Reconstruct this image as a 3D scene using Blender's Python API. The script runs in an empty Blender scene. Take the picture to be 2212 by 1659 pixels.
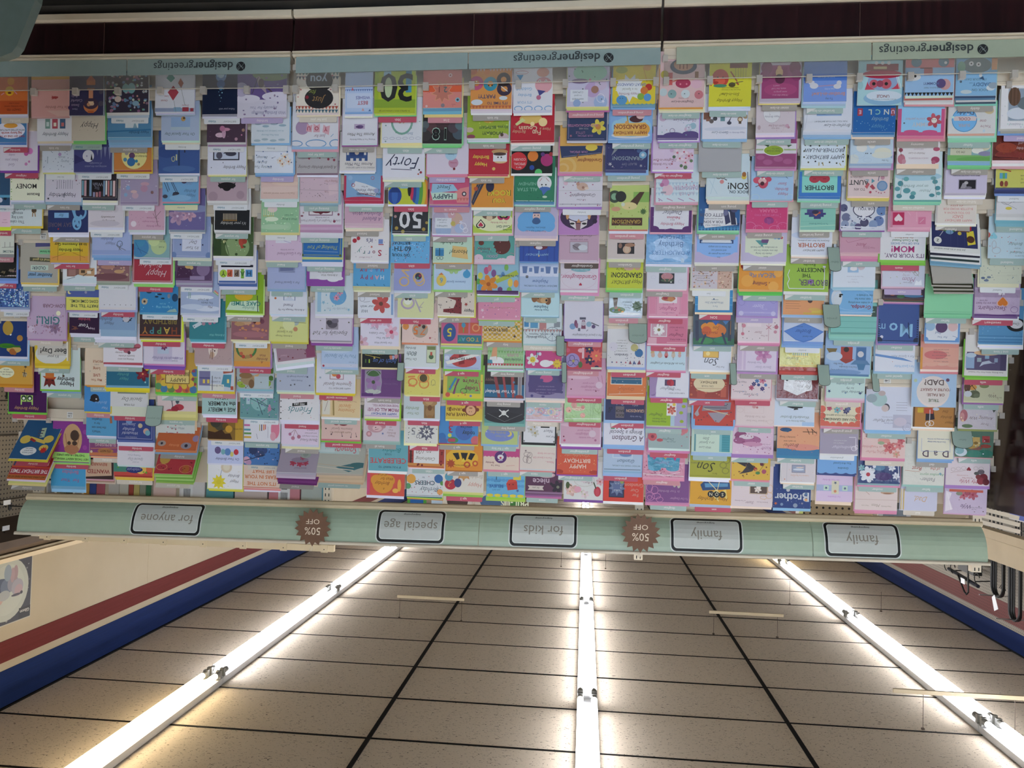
import bpy, math, random, re
from mathutils import Vector, Matrix
C = bpy.context.scene.collection
sc = bpy.context.scene
PI = math.pi
H0 = 1.335            # camera height above the floor; measured heights below are relative to the camera

# ---------------------------------------------------------------- camera, exposure, world
F_PX, YAW, PITCH, ROLL = 1696.73, 0.0931903, -0.0279866, 0.0277063
def cam_axes():
    cy, sy = math.cos(YAW), math.sin(YAW)
    f = Vector((sy*math.cos(PITCH), cy*math.cos(PITCH), math.sin(PITCH)))
    r = Vector((cy, -sy, 0)); u = r.cross(f)
    c, s = math.cos(ROLL), math.sin(ROLL)
    return r*c + u*s, u*c - r*s, f
_r, _u, _f = cam_axes()
cd = bpy.data.cameras.new('camera'); cam = bpy.data.objects.new('camera', cd); C.objects.link(cam)
# the photograph was taken with the camera held upside down
cam.matrix_world = Matrix(((-_r.x, -_u.x, -_f.x, 0), (-_r.y, -_u.y, -_f.y, 0), (-_r.z, -_u.z, -_f.z, H0), (0, 0, 0, 1)))
cd.sensor_fit = 'HORIZONTAL'; cd.sensor_width = 36.0; cd.lens = F_PX*36.0/2212.0
cd.clip_start = 0.02; cd.clip_end = 60
sc.camera = cam
vs = sc.view_settings
vs.view_transform = 'Standard'; vs.look = 'None'; vs.gamma = 1.0; vs.use_curve_mapping = False
vs.exposure = 1.35
SKY = 3.4             # daylight outside the shop window behind the camera
w = bpy.data.worlds.new('world'); sc.world = w; w.use_nodes = True
w.node_tree.nodes['Background'].inputs[0].default_value = (0.72, 0.85, 1.0, 1)
w.node_tree.nodes['Background'].inputs[1].default_value = SKY
TUBE = 8.0            # radiance of the fluorescent tubes

# ---------------------------------------------------------------- colours and materials
def lin(c):
    return c/12.92 if c <= 0.04045 else ((c+0.055)/1.055)**2.4
def hx(h):
    if len(h) == 3: h = h[0]*2+h[1]*2+h[2]*2
    return tuple(lin(int(h[i:i+2], 16)/255.0) for i in (0, 2, 4))
def mat(name, col=(.8, .8, .8), rough=.5, spec=.5, metal=0.0, emis=None, es=0.0):
    m = bpy.data.materials.new(name); m.use_nodes = True
    b = m.node_tree.nodes['Principled BSDF']
    b.inputs['Base Color'].default_value = (*col, 1); b.inputs['Roughness'].default_value = rough
    b.inputs['Specular IOR Level'].default_value = spec; b.inputs['Metallic'].default_value = metal
    if emis:
        b.inputs['Emission Color'].default_value = (*emis, 1); b.inputs['Emission Strength'].default_value = es
    return m
def nd(m, t, **kw):
    n = m.node_tree.nodes.new(t)
    for k, v in kw.items(): setattr(n, k, v)
    return n
def lk(m, a, b): m.node_tree.links.new(a, b)
def bsdf(m): return m.node_tree.nodes['Principled BSDF']
def printed(name, rough, spec, bump=0.0):
    m = mat(name, rough=rough, spec=spec)
    a = nd(m, 'ShaderNodeAttribute', attribute_name='Col')
    lk(m, a.outputs['Color'], bsdf(m).inputs['Base Color'])
    if bump:
        n = nd(m, 'ShaderNodeTexNoise'); n.inputs['Scale'].default_value = 38.0; n.inputs['Detail'].default_value = 3
        g = nd(m, 'ShaderNodeNewGeometry'); lk(m, g.outputs['Position'], n.inputs['Vector'])
        bp = nd(m, 'ShaderNodeBump'); bp.inputs['Strength'].default_value = bump; bp.inputs['Distance'].default_value = .01
        lk(m, n.outputs['Fac'], bp.inputs['Height']); lk(m, bp.outputs['Normal'], bsdf(m).inputs['Normal'])
    return m
M_PRINT = printed('printed_card', .5, .35)
M_FOIL = printed('foil_sleeve_card', .2, .4, .3)
def mottled(name, c1, c2, scale, rough=.6, stretch=(1, 1, 1), lo=.3, hi=.7, detail=4, bump=0.0, spec=.4):
    m = mat(name, c1, rough, spec)
    g = nd(m, 'ShaderNodeNewGeometry'); mp = nd(m, 'ShaderNodeMapping'); mp.inputs['Scale'].default_value = stretch
    n = nd(m, 'ShaderNodeTexNoise'); n.inputs['Scale'].default_value = scale; n.inputs['Detail'].default_value = detail
    r = nd(m, 'ShaderNodeValToRGB'); r.color_ramp.elements[0].position = lo; r.color_ramp.elements[1].position = hi
    r.color_ramp.elements[0].color = (*c1, 1); r.color_ramp.elements[1].color = (*c2, 1)
    lk(m, g.outputs['Position'], mp.inputs['Vector']); lk(m, mp.outputs['Vector'], n.inputs['Vector'])
    lk(m, n.outputs['Fac'], r.inputs['Fac']); lk(m, r.outputs['Color'], bsdf(m).inputs['Base Color'])
    if bump:
        bp = nd(m, 'ShaderNodeBump'); bp.inputs['Strength'].default_value = bump; bp.inputs['Distance'].default_value = .004
        lk(m, n.outputs['Fac'], bp.inputs['Height']); lk(m, bp.outputs['Normal'], bsdf(m).inputs['Normal'])
    return m
M_CREAM = mottled('cream_enamel', hx('d8cdb8'), hx('cfc3ad'), 9, .42)
M_LIP = mottled('cream_plastic', hx('d9cdba'), hx('d0c3b0'), 6, .5)
M_WOOD = mottled('dark_cherry_laminate', hx('1f1013'), hx('33191c'), 5, .2, (14, 14, .7), .35, .7, 6, spec=.7)
M_MINT = mottled('mint_board', hx('a9bba4'), hx('a5b7a0'), 30, .3)
M_STRIP = mottled('grey_green_board', hx('96a8a6'), hx('91a4a2'), 30, .45)
M_STRIP2 = mottled('sage_board', hx('aab5a0'), hx('a6b19c'), 30, .45)
M_DARK = mat('dark_shadow_plastic', hx('14110f'), .5)  # near-black plastic of the plinth and rivets
M_BLACK = mat('black_paint', hx('0d0d0d'), .5)
M_FLOOR = mottled('vinyl_floor', hx('706e6c'), hx('686664'), 7, .4)
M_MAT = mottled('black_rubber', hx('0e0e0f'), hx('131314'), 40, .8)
M_WALL = mottled('cream_wall', hx('a89b84'), hx('a3967e'), 3, .7)
M_BLUE = mottled('blue_paint', hx('102658'), hx('0e2250'), 4, .7, (1, 1, 30), spec=.12)
M_RED = mottled('red_paint', hx('642826'), hx('5c2422'), 4, .7, (1, 1, 30), spec=.12)
M_WHITE = mottled('white_enamel', hx('c4c6c8'), hx('bec0c2'), 5, .35)
M_METAL = mat('steel', hx('a8a8a8'), .35, .5, 1.0)
M_TEE = mottled('black_ceiling_tee', hx('0a0909'), hx('0e0d0c'), 10, .7, spec=.15)
M_OCHRE = mottled('cream_rail', hx('d6c5a4'), hx('cdbb99'), 8, .45)
M_BROWN = mottled('brown_shelf', hx('5a4a3c'), hx('4e4034'), 6, .6)
M_BADGE = mottled('brown_card', hx('74543f'), hx('6e4f3b'), 40, .6)
def tile_material():
    m = mat('acoustic_tile', hx('d6c9b7'), .9, .2)
    g = nd(m, 'ShaderNodeNewGeometry'); mp = nd(m, 'ShaderNodeMapping'); mp.inputs['Scale'].default_value = (1.0, 2.3, 1)
    mp.inputs['Rotation'].default_value = (0, 0, .6)
    n = nd(m, 'ShaderNodeTexNoise'); n.inputs['Scale'].default_value = 55; n.inputs['Detail'].default_value = 1.5; n.inputs['Distortion'].default_value = 1.2
    n2 = nd(m, 'ShaderNodeTexNoise'); n2.inputs['Scale'].default_value = 1.3; n2.inputs['Detail'].default_value = 2
    r = nd(m, 'ShaderNodeValToRGB'); r.color_ramp.elements[0].position = .315; r.color_ramp.elements[1].position = .36
    r.color_ramp.elements[0].color = (*hx('6a6258'), 1); r.color_ramp.elements[1].color = (*hx('d6c9b7'), 1)
    mx = nd(m, 'ShaderNodeMix', data_type='RGBA', blend_type='MULTIPLY'); mx.inputs['Factor'].default_value = .25
    lk(m, g.outputs['Position'], mp.inputs['Vector']); lk(m, mp.outputs['Vector'], n.inputs['Vector']); lk(m, g.outputs['Position'], n2.inputs['Vector'])
    lk(m, n.outputs['Fac'], r.inputs['Fac']); lk(m, r.outputs['Color'], mx.inputs['A']); lk(m, n2.outputs['Color'], mx.inputs['B'])
    lk(m, r.outputs['Color'], bsdf(m).inputs['Base Color'])
    bp = nd(m, 'ShaderNodeBump'); bp.inputs['Strength'].default_value = .5; bp.inputs['Distance'].default_value = .003
    lk(m, r.outputs['Color'], bp.inputs['Height']); lk(m, bp.outputs['Normal'], bsdf(m).inputs['Normal'])
    return m
M_TILE = tile_material()
def peg_material(name, base, hole, axis):
    """pegboard: round holes on an inch grid; axis is the horizontal world axis of the board"""
    m = mat(name, base, .7)
    g = nd(m, 'ShaderNodeNewGeometry'); sp = nd(m, 'ShaderNodeSeparateXYZ'); lk(m, g.outputs['Position'], sp.inputs[0])
    prev = []
    for ax in (axis, 'Z'):
        a = nd(m, 'ShaderNodeMath', operation='MULTIPLY'); a.inputs[1].default_value = 1/.0254; lk(m, sp.outputs[ax], a.inputs[0])
        f = nd(m, 'ShaderNodeMath', operation='FRACT'); lk(m, a.outputs[0], f.inputs[0])
        s = nd(m, 'ShaderNodeMath', operation='SUBTRACT'); s.inputs[1].default_value = .5; lk(m, f.outputs[0], s.inputs[0])
        q = nd(m, 'ShaderNodeMath', operation='MULTIPLY'); lk(m, s.outputs[0], q.inputs[0]); lk(m, s.outputs[0], q.inputs[1]); prev.append(q)
    ad = nd(m, 'ShaderNodeMath', operation='ADD'); lk(m, prev[0].outputs[0], ad.inputs[0]); lk(m, prev[1].outputs[0], ad.inputs[1])
    lt = nd(m, 'ShaderNodeMath', operation='LESS_THAN'); lt.inputs[1].default_value = .034; lk(m, ad.outputs[0], lt.inputs[0])
    mx = nd(m, 'ShaderNodeMix', data_type='RGBA'); mx.inputs['A'].default_value = (*base, 1); mx.inputs['B'].default_value = (*hole, 1)
    lk(m, lt.outputs[0], mx.inputs['Factor']); lk(m, mx.outputs['Result'], bsdf(m).inputs['Base Color'])
    return m
M_PEG = peg_material('tan_pegboard', hx('7a6f5c'), hx('1c1712'), 'Y')
M_PEGX = peg_material('tan_pegboard_rear', hx('a8977a'), hx('1c1712'), 'X')
M_PEGW = peg_material('white_pegboard', hx('8f887c'), hx('545048'), 'Y')
M_PEGR = peg_material('red_pegboard', hx('66302d'), hx('421a19'), 'Y')
def clear_plastic():
    m = bpy.data.materials.new('clear_plastic'); m.use_nodes = True; t = m.node_tree; t.nodes.clear()
    o = t.nodes.new('ShaderNodeOutputMaterial'); tr = t.nodes.new('ShaderNodeBsdfTransparent'); gl = t.nodes.new('ShaderNodeBsdfGlossy')
    df = t.nodes.new('ShaderNodeBsdfDiffuse'); df.inputs[0].default_value = (.75, .72, .68, 1)
    tr.inputs[0].default_value = (.93, .93, .92, 1); gl.inputs['Roughness'].default_value = .12
    m1 = t.nodes.new('ShaderNodeMixShader'); m1.inputs[0].default_value = .10; m2 = t.nodes.new('ShaderNodeMixShader'); m2.inputs[0].default_value = .06
    t.links.new(tr.outputs[0], m1.inputs[1]); t.links.new(df.outputs[0], m1.inputs[2])
    t.links.new(m1.outputs[0], m2.inputs[1]); t.links.new(gl.outputs[0], m2.inputs[2]); t.links.new(m2.outputs[0], o.inputs[0])
    return m
M_CLEAR = clear_plastic()
def window_glass():
    m = bpy.data.materials.new('window_glass'); m.use_nodes = True; t = m.node_tree; t.nodes.clear()
    o = t.nodes.new('ShaderNodeOutputMaterial'); tr = t.nodes.new('ShaderNodeBsdfTransparent'); gl = t.nodes.new('ShaderNodeBsdfGlossy'); mx = t.nodes.new('ShaderNodeMixShader')
    gl.inputs['Roughness'].default_value = .02; mx.inputs[0].default_value = .08
    t.links.new(tr.outputs[0], mx.inputs[1]); t.links.new(gl.outputs[0], mx.inputs[2]); t.links.new(mx.outputs[0], o.inputs[0])
    return m
M_GLASS = window_glass()
M_FROST = mat('frosted_plastic', hx('c9c3bb'), .35)
M_FROST.node_tree.nodes['Principled BSDF'].inputs['Alpha'].default_value = .75

# ---------------------------------------------------------------- mesh helpers
class MB:
    """collects faces with a colour each; build() links them as ONE mesh object"""
    def __init__(s): s.v = []; s.f = []; s.c = []
    def face(s, pts, col):
        n = len(s.v); s.v.extend(pts); s.f.append(tuple(range(n, n+len(pts)))); s.c.append(col)
    def mesh(s, vs_, fs_, col=(.8, .8, .8)):
        n = len(s.v); s.v.extend(vs_); s.f.extend(tuple(i+n for i in f) for f in fs_); s.c.extend([col]*len(fs_))
    def box(s, a, b, col=(.8, .8, .8), front=None):
        x0, y0, z0 = a; x1, y1, z1 = b
        v = [(x0, y0, z0), (x1, y0, z0), (x1, y1, z0), (x0, y1, z0), (x0, y0, z1), (x1, y0, z1), (x1, y1, z1), (x0, y1, z1)]
        f = [(0, 1, 5, 4), (1, 2, 6, 5), (2, 3, 7, 6), (3, 0, 4, 7), (4, 5, 6, 7), (3, 2, 1, 0)]
        n = len(s.v); s.v.extend(v); s.f.extend(tuple(i+n for i in q) for q in f); s.c.extend([front or col]+[col]*5)
    def prism(s, prof, x0, x1, col=(.8, .8, .8)):
        """(y,z) outline swept along x"""
        n = len(prof)
        v = [(x0, y, z) for y, z in prof]+[(x1, y, z) for y, z in prof]
        f = [(i, (i+1) % n, (i+1) % n+n, i+n) for i in range(n)]+[tuple(range(n-1, -1, -1)), tuple(range(n, 2*n))]
        s.mesh(v, f, col)
    def tube(s, pts, r, col=(.8, .8, .8), n=8, caps=True):
        rings = []
        for i, p in enumerate(pts):
            p = Vector(p); d = (Vector(pts[min(i+1, len(pts)-1)])-Vector(pts[max(i-1, 0)])).normalized()
            a = d.orthogonal().normalized() if i == 0 else (rings[-1][1]-d*rings[-1][1].dot(d)).normalized()
            b = d.cross(a)
            rr = r[i] if isinstance(r, (list, tuple)) else r
            rings.append(([tuple(p+a*math.cos(2*PI*k/n)*rr+b*math.sin(2*PI*k/n)*rr) for k in range(n)], a))
        v = [q for R_, _ in rings for q in R_]
        f = [(i*n+k, i*n+(k+1) % n, (i+1)*n+(k+1) % n, (i+1)*n+k) for i in range(len(pts)-1) for k in range(n)]
        if caps: f += [tuple(range(n-1, -1, -1)), tuple(range((len(pts)-1)*n, len(pts)*n))]
        s.mesh(v, f, col)
    def build(s, name, m, parent=None, fn=None, loc=None, smooth=False):
        vv = [fn(*p) for p in s.v] if fn else s.v
        me = bpy.data.meshes.new(name); me.from_pydata([tuple(p) for p in vv], [], s.f)
        a = me.attributes.new('Col', 'FLOAT_COLOR', 'CORNER'); buf = []
        for f, c in zip(s.f, s.c): buf.extend((*c, 1.0)*len(f))
        a.data.foreach_set('color', buf)
        if smooth: me.polygons.foreach_set('use_smooth', [True]*len(me.polygons))
        me.materials.append(m)
        o = bpy.data.objects.new(name, me); C.objects.link(o)
        if parent is not None: o.parent = parent
        if loc is not None: o.location = loc
        return o
def tag(o, label=None, cat=None, group=None, kind=None):
    if label: o['label'] = label
    if cat: o['category'] = cat
    if group: o['group'] = group
    if kind: o['kind'] = kind
    return o
def empty(name, loc=(0, 0, 0)):
    o = bpy.data.objects.new(name, None); C.objects.link(o); o.location = loc; o.empty_display_size = .1
    return o
def up(x, y, z): return (x, y, z+H0)

# ---------------------------------------------------------------- lettering: glyph meshes made once from the built-in font
CHARS = "ABCDEFGHIJKLMNOPQRSTUVWXYZabcdefghijklmnopqrstuvwxyz0123456789!?.,:'&%-+@ "
GL = {}
def make_glyphs():
    tmp = []
    def txt(body, off):
        cu = bpy.data.curves.new('t', 'FONT'); cu.body = body; cu.size = 1.0; cu.resolution_u = 2; cu.offset = off
        o = bpy.data.objects.new('t', cu); C.objects.link(o); tmp.append(o); return o
    for st, off in (('n', 0.0), ('b', .016), ('l', -.006)):
        bar = txt('||', off)
        GL[st] = {}
        for ch in CHARS: GL[st][ch] = (txt(ch, off), txt('|'+ch+'|', off))
        GL[st]['||'] = bar
    bpy.context.view_layer.update(); dg = bpy.context.evaluated_depsgraph_get()
    for st in ('n', 'b', 'l'):
        w0 = GL[st].pop('||').dimensions.x
        for ch, (o, m) in list(GL[st].items()):
            me = o.evaluated_get(dg).to_mesh()
            GL[st][ch] = ([(v.co.x, v.co.y) for v in me.vertices], [tuple(p.vertices) for p in me.polygons], m.dimensions.x-w0)
            o.evaluated_get(dg).to_mesh_clear()
    for o in tmp:
        cu = o.data; bpy.data.objects.remove(o); bpy.data.curves.remove(cu)
make_glyphs()
def letters(text, st='n', shear=0.0, xs=1.0, wobble=0.0):
    """outline of a line of text, 1 unit high em, centred on the origin: vertices, faces"""
    V = []; Fc = []; x = 0
    for i, ch in enumerate(text):
        g = GL[st].get(ch) or GL[st]['-']
        n = len(V); dy = wobble*math.sin(i*1.9)
        V.extend(((x+px)*xs+(py+dy)*shear, py+dy) for px, py in g[0]); Fc.extend(tuple(k+n for k in f) for f in g[1]); x += g[2]
    x *= xs
    return [(px-x/2, py-.34) for px, py in V], Fc, x

# ---------------------------------------------------------------- flat print: shapes in card units (u, v in % of the card width, v down from the top)
def clip(poly, hm):
    for ax, lim, sg in ((0, 0, 1), (0, 100, -1), (1, 0, 1), (1, hm, -1)):
        out = []
        for i, p in enumerate(poly):
            q = poly[(i+1) % len(poly)]; dp = (p[ax]-lim)*sg; dq = (q[ax]-lim)*sg
            if dp >= 0: out.append(p)
            if dp*dq < 0: t = dp/(dp-dq); out.append((p[0]+(q[0]-p[0])*t, p[1]+(q[1]-p[1])*t))
        poly = out
        if len(poly) < 3: return []
    return poly
def ell(u, v, a, b, n=None):
    n = n or (8 if max(a, b) < 3 else 14 if max(a, b) < 14 else 24)
    return [(u+a*math.cos(2*PI*k/n), v+b*math.sin(2*PI*k/n)) for k in range(n)]
def seg(u0, v0, u1, v1, wd):
    dx, dy = u1-u0, v1-v0; L = math.hypot(dx, dy) or 1; nx, ny = -dy/L*wd/2, dx/L*wd/2
    return [(u0+nx, v0+ny), (u1+nx, v1+ny), (u1-nx, v1-ny), (u0-nx, v0-ny)]
def shapes(cmd, rng, vmax):
    """one drawing command -> list of (convex polygon, colour)"""
    w_ = cmd.split(' '); k = w_[0]
    if k == 'p':
        n = [float(x) for x in w_[1:-1]]; pts = list(zip(n[::2], n[1::2])); c = hx(w_[-1])
        cu = sum(p[0] for p in pts)/len(pts); cv = sum(p[1] for p in pts)/len(pts)
        if len(pts) <= 4: return [(pts, c)]
        return [([(cu, cv), pts[i], pts[(i+1) % len(pts)]], c) for i in range(len(pts))]
    if k == 'G':
        c = hx(w_[1]); o = []
        for i in range(9): o.append(([(i*12, 0), (i*12+5, 0), (i*12+5, 70), (i*12, 70)], tuple(.6*a+.3 for a in c)))
        for j in range(6): o.append(([(0, 3+j*11), (100, 3+j*11), (100, 8+j*11), (0, 8+j*11)], tuple(.6*a+.3 for a in c)))
        for i in range(9):
            for j in range(6): o.append(([(i*12, 3+j*11), (i*12+5, 3+j*11), (i*12+5, 8+j*11), (i*12, 8+j*11)], c))
        return o
    f = [float(x) for x in w_[1:] if re.match(r'^-?[\d.]+$', x)]
    a = w_[1:]
    if k == 'c': return [(ell(float(a[0]), float(a[1]), float(a[2]), float(a[2])), hx(a[3]))]
    if k == 'e': return [(ell(*map(float, a[:4])), hx(a[4]))]
    if k == 'r':
        u0, v0, u1, v1 = map(float, a[:4]); return [([(u0, v0), (u1, v0), (u1, v1), (u0, v1)], hx(a[4]))]
    if k == 'l': return [(seg(*map(float, a[:5])), hx(a[5]))]
    if k == 'f':
        u, v, r = map(float, a[:3]); o = []
        for i in range(6):
            t = 2*PI*i/6+.3; pu, pv = u+r*.55*math.cos(t), v+r*.55*math.sin(t)
            pts = []
            for j in range(10):
                s_ = 2*PI*j/10; du, dv = r*.5*math.cos(s_), r*.3*math.sin(s_)
                pts.append((pu+du*math.cos(t)-dv*math.sin(t), pv+du*math.sin(t)+dv*math.cos(t)))
            c = hx(a[3]); c = tuple(x*(1.0 if i % 2 else .86) for x in c)
            o.append((pts, c))
        return o+[(ell(u, v, r*.24, r*.24, 8), hx(a[4]))]
    if k == 'h':
        u, v, r = map(float, a[:3]); c = hx(a[3])
        return [(ell(u-r*.45, v-r*.3, r*.55, r*.55, 14), c), (ell(u+r*.45, v-r*.3, r*.55, r*.55, 14), c), ([(u-r*.92, v-r*.05), (u+r*.92, v-r*.05), (u, v+r*1.05)], c)]
    if k == 's':
        u, v, r = map(float, a[:3]); c = hx(a[3]); n = 5 if r < 9 else 9; inner = .42 if r < 9 else .6
        pts = [(u+(r if i % 2 == 0 else r*inner)*math.sin(PI*i/n), v-(r if i % 2 == 0 else r*inner)*math.cos(PI*i/n)) for i in range(2*n)]
        return [([(u, v), pts[i], pts[(i+1) % (2*n)]], c) for i in range(2*n)]
    if k == 'x':
        n, r = int(float(a[0])), float(a[1]); c = hx(a[2])
        return [(ell(rng.uniform(3, 97), rng.uniform(3, vmax), r*rng.uniform(.7, 1.2), r*rng.uniform(.5, 1.1), 6 if r < 3 else 10), tuple(min(1, q*rng.uniform(.85, 1.15)) for q in c)) for _ in range(n)]
    if k == 'o':
        u, v, ra, rb, wd = map(float, a[:5]); c = hx(a[5]); n = 20; o = []
        for i in range(n):
            t0, t1 = 2*PI*i/n, 2*PI*(i+1)/n
            o.append(([(u+(ra-wd/2)*math.cos(t0), v+(rb-wd/2)*math.sin(t0)), (u+(ra+wd/2)*math.cos(t0), v+(rb+wd/2)*math.sin(t0)),
                       (u+(ra+wd/2)*math.cos(t1), v+(rb+wd/2)*math.sin(t1)), (u+(ra-wd/2)*math.cos(t1), v+(rb-wd/2)*math.sin(t1))], c))
        return o
    if k == 'k':
        n = int(float(a[0])); u, v = float(a[1]), float(a[2]); c = hx(a[3]); o = []
        for i in range(n):
            uu = u+i*(40/max(n, 8)); o.append((seg(uu, v, uu, v+16, 1.6), c)); o.append((ell(uu, v-2, 1, 2, 6), hx('e0a848')))
        return o
    if k == 'w':
        v = float(a[0]); c = hx(a[1]); return [(ell(5+i*10, v, 5.4, 4), c) for i in range(10)]
    if k == 'z':
        v = float(a[0]); c = hx(a[1]); return [([(i*8, v+4), (i*8+8, v+4), (i*8+4, v-4)], c) for i in range(13)]
    if k == 'd':
        u = float(a[0]); n = int(float(a[1])); c = hx(a[2]); st = vmax/max(n, 1)
        return [([(u-1.6, 2+i*st), (u+1.6, 2+i*st), (u+1.6, 4.5+i*st), (u-1.6, 4.5+i*st)], c) for i in range(n)]
    if k == 'B':
        i = float(a[0]); c = hx(a[1]); b = vmax+20
        return [([(i, i), (100-i, i), (100-i, i+1.2), (i, i+1.2)], c), ([(i, i), (i+1.2, i), (i+1.2, b), (i, b)], c), ([(98.8-i, i), (100-i, i), (100-i, b), (98.8-i, b)], c)]
    return []
STY = {'t': ('n', 0, .95, 0), 'i': ('n', .22, .92, 0), 'b': ('b', 0, 1.0, 0), 'q': ('l', .38, .88, .05)}
def print_art(cmds, wd, h, parent, rng, m, vmax):
    """the printed picture and the lettering of a card front, in raised films a few hundredths of a millimetre thick"""
    art, lt = MB(), MB(); y = -.0004; hm = h/wd*100
    P = lambda u, v, yy: ((u/100-.5)*wd, yy, h-v/100*wd)
    for cmd in cmds:
        if not cmd: continue
        y -= .00005
        if cmd[0] in STY and cmd[1] == ' ':
            a = cmd.split(' ', 5); k, u, v, s, c, text = a
            u, v, s = float(u), float(v), float(s); st = STY[k]
            vv, ff, tw = letters(text, st[0], st[1], st[2], st[3])
            room = min(u, 100-u)*2*.96
            sx = s if tw*s <= room else room/max(tw, .01)
            lt.mesh([P(u+px*sx, v-py*s, y) for px, py in vv], ff, hx(c))
        else:
            for poly, c in shapes(cmd, rng, vmax):
                q = clip(poly, hm-1)
                if q:
                    ar = sum(q[i][0]*q[(i+1) % len(q)][1]-q[(i+1) % len(q)][0]*q[i][1] for i in range(len(q)))
                    if ar > 0: q = q[::-1]
                    art.face([P(a_, b_, y) for a_, b_ in q], c)
                    y -= .000002
    if art.f: art.build('illustration', m, parent)
    if lt.f: lt.build('lettering', m, parent)
def line_of_text(mb, text, cx, cz, size, y, col, st='n', shear=0, xs=1.0, fn=None):
    vv, ff, tw = letters(text, st, shear, xs)
    mb.mesh([(cx+px*size, y, cz+py*size) for px, py in vv], ff, col)
    return tw*size
# ---------------------------------------------------------------- the room
WX0, WX1, YB, YF = -3.52, 3.40, -4.6, 17.4          # side walls, wall behind the camera, far wall
ZC = 1.88342+H0                                      # ceiling
TY0 = 4.36863                                        # a tile joint; joints follow every 2 ft
FT = .3048
def sbox(name, a, b, m, parent=None):
    mb = MB(); mb.box(a, b); o = mb.build(name, m, parent)
    if parent is None: tag(o, kind='structure')
    return o
sbox('floor', (WX0-.1, YB, -.1), (WX1+.1, YF, 0), M_FLOOR)
mb = MB(); mb.box((-3.0, 1.0, 0), (2.9, 2.49, .010)); o = mb.build('floor_mat', M_MAT); tag(o, 'long black rubber mat on the floor in front of the card rack', 'mat')  # black sheet added to keep this floor dark while the rest bounces light
rw = sbox('wall_right', (WX1, YB, 0), (WX1+.12, YF, ZC+.1), M_WALL)
lw = sbox('wall_left', (WX0-.12, YB, 0), (WX0, YF, ZC+.1), M_WALL)
sbox('wall_far', (WX0-.12, YF, 0), (WX1+.12, YF+.12, ZC+.1), M_WALL)
# the shop front behind the camera: a long window lets daylight in
VX0, VX1, VZ0, VZ1 = -3.2, 1.6, .55, 2.75
nw = MB(); nw.box((WX0-.12, YB-.12, 0), (WX1+.12, YB, VZ0)); nw.box((WX0-.12, YB-.12, VZ1), (WX1+.12, YB, ZC+.1)); nw.box((WX0-.12, YB-.12, VZ0), (VX0, YB, VZ1)); nw.box((VX1, YB-.12, VZ0), (WX1+.12, YB, VZ1))
tag(nw.build('wall_near', M_WALL), kind='structure')
wn = MB()
for k in range(5): x = VX0+(VX1-VX0)*k/4; wn.box((x-.03, YB-.09, VZ0), (x+.03, YB-.03, VZ1))
for z in (VZ0, VZ1-.05): wn.box((VX0, YB-.09, z), (VX1, YB-.03, z+.05))
wn = tag(wn.build('window_1', M_METAL), kind='structure')
for k in range(4):
    q = MB(); q.box((VX0+(VX1-VX0)*k/4+.03, YB-.063, VZ0+.05), (VX0+(VX1-VX0)*(k+1)/4-.03, YB-.057, VZ1-.05)); q.build('pane', M_GLASS, wn)
pl = bpy.data.lights.new('window_portal', 'AREA'); pl.shape = 'RECTANGLE'; pl.size = VX1-VX0; pl.size_y = VZ1-VZ0; pl.cycles.is_portal = True
po_ = bpy.data.objects.new('window_portal', pl); C.objects.link(po_); po_.location = ((VX0+VX1)/2, YB-.13, (VZ0+VZ1)/2); po_.rotation_euler = (-PI/2, 0, 0)
po_.rotation_euler = (PI/2, 0, PI)
sbox('blue_band', (WX1-.004, 2.2, 1.655+H0), (WX1, YF, ZC-.012), M_BLUE, rw)
sbox('red_band', (WX1-.004, 2.2, 1.478+H0), (WX1, YF, 1.606+H0), M_RED, rw)
sbox('wall_seam', (WX1-.0015, 5.945, .9+H0), (WX1, 5.949, 1.478+H0), mat('seam_shadow', hx('a89a80'), .8), rw)  # thin tan line along the joint of the wall
sbox('pegboard', (WX0, 2.0, -1.1+H0), (WX0+.006, YF, ZC-.02), M_PEGW, lw)
sbox('blue_band', (WX0+.006, 2.0, 1.715+H0), (WX0+.010, YF, ZC-.012), M_BLUE, lw)
sbox('red_band', (WX0+.006, 2.0, 1.515+H0), (WX0+.009, YF, 1.668+H0), M_PEGR, lw)
# ceiling: lay-in tiles (4 ft across, 2 ft deep) in a black grid
ceil = MB(); ceil.box((WX0-.12, YB, ZC+.03), (WX1+.12, YF, ZC+.1)); ceil.box((WX0, YB, ZC), (WX1, TY0-6*FT, ZC+.03))
ceil = tag(ceil.build('ceiling', M_TILE), kind='structure')
def tile_mesh(x0, x1):
    mb = MB(); g = .007; d = 2*FT
    mb.box((x0+g, g, 0), (x1-g, d-g, .02)); return mb
edges = [WX0, -.059-8*FT, -.059-4*FT, -.059, -.059+4*FT, -.059+8*FT, WX1]
rng = random.Random(4)
for i in range(6):
    proto = None
    for j in range(-3, 22):
        if proto is None: proto = o = tile_mesh(edges[i], edges[i+1]).build('ceiling_tile', M_TILE, ceil)
        else: o = proto.copy(); C.objects.link(o)
        o.location = (0, TY0+2*FT*j, ZC+rng.uniform(-.0012, .0012))
tee = MB(); tee.box((-.008, TY0-6*FT, -.003), (.008, YF, .012))
for k in (-4, 4):
    mb = MB(); mb.box((-.059+k*FT-.013, TY0-6*FT, ZC-.005), (-.059+k*FT+.013, YF, ZC+.012)); mb.build('main_runner', M_TEE, ceil)
cross = None
for j in range(-3, 22):
    if cross is None:
        mb = MB(); mb.box((WX0, -.007, -.003), (WX1, .007, .012)); cross = o = mb.build('cross_tee', M_TEE, ceil)
    else: o = cross.copy(); C.objects.link(o)
    o.location = (0, TY0+2*FT*j, ZC)
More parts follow.
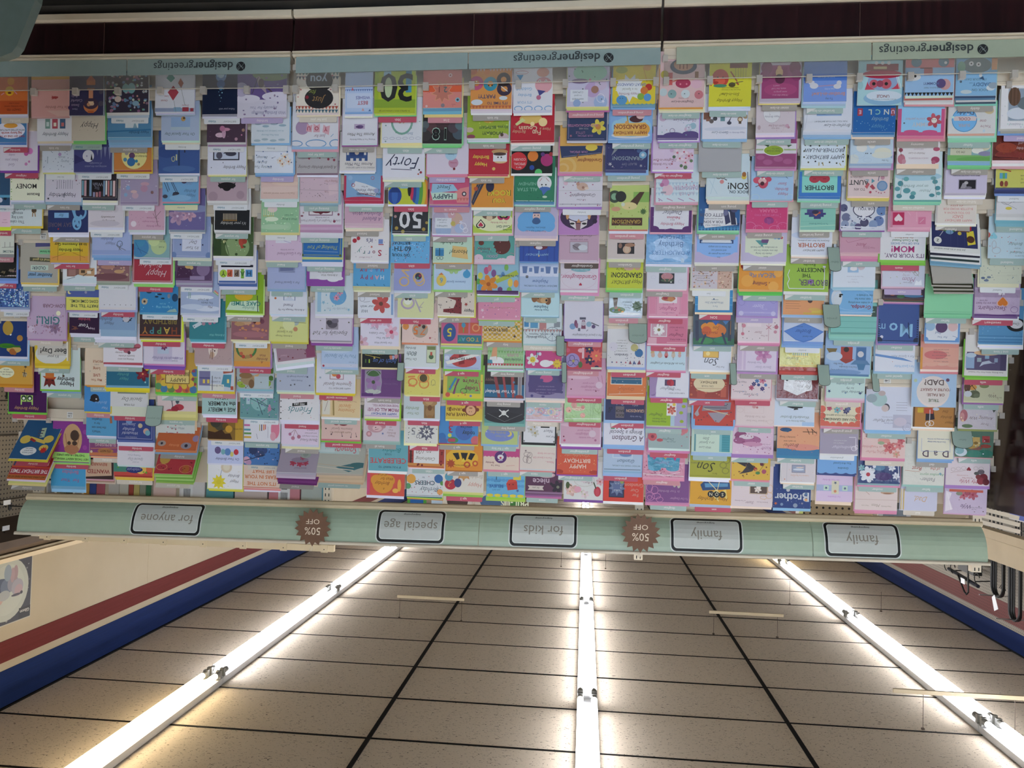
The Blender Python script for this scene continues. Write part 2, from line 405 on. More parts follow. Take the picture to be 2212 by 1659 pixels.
for x0, x1 in ((WX0, WX0+.018), (WX1-.018, WX1)):
    mb = MB(); mb.box((x0, 2.2, ZC-.012), (x1, YF, ZC)); mb.build('wall_angle', M_TEE, ceil)
# fluorescent strips: white channel, end sockets, two 8 ft tubes each
M_COOL = mat('tube_cool', (1, 1, 1), .4, emis=(.93, .92, .95), es=TUBE)
M_WARM = mat('tube_warm', (1, 1, 1), .4, emis=(1.0, .80, .50), es=TUBE*.75)
M_SOCK = mat('socket_grey', hx('8d8d88'), .4)
JY = 5.02; FL = 8*FT
def fixture(x, y0, warm, label, lit=1.0):
    t = tag(empty('strip_light', (x, y0, ZC)), label, 'ceiling light', 'fluorescent strips in rows on the ceiling')
    mb = MB(); L = FL-.006
    mb.mesh([(-.055, 0, -.003), (.055, 0, -.003), (.062, 0, -.050), (.022, 0, -.058), (-.022, 0, -.058), (-.062, 0, -.050),
             (-.055, L, -.003), (.055, L, -.003), (.062, L, -.050), (.022, L, -.058), (-.022, L, -.058), (-.062, L, -.050)],
            [(0, 1, 7, 6), (1, 2, 8, 7), (2, 3, 9, 8), (3, 4, 10, 9), (4, 5, 11, 10), (5, 0, 6, 11), (5, 4, 3, 2, 1, 0), (6, 7, 8, 9, 10, 11)])
    mb.build('channel', M_WHITE, t)
    for s in (-1, 1):
        mb = MB(); mb.tube([(s*.043, .075, -.081), (s*.043, L-.075, -.081)], .0185, n=12); mb.build('tube', M_WARM if warm else M_COOL, t, smooth=False)
        for yy, d in ((.012, 1), (L-.012, -1)):
            mb = MB(); mb.box((s*.043-.016, min(yy, yy+d*.022), -.103), (s*.043+.016, max(yy, yy+d*.022), -.05)); mb.tube([(s*.043, yy+d*.022, -.081), (s*.043, yy+d*.064, -.081)], .019, n=10)
            mb.build('socket', M_SOCK, t)
    return t
ordinal = {0: 'first', 1: 'second', 2: 'third', 3: 'fourth', 4: 'fifth', 5: 'sixth', 6: 'seventh'}
for nm, x in (('along the poster wall', 2.38), ('in the middle row', -.06), ('along the pegboard wall', -2.46)):
    for k in range(-3, 5):
        y0 = JY+FL*k
        if y0+FL > YF or y0 < YB: continue
        warm = (x > 2 and k == -1) or (x < -2 and k == 2)
        lab = ('warm yellow' if warm else 'cool white')+' twin tube strip light '+nm+', '
        lab += (ordinal[k+1]+' beyond the rack') if k >= -1 else ordinal[-2-k]+' on the near side'
        if k < -1 and x > 2: continue                # the poster wall row ends above the rack
        fixture(x, y0, warm, lab)
# thin aisle sign rods hanging on wires
def sign_rod(xa, xb, y, z, wires, label, ztop=ZC):
    t = tag(empty('sign_rod', ((xa+xb)/2, y, z)), label, 'sign holder', 'empty sign rods on the ceiling')
    if xb > xa+.02:
        mb = MB(); mb.box((xa-(xa+xb)/2, -.008, -.012), (xb-(xa+xb)/2, .008, .012)); mb.build('rod', M_OCHRE, t)
    for wx in wires:
        mb = MB(); mb.tube([(wx-(xa+xb)/2, 0, .01), (wx-(xa+xb)/2, 0, ztop-z-.004)], .0018, n=5); mb.box((wx-(xa+xb)/2-.008, -.008, ztop-z-.014), (wx-(xa+xb)/2+.008, .008, ztop-z-.004))
        mb.build('wire', M_BROWN, t)
sign_rod(1.0, 1.59, 6.8, 1.69+H0, (1.02, 1.567), 'cream sign rod hanging between the middle strips and the poster wall strips')
sign_rod(-.322, .275, 9.34, 1.69+H0, (-.289, .232), 'cream sign rod crossing just under the middle strip lights')
sign_rod(-1.70, -1.09, 6.82, 1.692+H0, (-1.653, -1.129), 'cream sign rod between the middle strips and the pegboard wall strips')
sign_rod(-2.66, -1.90, 5.0, 1.656+H0, (-2.075, -2.60), 'nearest long cream sign rod crossing under the pegboard wall strips')
sign_rod(-2.065, -2.05, 8.02, 1.634+H0, (-2.057,), 'single hanging wire beside the pegboard wall strips')
sign_rod(-2.895, -2.88, 7.92, 1.68+H0, (-2.887,), 'single hanging wire between strips and blue band')

# ---------------------------------------------------------------- the greeting card rack: three 4 ft sections
Y0, DY, PITCH_Z = 2.53, .0275, .0935
XS = (2.222, 1.003, -.2165, -1.4385)                 # section ends
def dz(x):                                           # the rack stands slightly out of level
    return 0 if x > 1 else (-.0117*(1-x) if x > -.22 else -.0143-.009*(-.22-x))
def lev(x, y, z): return (x, y, z+dz(x)+H0)
NAMES = ('poster wall end', 'middle', 'pegboard wall end')
LOGO_X = ((.82+.33, 1.62), (-.06, .42), (-1.16, -.7))
def rowz(r): return -.975+PITCH_Z*r
M_TAG = printed('shelf_label', .5, .3)
empties = {0: (8, 12), 1: (5, 7, 11, 12), 2: (9,), 14: (7,), 15: (3, 8), 21: (10,), 23: (0,)}
racks = []
for s in range(3):
    xa, xb = XS[s+1]+.004, XS[s]-.004
    t = tag(empty('card_rack', up((xa+xb)/2, 2.75, -H0)), 'cream greeting card rack section with stepped tiers, '+NAMES[s], 'card rack', 'card rack sections side by side')
    racks.append(t); off = Vector(t.location)
    def put(mb, name, m, par=None, smooth=False):
        return mb.build(name, m, par or t, fn=lambda x, y, z: Vector(lev(x, y, z))-off, smooth=smooth)
    mb = MB(); mb.box((xa, 2.516, -1.280), (xb, 2.53, -1.163)); put(mb, 'kick_panel', M_WOOD)
    xm = (xa+xb)/2+(.06 if s == 0 else 0)
    mb = MB(); mb.box((xm-.0008, 2.5145, -1.278), (xm+.0008, 2.517, -1.165)); put(mb, 'panel_joint', mat('worn_joint', hx('5a4038'), .5))
    mb = MB(); mb.prism([(2.508, -1.277), (2.500, -1.281), (2.498, -1.299), (2.504, -1.303), (2.53, -1.303), (2.53, -1.277)], xa, xb); put(mb, 'floor_rail', M_CREAM)
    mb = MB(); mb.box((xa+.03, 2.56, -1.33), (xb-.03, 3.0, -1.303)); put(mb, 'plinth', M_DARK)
    mb = MB(); mb.prism([(2.508, -1.163), (2.500, -1.160), (2.500, -1.156), (2.508, -1.154), (2.53, -1.154), (2.53, -1.163)], xa, xb); put(mb, 'deck_edge', M_CREAM)
    mb = MB(); mb.prism([(2.510, -1.153), (2.503, -1.151), (2.503, -1.146), (2.510, -1.143), (2.56, -1.143), (2.56, -1.153)], xa, xb); put(mb, 'deck_edge', M_CREAM)
    mb = MB(); mb.box((xa, 2.53, -1.163), (xb, 3.0, -1.154)); put(mb, 'deck', M_CREAM)
    # inclined back panel and stepped tiers
    yb, yt, zb, zt_ = 2.585, 2.985, -1.15, .335
    mb = MB(); mb.prism([(yb, zb), (yb+.012, zb), (yt+.012, zt_), (yt, zt_)], xa+.004, xb-.004); put(mb, 'back_panel', M_LIP)
    for r in range(15):
        y = Y0+DY*r-.0135; z0 = rowz(r)-.180
        mb = MB(); mb.prism([(y, z0+.046), (y-.0012, z0+.044), (y-.0012, z0+.036), (y, z0+.034), (y, z0), (y+.034, z0), (y+.034, z0+.003), (y+.003, z0+.003), (y+.003, z0+.046)], xa+.004, xb-.004); put(mb, 'tier_lip', M_LIP)
    for c_ in range(9):
        x = xb+.004-(xb-xa+.008)*c_/8; x = min(max(x, xa+.008), xb-.008)
        for r in range(0, 15):
            y = Y0+DY*r-.0135; z0 = rowz(r)-.180
            mb = MB(); mb.box((x-.008, y-.006, z0+.035), (x+.008, y+.004, z0+.055)); put(mb, 'lip_clip', M_FROST)
    # clear lip in front of the lowest row, with its clips
    mb = MB(); mb.box((xa+.004, 2.511, -1.10), (xb-.004, 2.5125, -1.041)); put(mb, 'clear_lip', M_CLEAR)
    mb = MB(); mb.box((xa+.004, 2.5105, -1.0425), (xb-.004, 2.5135, -1.0405)); put(mb, 'lip_edge', mat('clear_edge', hx('c9c2b4'), .2))
    for c_ in range(9):
        x = min(max(xb+.004-(xb-xa+.008)*c_/8, xa+.012), xb-.012)
        mb = MB(); mb.box((x-.009, 2.505, -1.047), (x+.009, 2.52, -1.024)); put(mb, 'lip_clip', M_FROST)
    # printed strip with the name of the card line
    ms = M_STRIP2 if s == 2 else M_STRIP
    cut = {0: 1.58, 1: .407, 2: -.862}[s]
    for (x0, x1) in ((cut+.002, xb-(.0 if s < 1 else .012)-(.03 if s == 2 else 0)), (xa, cut-.002)):
        mb = MB(); mb.box((x0, 2.506, -1.142), (x1, 2.509, -1.088)); strip = put(mb, 'name_strip', ms)
    lx = {0: 1.177, 1: -.048, 2: -1.19}[s]            # centre of the round mark; the strip in view is read from the other end
    mb = MB(); zc = -1.113
    ring = [(lx+.0158*math.cos(2*PI*i/24), zc+.0158*math.sin(2*PI*i/24)) for i in range(24)]
    mb.face([(a, 2.5050, b) for a, b in ring], hx('26292c'))
    for q0 in (-.0045, .0005, .005):
        pts = [(lx-.0105+k*.0021, zc+q0*.9+.006*math.sin(k*.75+q0*300)) for k in range(11)]
        for k in range(10):
            (a, b), (c, d) = pts[k], pts[k+1]
            mb.face([(a, 2.5046, b-.0006), (c, 2.5046, d-.0006), (c, 2.5046, d+.0006), (a, 2.5046, b+.0006)], hx('b6c4c2'))
    put(mb, 'round_mark', M_PRINT, None)
    mb = MB(); a = lx+.026
    for wd_, st_, xs_ in (('designer', 'b', 1.05), ('greetings', 'n', 1.0)):
        vv, ff, tw = letters(wd_, st_, 0, xs_); sz = .0390
        mb.mesh([(a+px*sz+tw*sz/2, 2.5049, zc-.002+py*sz) for px, py in vv], ff, hx('3b4244')); a += tw*sz+.001
    put(mb, 'lettering', M_PRINT)
    # slotted uprights behind
    for x in ((XS[s], XS[s+1]) if s == 2 else (XS[s],)):
        mb = MB(); mb.box((x-.016, 3.03, -1.3), (x+.016, 3.06, .585)); p = put(mb, 'slotted_upright', M_CREAM)
        mb = MB()
        for k in range(30):
            for d in (-.007, .007): mb.box((x+d-.0018, 3.0295, .58-k*.0254-.012), (x+d+.0018, 3.031, .58-k*.0254), hx('17130f'))
        sl = put(mb, 'slot', M_PRINT); sl.parent = p
    # price labels on the tiers left empty
    for col in range(8*s, 8*s+8):
        for r in empties.get(col, ()):
            if r > 13: continue
            x = XS[s]-(XS[s]-XS[s+1])*((col % 8)+.5)/8*1.0+.02-(.03 if s == 0 else 0); y = Y0+DY*(r+1)-.0152; z = rowz(r+1)-.158
            mb = MB(); mb.face([(x-.012, y, z-.012), (x+.012, y, z-.012), (x+.012, y, z+.012), (x-.012, y, z+.012)], hx('e4e2de'))
            for k in range(9): mb.face([(x-.009+k*.002, y-.0002, z-.009), (x-.008+k*.002, y-.0002, z-.009), (x-.008+k*.002, y-.0002, z-.003), (x-.009+k*.002, y-.0002, z-.003)], hx('3a3a3a'))
            vv, ff, tw = letters('2-%d' % (81+(col*7+r*3) % 17), 'b'); mb.mesh([(x+px*.009, y-.0002, z+.003+py*.009) for px, py in vv], ff, hx('333'))
            mb.face([(x-.008, y-.0002, z+.0085), (x+.008, y-.0002, z+.0085), (x+.008, y-.0002, z+.0092), (x-.008, y-.0002, z+.0092)], hx('333'))
            put(mb, 'price_label', M_TAG)
# dark wooden side panel closing the pegboard wall end of the rack
mb = MB(); mb.box((-.012, -.32, 0), (.012, .32, 1.655))
e_ = mb.build('end_panel', M_WOOD, loc=(-1.472, 2.86, 0)); tag(e_, 'tall dark cherry end panel closing the pegboard side of the card rack', 'end panel')

# ---------------------------------------------------------------- header sign over the rack
HX0, HX1 = 2.235, -1.452
PROF = [(2.996, .432), (2.982, .442), (2.970, .454), (2.960, .468), (2.953, .483), (2.948, .499), (2.945, .516), (2.942, .533), (2.941, .551)]
def hsurf(x, t, lift=0.0):
    k = min(int(t*8), 7); f = t*8-k; (y0, z0), (y1, z1) = PROF[k], PROF[k+1]
    y, z = y0+(y1-y0)*f, z0+(z1-z0)*f; dy, dz_ = y1-y0, z1-z0; L = math.hypot(dy, dz_)
    y += -dz_/L*lift; z += dy/L*lift
    return (x, y+.0095*(HX0-x), z-.0108*(HX0-x)+H0)
hd = tag(empty('header_sign', hsurf(.39, .5)), 'long curved mint header sign over the card rack', 'sign'); hoff = Vector(hd.location)
def bands(mb):
    """cut faces drawn on the curved board at every eighth of its height so that they follow the curve"""
    V, Fs, Cs = mb.v, mb.f, mb.c; mb.v, mb.f, mb.c = [], [], []
    for f, c in zip(Fs, Cs):
        poly = [V[i] for i in f]; t0 = min(p[1] for p in poly); t1 = max(p[1] for p in poly)
        for k in range(int(t0*8+1e-6), int(math.ceil(t1*8-1e-6))):
            q = poly
            for lim, sg in ((k/8, 1), ((k+1)/8, -1)):
                out = []
                for i, p in enumerate(q):
                    r = q[(i+1) % len(q)]; dp = (p[1]-lim)*sg; dr = (r[1]-lim)*sg
                    if dp >= 0: out.append(p)
                    if dp*dr < 0: t = dp/(dp-dr); out.append(tuple(a+(b-a)*t for a, b in zip(p, r)))
                q = out
                if len(q) < 3: break
            if len(q) >= 3: mb.face(q, c)
def hput(mb, name, m, fn=hsurf, par=None, smooth=False):
    if fn is hsurf and name in ('plate_border', 'lettering', 'category_plate'): bands(mb)
    o = mb.build(name, m, hd, fn=lambda *p: Vector(fn(*p))-hoff, smooth=smooth)
    if par is not None: o.parent = par
    return o
seams = [HX0, .388, -.2185, -.842, HX1]
for a, b in zip(seams[:-1], seams[1:]):
    mb = MB(); n = 8
    for i in range(n):
        t0, t1 = i/n, (i+1)/n
        mb.face([(b+.001, t0, 0), (a-.001, t0, 0), (a-.001, t1, 0), (b+.001, t1, 0)], hx('9fb8a8'))
        mb.face([(b+.001, t1, -.006), (a-.001, t1, -.006), (a-.001, t0, -.006), (b+.001, t0, -.006)], hx('9fb8a8'))
    hput(mb, 'header_panel', M_MINT, smooth=True)
def hl(x, y, z): return (x, y+.0095*(HX0-x), z-.0108*(HX0-x)+H0)
mb = MB(); mb.prism([(2.936, .551), (2.932, .555), (2.932, .563), (2.95, .566), (3.02, .566), (3.02, .551)], HX1-.004, HX0+.004); hput(mb, 'top_trim', M_CREAM, hl)
mb = MB(); mb.prism([(2.994, .416), (2.990, .42), (2.990, .428), (2.994, .433), (3.012, .433), (3.03, .418), (3.03, .408), (3.0, .408)], HX1-.004, HX0+.004); hput(mb, 'bottom_trim', M_OCHRE, hl)
mb = MB(); mb.box((.386, 0, .0006), (.3895, 1, .0012)); hput(mb, 'seam_strip', M_OCHRE, lambda x, t, l: hsurf(x, t, l))
mb = MB(); mb.box((-.8428, 0, .0002), (-.8412, 1, .0006)); hput(mb, 'seam_strip', mat('seam_line', hx('5b6a60'), .6), lambda x, t, l: hsurf(x, t, l))
M_SIGN = mottled('satin_silver_board', hx('c6cac4'), hx('c2c7c0'), 30, .28)
def rrect(x0, x1, t0, t1, rx, rt, n=5):
    pts = []
    for cx, ct, a0 in ((x1-rx, t1-rt, 0), (x0+rx, t1-rt, 90), (x0+rx, t0+rt, 180), (x1-rx, t0+rt, 270)):
        for k in range(n+1):
            a = math.radians(a0+90*k/n); pts.append((cx+rx*math.cos(a), ct+rt*math.sin(a)))
    return pts
def ringm(mb, A, B, lift, col):
    n = len(A)
    for i in range(n):
        j = (i+1) % n; mb.face([(A[i][0], A[i][1], lift), (A[j][0], A[j][1], lift), (B[j][0], B[j][1], lift), (B[i][0], B[i][1], lift)], col)
for x0, x1, words in ((1.482, 1.762, 'for anyone'), (.522, .78, 'special age'), (.019, .27, 'for kids'), (-.589, -.331, 'family'), (-1.149, -.887, 'family')):
    q = MB(); n = 8
    for i in range(n):
        t0, t1 = .05+.90*i/n, .05+.90*(i+1)/n
        q.face([(x0+.005, t0, .001), (x1-.005, t0, .001), (x1-.005, t1, .001), (x0+.005, t1, .001)], hx('c4c8c2'))
    plate = hput(q, 'category_plate', M_SIGN, smooth=True)
    q = MB()
    ringm(q, rrect(x0-.004, x1+.004, .0, 1.0, .021, .16), rrect(x0, x1, .03, .97, .018, .14), .0014, hx('d8ded8'))
    ringm(q, rrect(x0, x1, .03, .97, .018, .14), rrect(x0+.009, x1-.009, .10, .90, .012, .10), .0016, hx('0c0c0c'))
    ringm(q, rrect(x0+.009, x1-.009, .10, .90, .012, .10), rrect(x0+.012, x1-.012, .125, .875, .010, .09), .0016, hx('d8ded8'))
    fr = hput(q, 'plate_border', M_PRINT); fr.parent = plate
    q = MB(); vv, ff, tw = letters(words, 'n', 0, 1.0); sz = .049
    q.mesh([((x0+x1)/2+px*sz, .53+py*sz/.13, .0017) for px, py in vv], ff, hx('8b8578'))
    vv, ff, tw = letters('designergreetings', 'b'); q.mesh([((x0+x1)/2+px*.0095, .175+py*.0095/.13, .0017) for px, py in vv], ff, hx('55564f'))
    le = hput(q, 'lettering', M_PRINT); le.parent = plate
# brown starburst badges
for cx, zc_, lab in ((1.018, .482, 'brown starburst badge 50% OFF between for anyone and special age'), (-.215, .452, 'brown starburst badge 50% OFF between for kids and family')):
    t = tag(empty('discount_badge', up(cx, 2.918, zc_)), lab, 'badge', 'brown 50% OFF starbursts'); n = 17; r0, r1 = .072, .056
    pts = [((r0 if i % 2 == 0 else r1)*math.sin(PI*i/n), (r0 if i % 2 == 0 else r1)*math.cos(PI*i/n)) for i in range(2*n)]
    q = MB()
    for i in range(2*n):
        (a, b), (c, d) = pts[i], pts[(i+1) % (2*n)]
        q.face([(0, 0, 0), (c, 0, d), (a, 0, b)], (1, 1, 1)); q.face([(0, .0015, 0), (a, .0015, b), (c, .0015, d)], (1, 1, 1)); q.face([(a, 0, b), (c, 0, d), (c, .0015, d), (a, .0015, b)], (1, 1, 1))
    q.build('star_card', M_BADGE, t)
    q = MB()
    line_of_text(q, '50%', 0, .014, .040, -.0008, hx('ead9c0'), 'n', 0, .95); line_of_text(q, 'OFF', 0, -.022, .027, -.0008, hx('ead9c0'), 'n', 0, 1.15)
    q.build('lettering', M_PRINT, t)
    q = MB(); q.tube([(0, .004, .06), (0, .004, .085), (.005, .002, .09), (.008, -.002, .085), (.006, -.004, .078)], .0014, n=6); q.build('hook', M_CREAM, t)
# cream rail with square clips above the header, poster wall end
t = tag(empty('clip_rail', up(1.57, 3.0, .575)), 'cream rail with square clips on top of the header sign', 'rail')
mb = MB(); mb.box((-.61, 0, -.012), (.61, .02, .013)); mb.build('rail', M_OCHRE, t)
for k in range(8):
    x = .575-k*.164
    mb = MB(); mb.box((x-.0135, -.004, -.014), (x+.0135, 0, .016)); cl = mb.build('clip', M_OCHRE, t)
    mb = MB(); mb.tube([(x, -.0045, .004), (x, -.0035, .004)], .0022, n=8); o = mb.build('rivet', M_DARK, cl)

# ---------------------------------------------------------------- things seen through the gap under the header
def book(x0, x1, z0, z1, y, cover, spine, lab, label_at=None, gloss=M_PRINT):
    t = tag(empty('photo_album', up((x0+x1)/2, y, z0)), lab, 'album', 'albums on the shelf behind the rack')
    w_, h_ = x1-x0, z1-z0
    mb = MB(); mb.box((-w_/2+.001, 0, .002), (w_/2-.001, .06, h_), hx('ddd6c8')); mb.build('pages', M_PRINT, t)
    mb = MB(); mb.box((-w_/2, -.003, 0), (w_/2, 0, h_+.003), hx(cover)); mb.box((-w_/2, .06, 0), (w_/2, .063, h_+.003), hx(cover)); mb.build('cover', gloss, t)
    if spine: mb = MB(); mb.box((-w_/2-.003, -.003, 0), (-w_/2, .063, h_+.003), hx(spine)); mb.build('spine', M_PRINT, t)
    if label_at is not None:
        x = label_at
        mb = MB(); mb.face([(x-.024, -.0035, h_*.42), (x+.024, -.0035, h_*.42), (x+.024, -.0035, h_*.95), (x-.024, -.0035, h_*.95)], hx('e6e6e6'))
        for k in range(14):
            a = x-.015+k*.0022; mb.face([(a, -.0038, h_*.6), (a+(.0013 if k % 3 else .0007), -.0038, h_*.6), (a+(.0013 if k % 3 else .0007), -.0038, h_*.86), (a, -.0038, h_*.86)], hx('222'))
        mb.face([(x-.012, -.0038, h_*.5), (x+.012, -.0038, h_*.5), (x+.012, -.0038, h_*.54), (x-.012, -.0038, h_*.54)], hx('555')); mb.build('barcode_label', M_PRINT, t)
mb = MB(); mb.box((-.62, -.02, -.012), (.62, .14, 0)); sh = mb.build('rear_shelf', M_CREAM, loc=up(1.61, 3.075, .255)); tag(sh, 'cream shelf of albums behind the top of the card rack', 'shelf')
AL = [(2.165, 2.245, '98917a', None, 'olive album with barcode label at the wall end', -.01), (2.135, 2.16, '6d6c58', None, 'narrow grey green album spine beside the olive album', None),
      (2.10, 2.132, '4d4a3c', None, 'dark olive album spine, third from the wall end', None), (2.055, 2.097, 'a83848', None, 'red album spine with barcode label', .0), (2.03, 2.053, 'd8a050', None, 'orange album spine next to the blue one', None),
      (2.00, 2.028, '3a5098', None, 'blue album spine next to the pink pair', None), (1.962, 1.998, 'b05a6c', None, 'rose pink album spine', None), (1.90, 1.945, 'b8b0a8', None, 'grey linen album between pink spine and red spine', None),
      (1.86, 1.898, 'c2bcae', None, 'pale stone coloured album spine', None), (1.838, 1.858, '9a4438', None, 'thin brick red album spine', None), (1.812, 1.836, 'b8a868', None, 'thin mustard yellow album spine', None), (1.785, 1.81, '8d9180', None, 'thin sage green album spine', None), (1.762, 1.783, '2e6a48', None, 'thin bottle green album spine', None),
      (1.655, 1.752, 'd8bcb4', None, 'blush album beside the white barcode album', None), (1.535, 1.64, 'dcd8d8', 'c8c4c4', 'white album with large barcode', .02), (1.412, 1.526, '5a9aa0', '2e5a60', 'teal glitter album with label', None),
      (1.27, 1.405, 'd0c0bc', '8a7a78', 'pearl album between teal and pink albums', None), (1.135, 1.262, 'd08a94', 'a86870', 'shiny pink album with a white label', .0), (1.042, 1.128, 'b8c0b8', '4a8ca0', 'album fading from pink to green beside the upright', None)]
for x0, x1, c_, sp, lab, la in AL: book(x0, x1, .257, .452, 3.085, c_, sp, lab, la)
def panel_thing(name, x0, x1, z0, z1, y, cols, label, cat, words=None, wc='fff', group=None):
    t = tag(empty(name, up((x0+x1)/2, y, z0)), label, cat, group); w_, h_ = x1-x0, z1-z0
    mb = MB(); mb.box((-w_/2, 0, 0), (w_/2, .008, h_), hx(cols[0])); mb.build('board', M_PRINT, t)
    if len(cols) > 1:
        mb = MB(); mb.face([(p[0]*w_*.5, -.0006, h_*(.2+.3*p[1])) for p in [(math.cos(2*PI*i/20)*.7, 1+math.sin(2*PI*i/20)) for i in range(20)]], hx(cols[1])); mb.build('picture', M_PRINT, t)
    if words:
        mb = MB(); line_of_text(mb, words, 0, h_*.5, h_*.34, -.001, hx(wc), 'b'); mb.build('lettering', M_PRINT, t)
    return t
rg = tag(empty('far_gondola', (.3, 5.06, 0)), 'cream gondola in the next aisle carrying the store signs', 'gondola')
mb = MB(); mb.box((-1.85, -.14, .535+H0-.02), (.95, .20, .539+H0)); mb.build('top_shelf', M_CREAM, rg)
mb = MB(); mb.box((-1.82, -.02, 0), (.92, .04, .52+H0)); mb.build('centre_panel', M_CREAM, rg)
mb = MB(); mb.box((-1.82, -.16, 0), (.92, .20, .15)); mb.build('base', M_CREAM, rg)
panel_thing('store_sign', 1.0, 1.124, .54, .72, 5.0, ['4c9a3c', '1d5fa8'], 'green store sign with blue oval far behind the gap', 'sign')
panel_thing('store_sign', .90, .97, .54, .72, 5.02, ['b8d0e8'], 'small pale blue store sign beside the green oval sign', 'sign')
panel_thing('store_sign', .70, .895, .54, .70, 5.0, ['c8c4bc', '4a3c38'], 'cream store sign with brown round mark', 'sign')
panel_thing('store_sign', .47, .69, .54, .70, 5.04, ['c9c6b8', '4a6890'], 'cream store sign with blue round picture', 'sign')
panel_thing('store_sign', .395, .462, .54, .70, 5.0, ['3f7a3c'], 'dark green store sign lettered PRIL/US', 'sign', 'PRIL/US', 'dfe8d0')
panel_thing('store_sign', -1.42, -1.31, .54, .70, 5.0, ['dcd8d0', 'b8c070'], 'white flower picture behind the family end of the gap', 'picture')
mb = MB(); mb.box((-.46, -.04, -.014), (.46, .14, 0)); o = mb.build('rear_shelf', M_CREAM, loc=up(-1.30, 3.28, .25)); tag(o, 'cream shelf behind the family end of the rack', 'shelf')
mb = MB(); mb.box((-.10, 0, -.15), (.10, .006, .15)); o = mb.build('peg_panel', M_PEGX, loc=up(-1.0, 3.32, .40)); tag(o, 'small tan pegboard panel behind the family header', 'pegboard')
mb = MB(); mb.box((-.05, 0, -.15), (.05, .03, .15)); o = mb.build('cream_upright', M_OCHRE, loc=up(-1.13, 3.34, .40)); tag(o, 'tan post beside the small pegboard panel', 'post')
fr = tag(empty('picture_frame', up(-1.25, 3.3, .25)), 'white framed landscape picture seen under the family header', 'picture')
mb = MB(); mb.box((-.062, 0, 0), (.062, .015, .205), hx('d4d8e0')); mb.build('frame', M_PRINT, fr)
mb = MB(); mb.box((-.045, -.001, .08), (.045, 0, .168), hx('8a98a8')); mb.box((-.045, -.0012, .08), (.045, -.001, .12), hx('5a6060')); mb.build('picture', M_PRINT, fr)
mb = MB(); mb.box((-.13, 0, 0), (.13, .012, .21)); o = mb.build('white_board', M_WALL, loc=up(-1.44, 3.36, .25)); tag(o, 'plain pale board behind the pegboard end of the gap', 'board')
for k in range(6):
    mb = MB(); mb.box((-.10, 0, -.008), (.10, .02, .008)); o = mb.build('tray_lid', M_LIP, loc=up(-1.60, 3.26-.004*k, .283+.026*k)); o.rotation_euler = (0, .22, 0)
    tag(o, ('lowest', 'second lowest', 'third lowest', 'third highest', 'second highest', 'topmost')[k]+' of the slanted cream trays behind the last upright', 'tray', 'slanted cream trays')
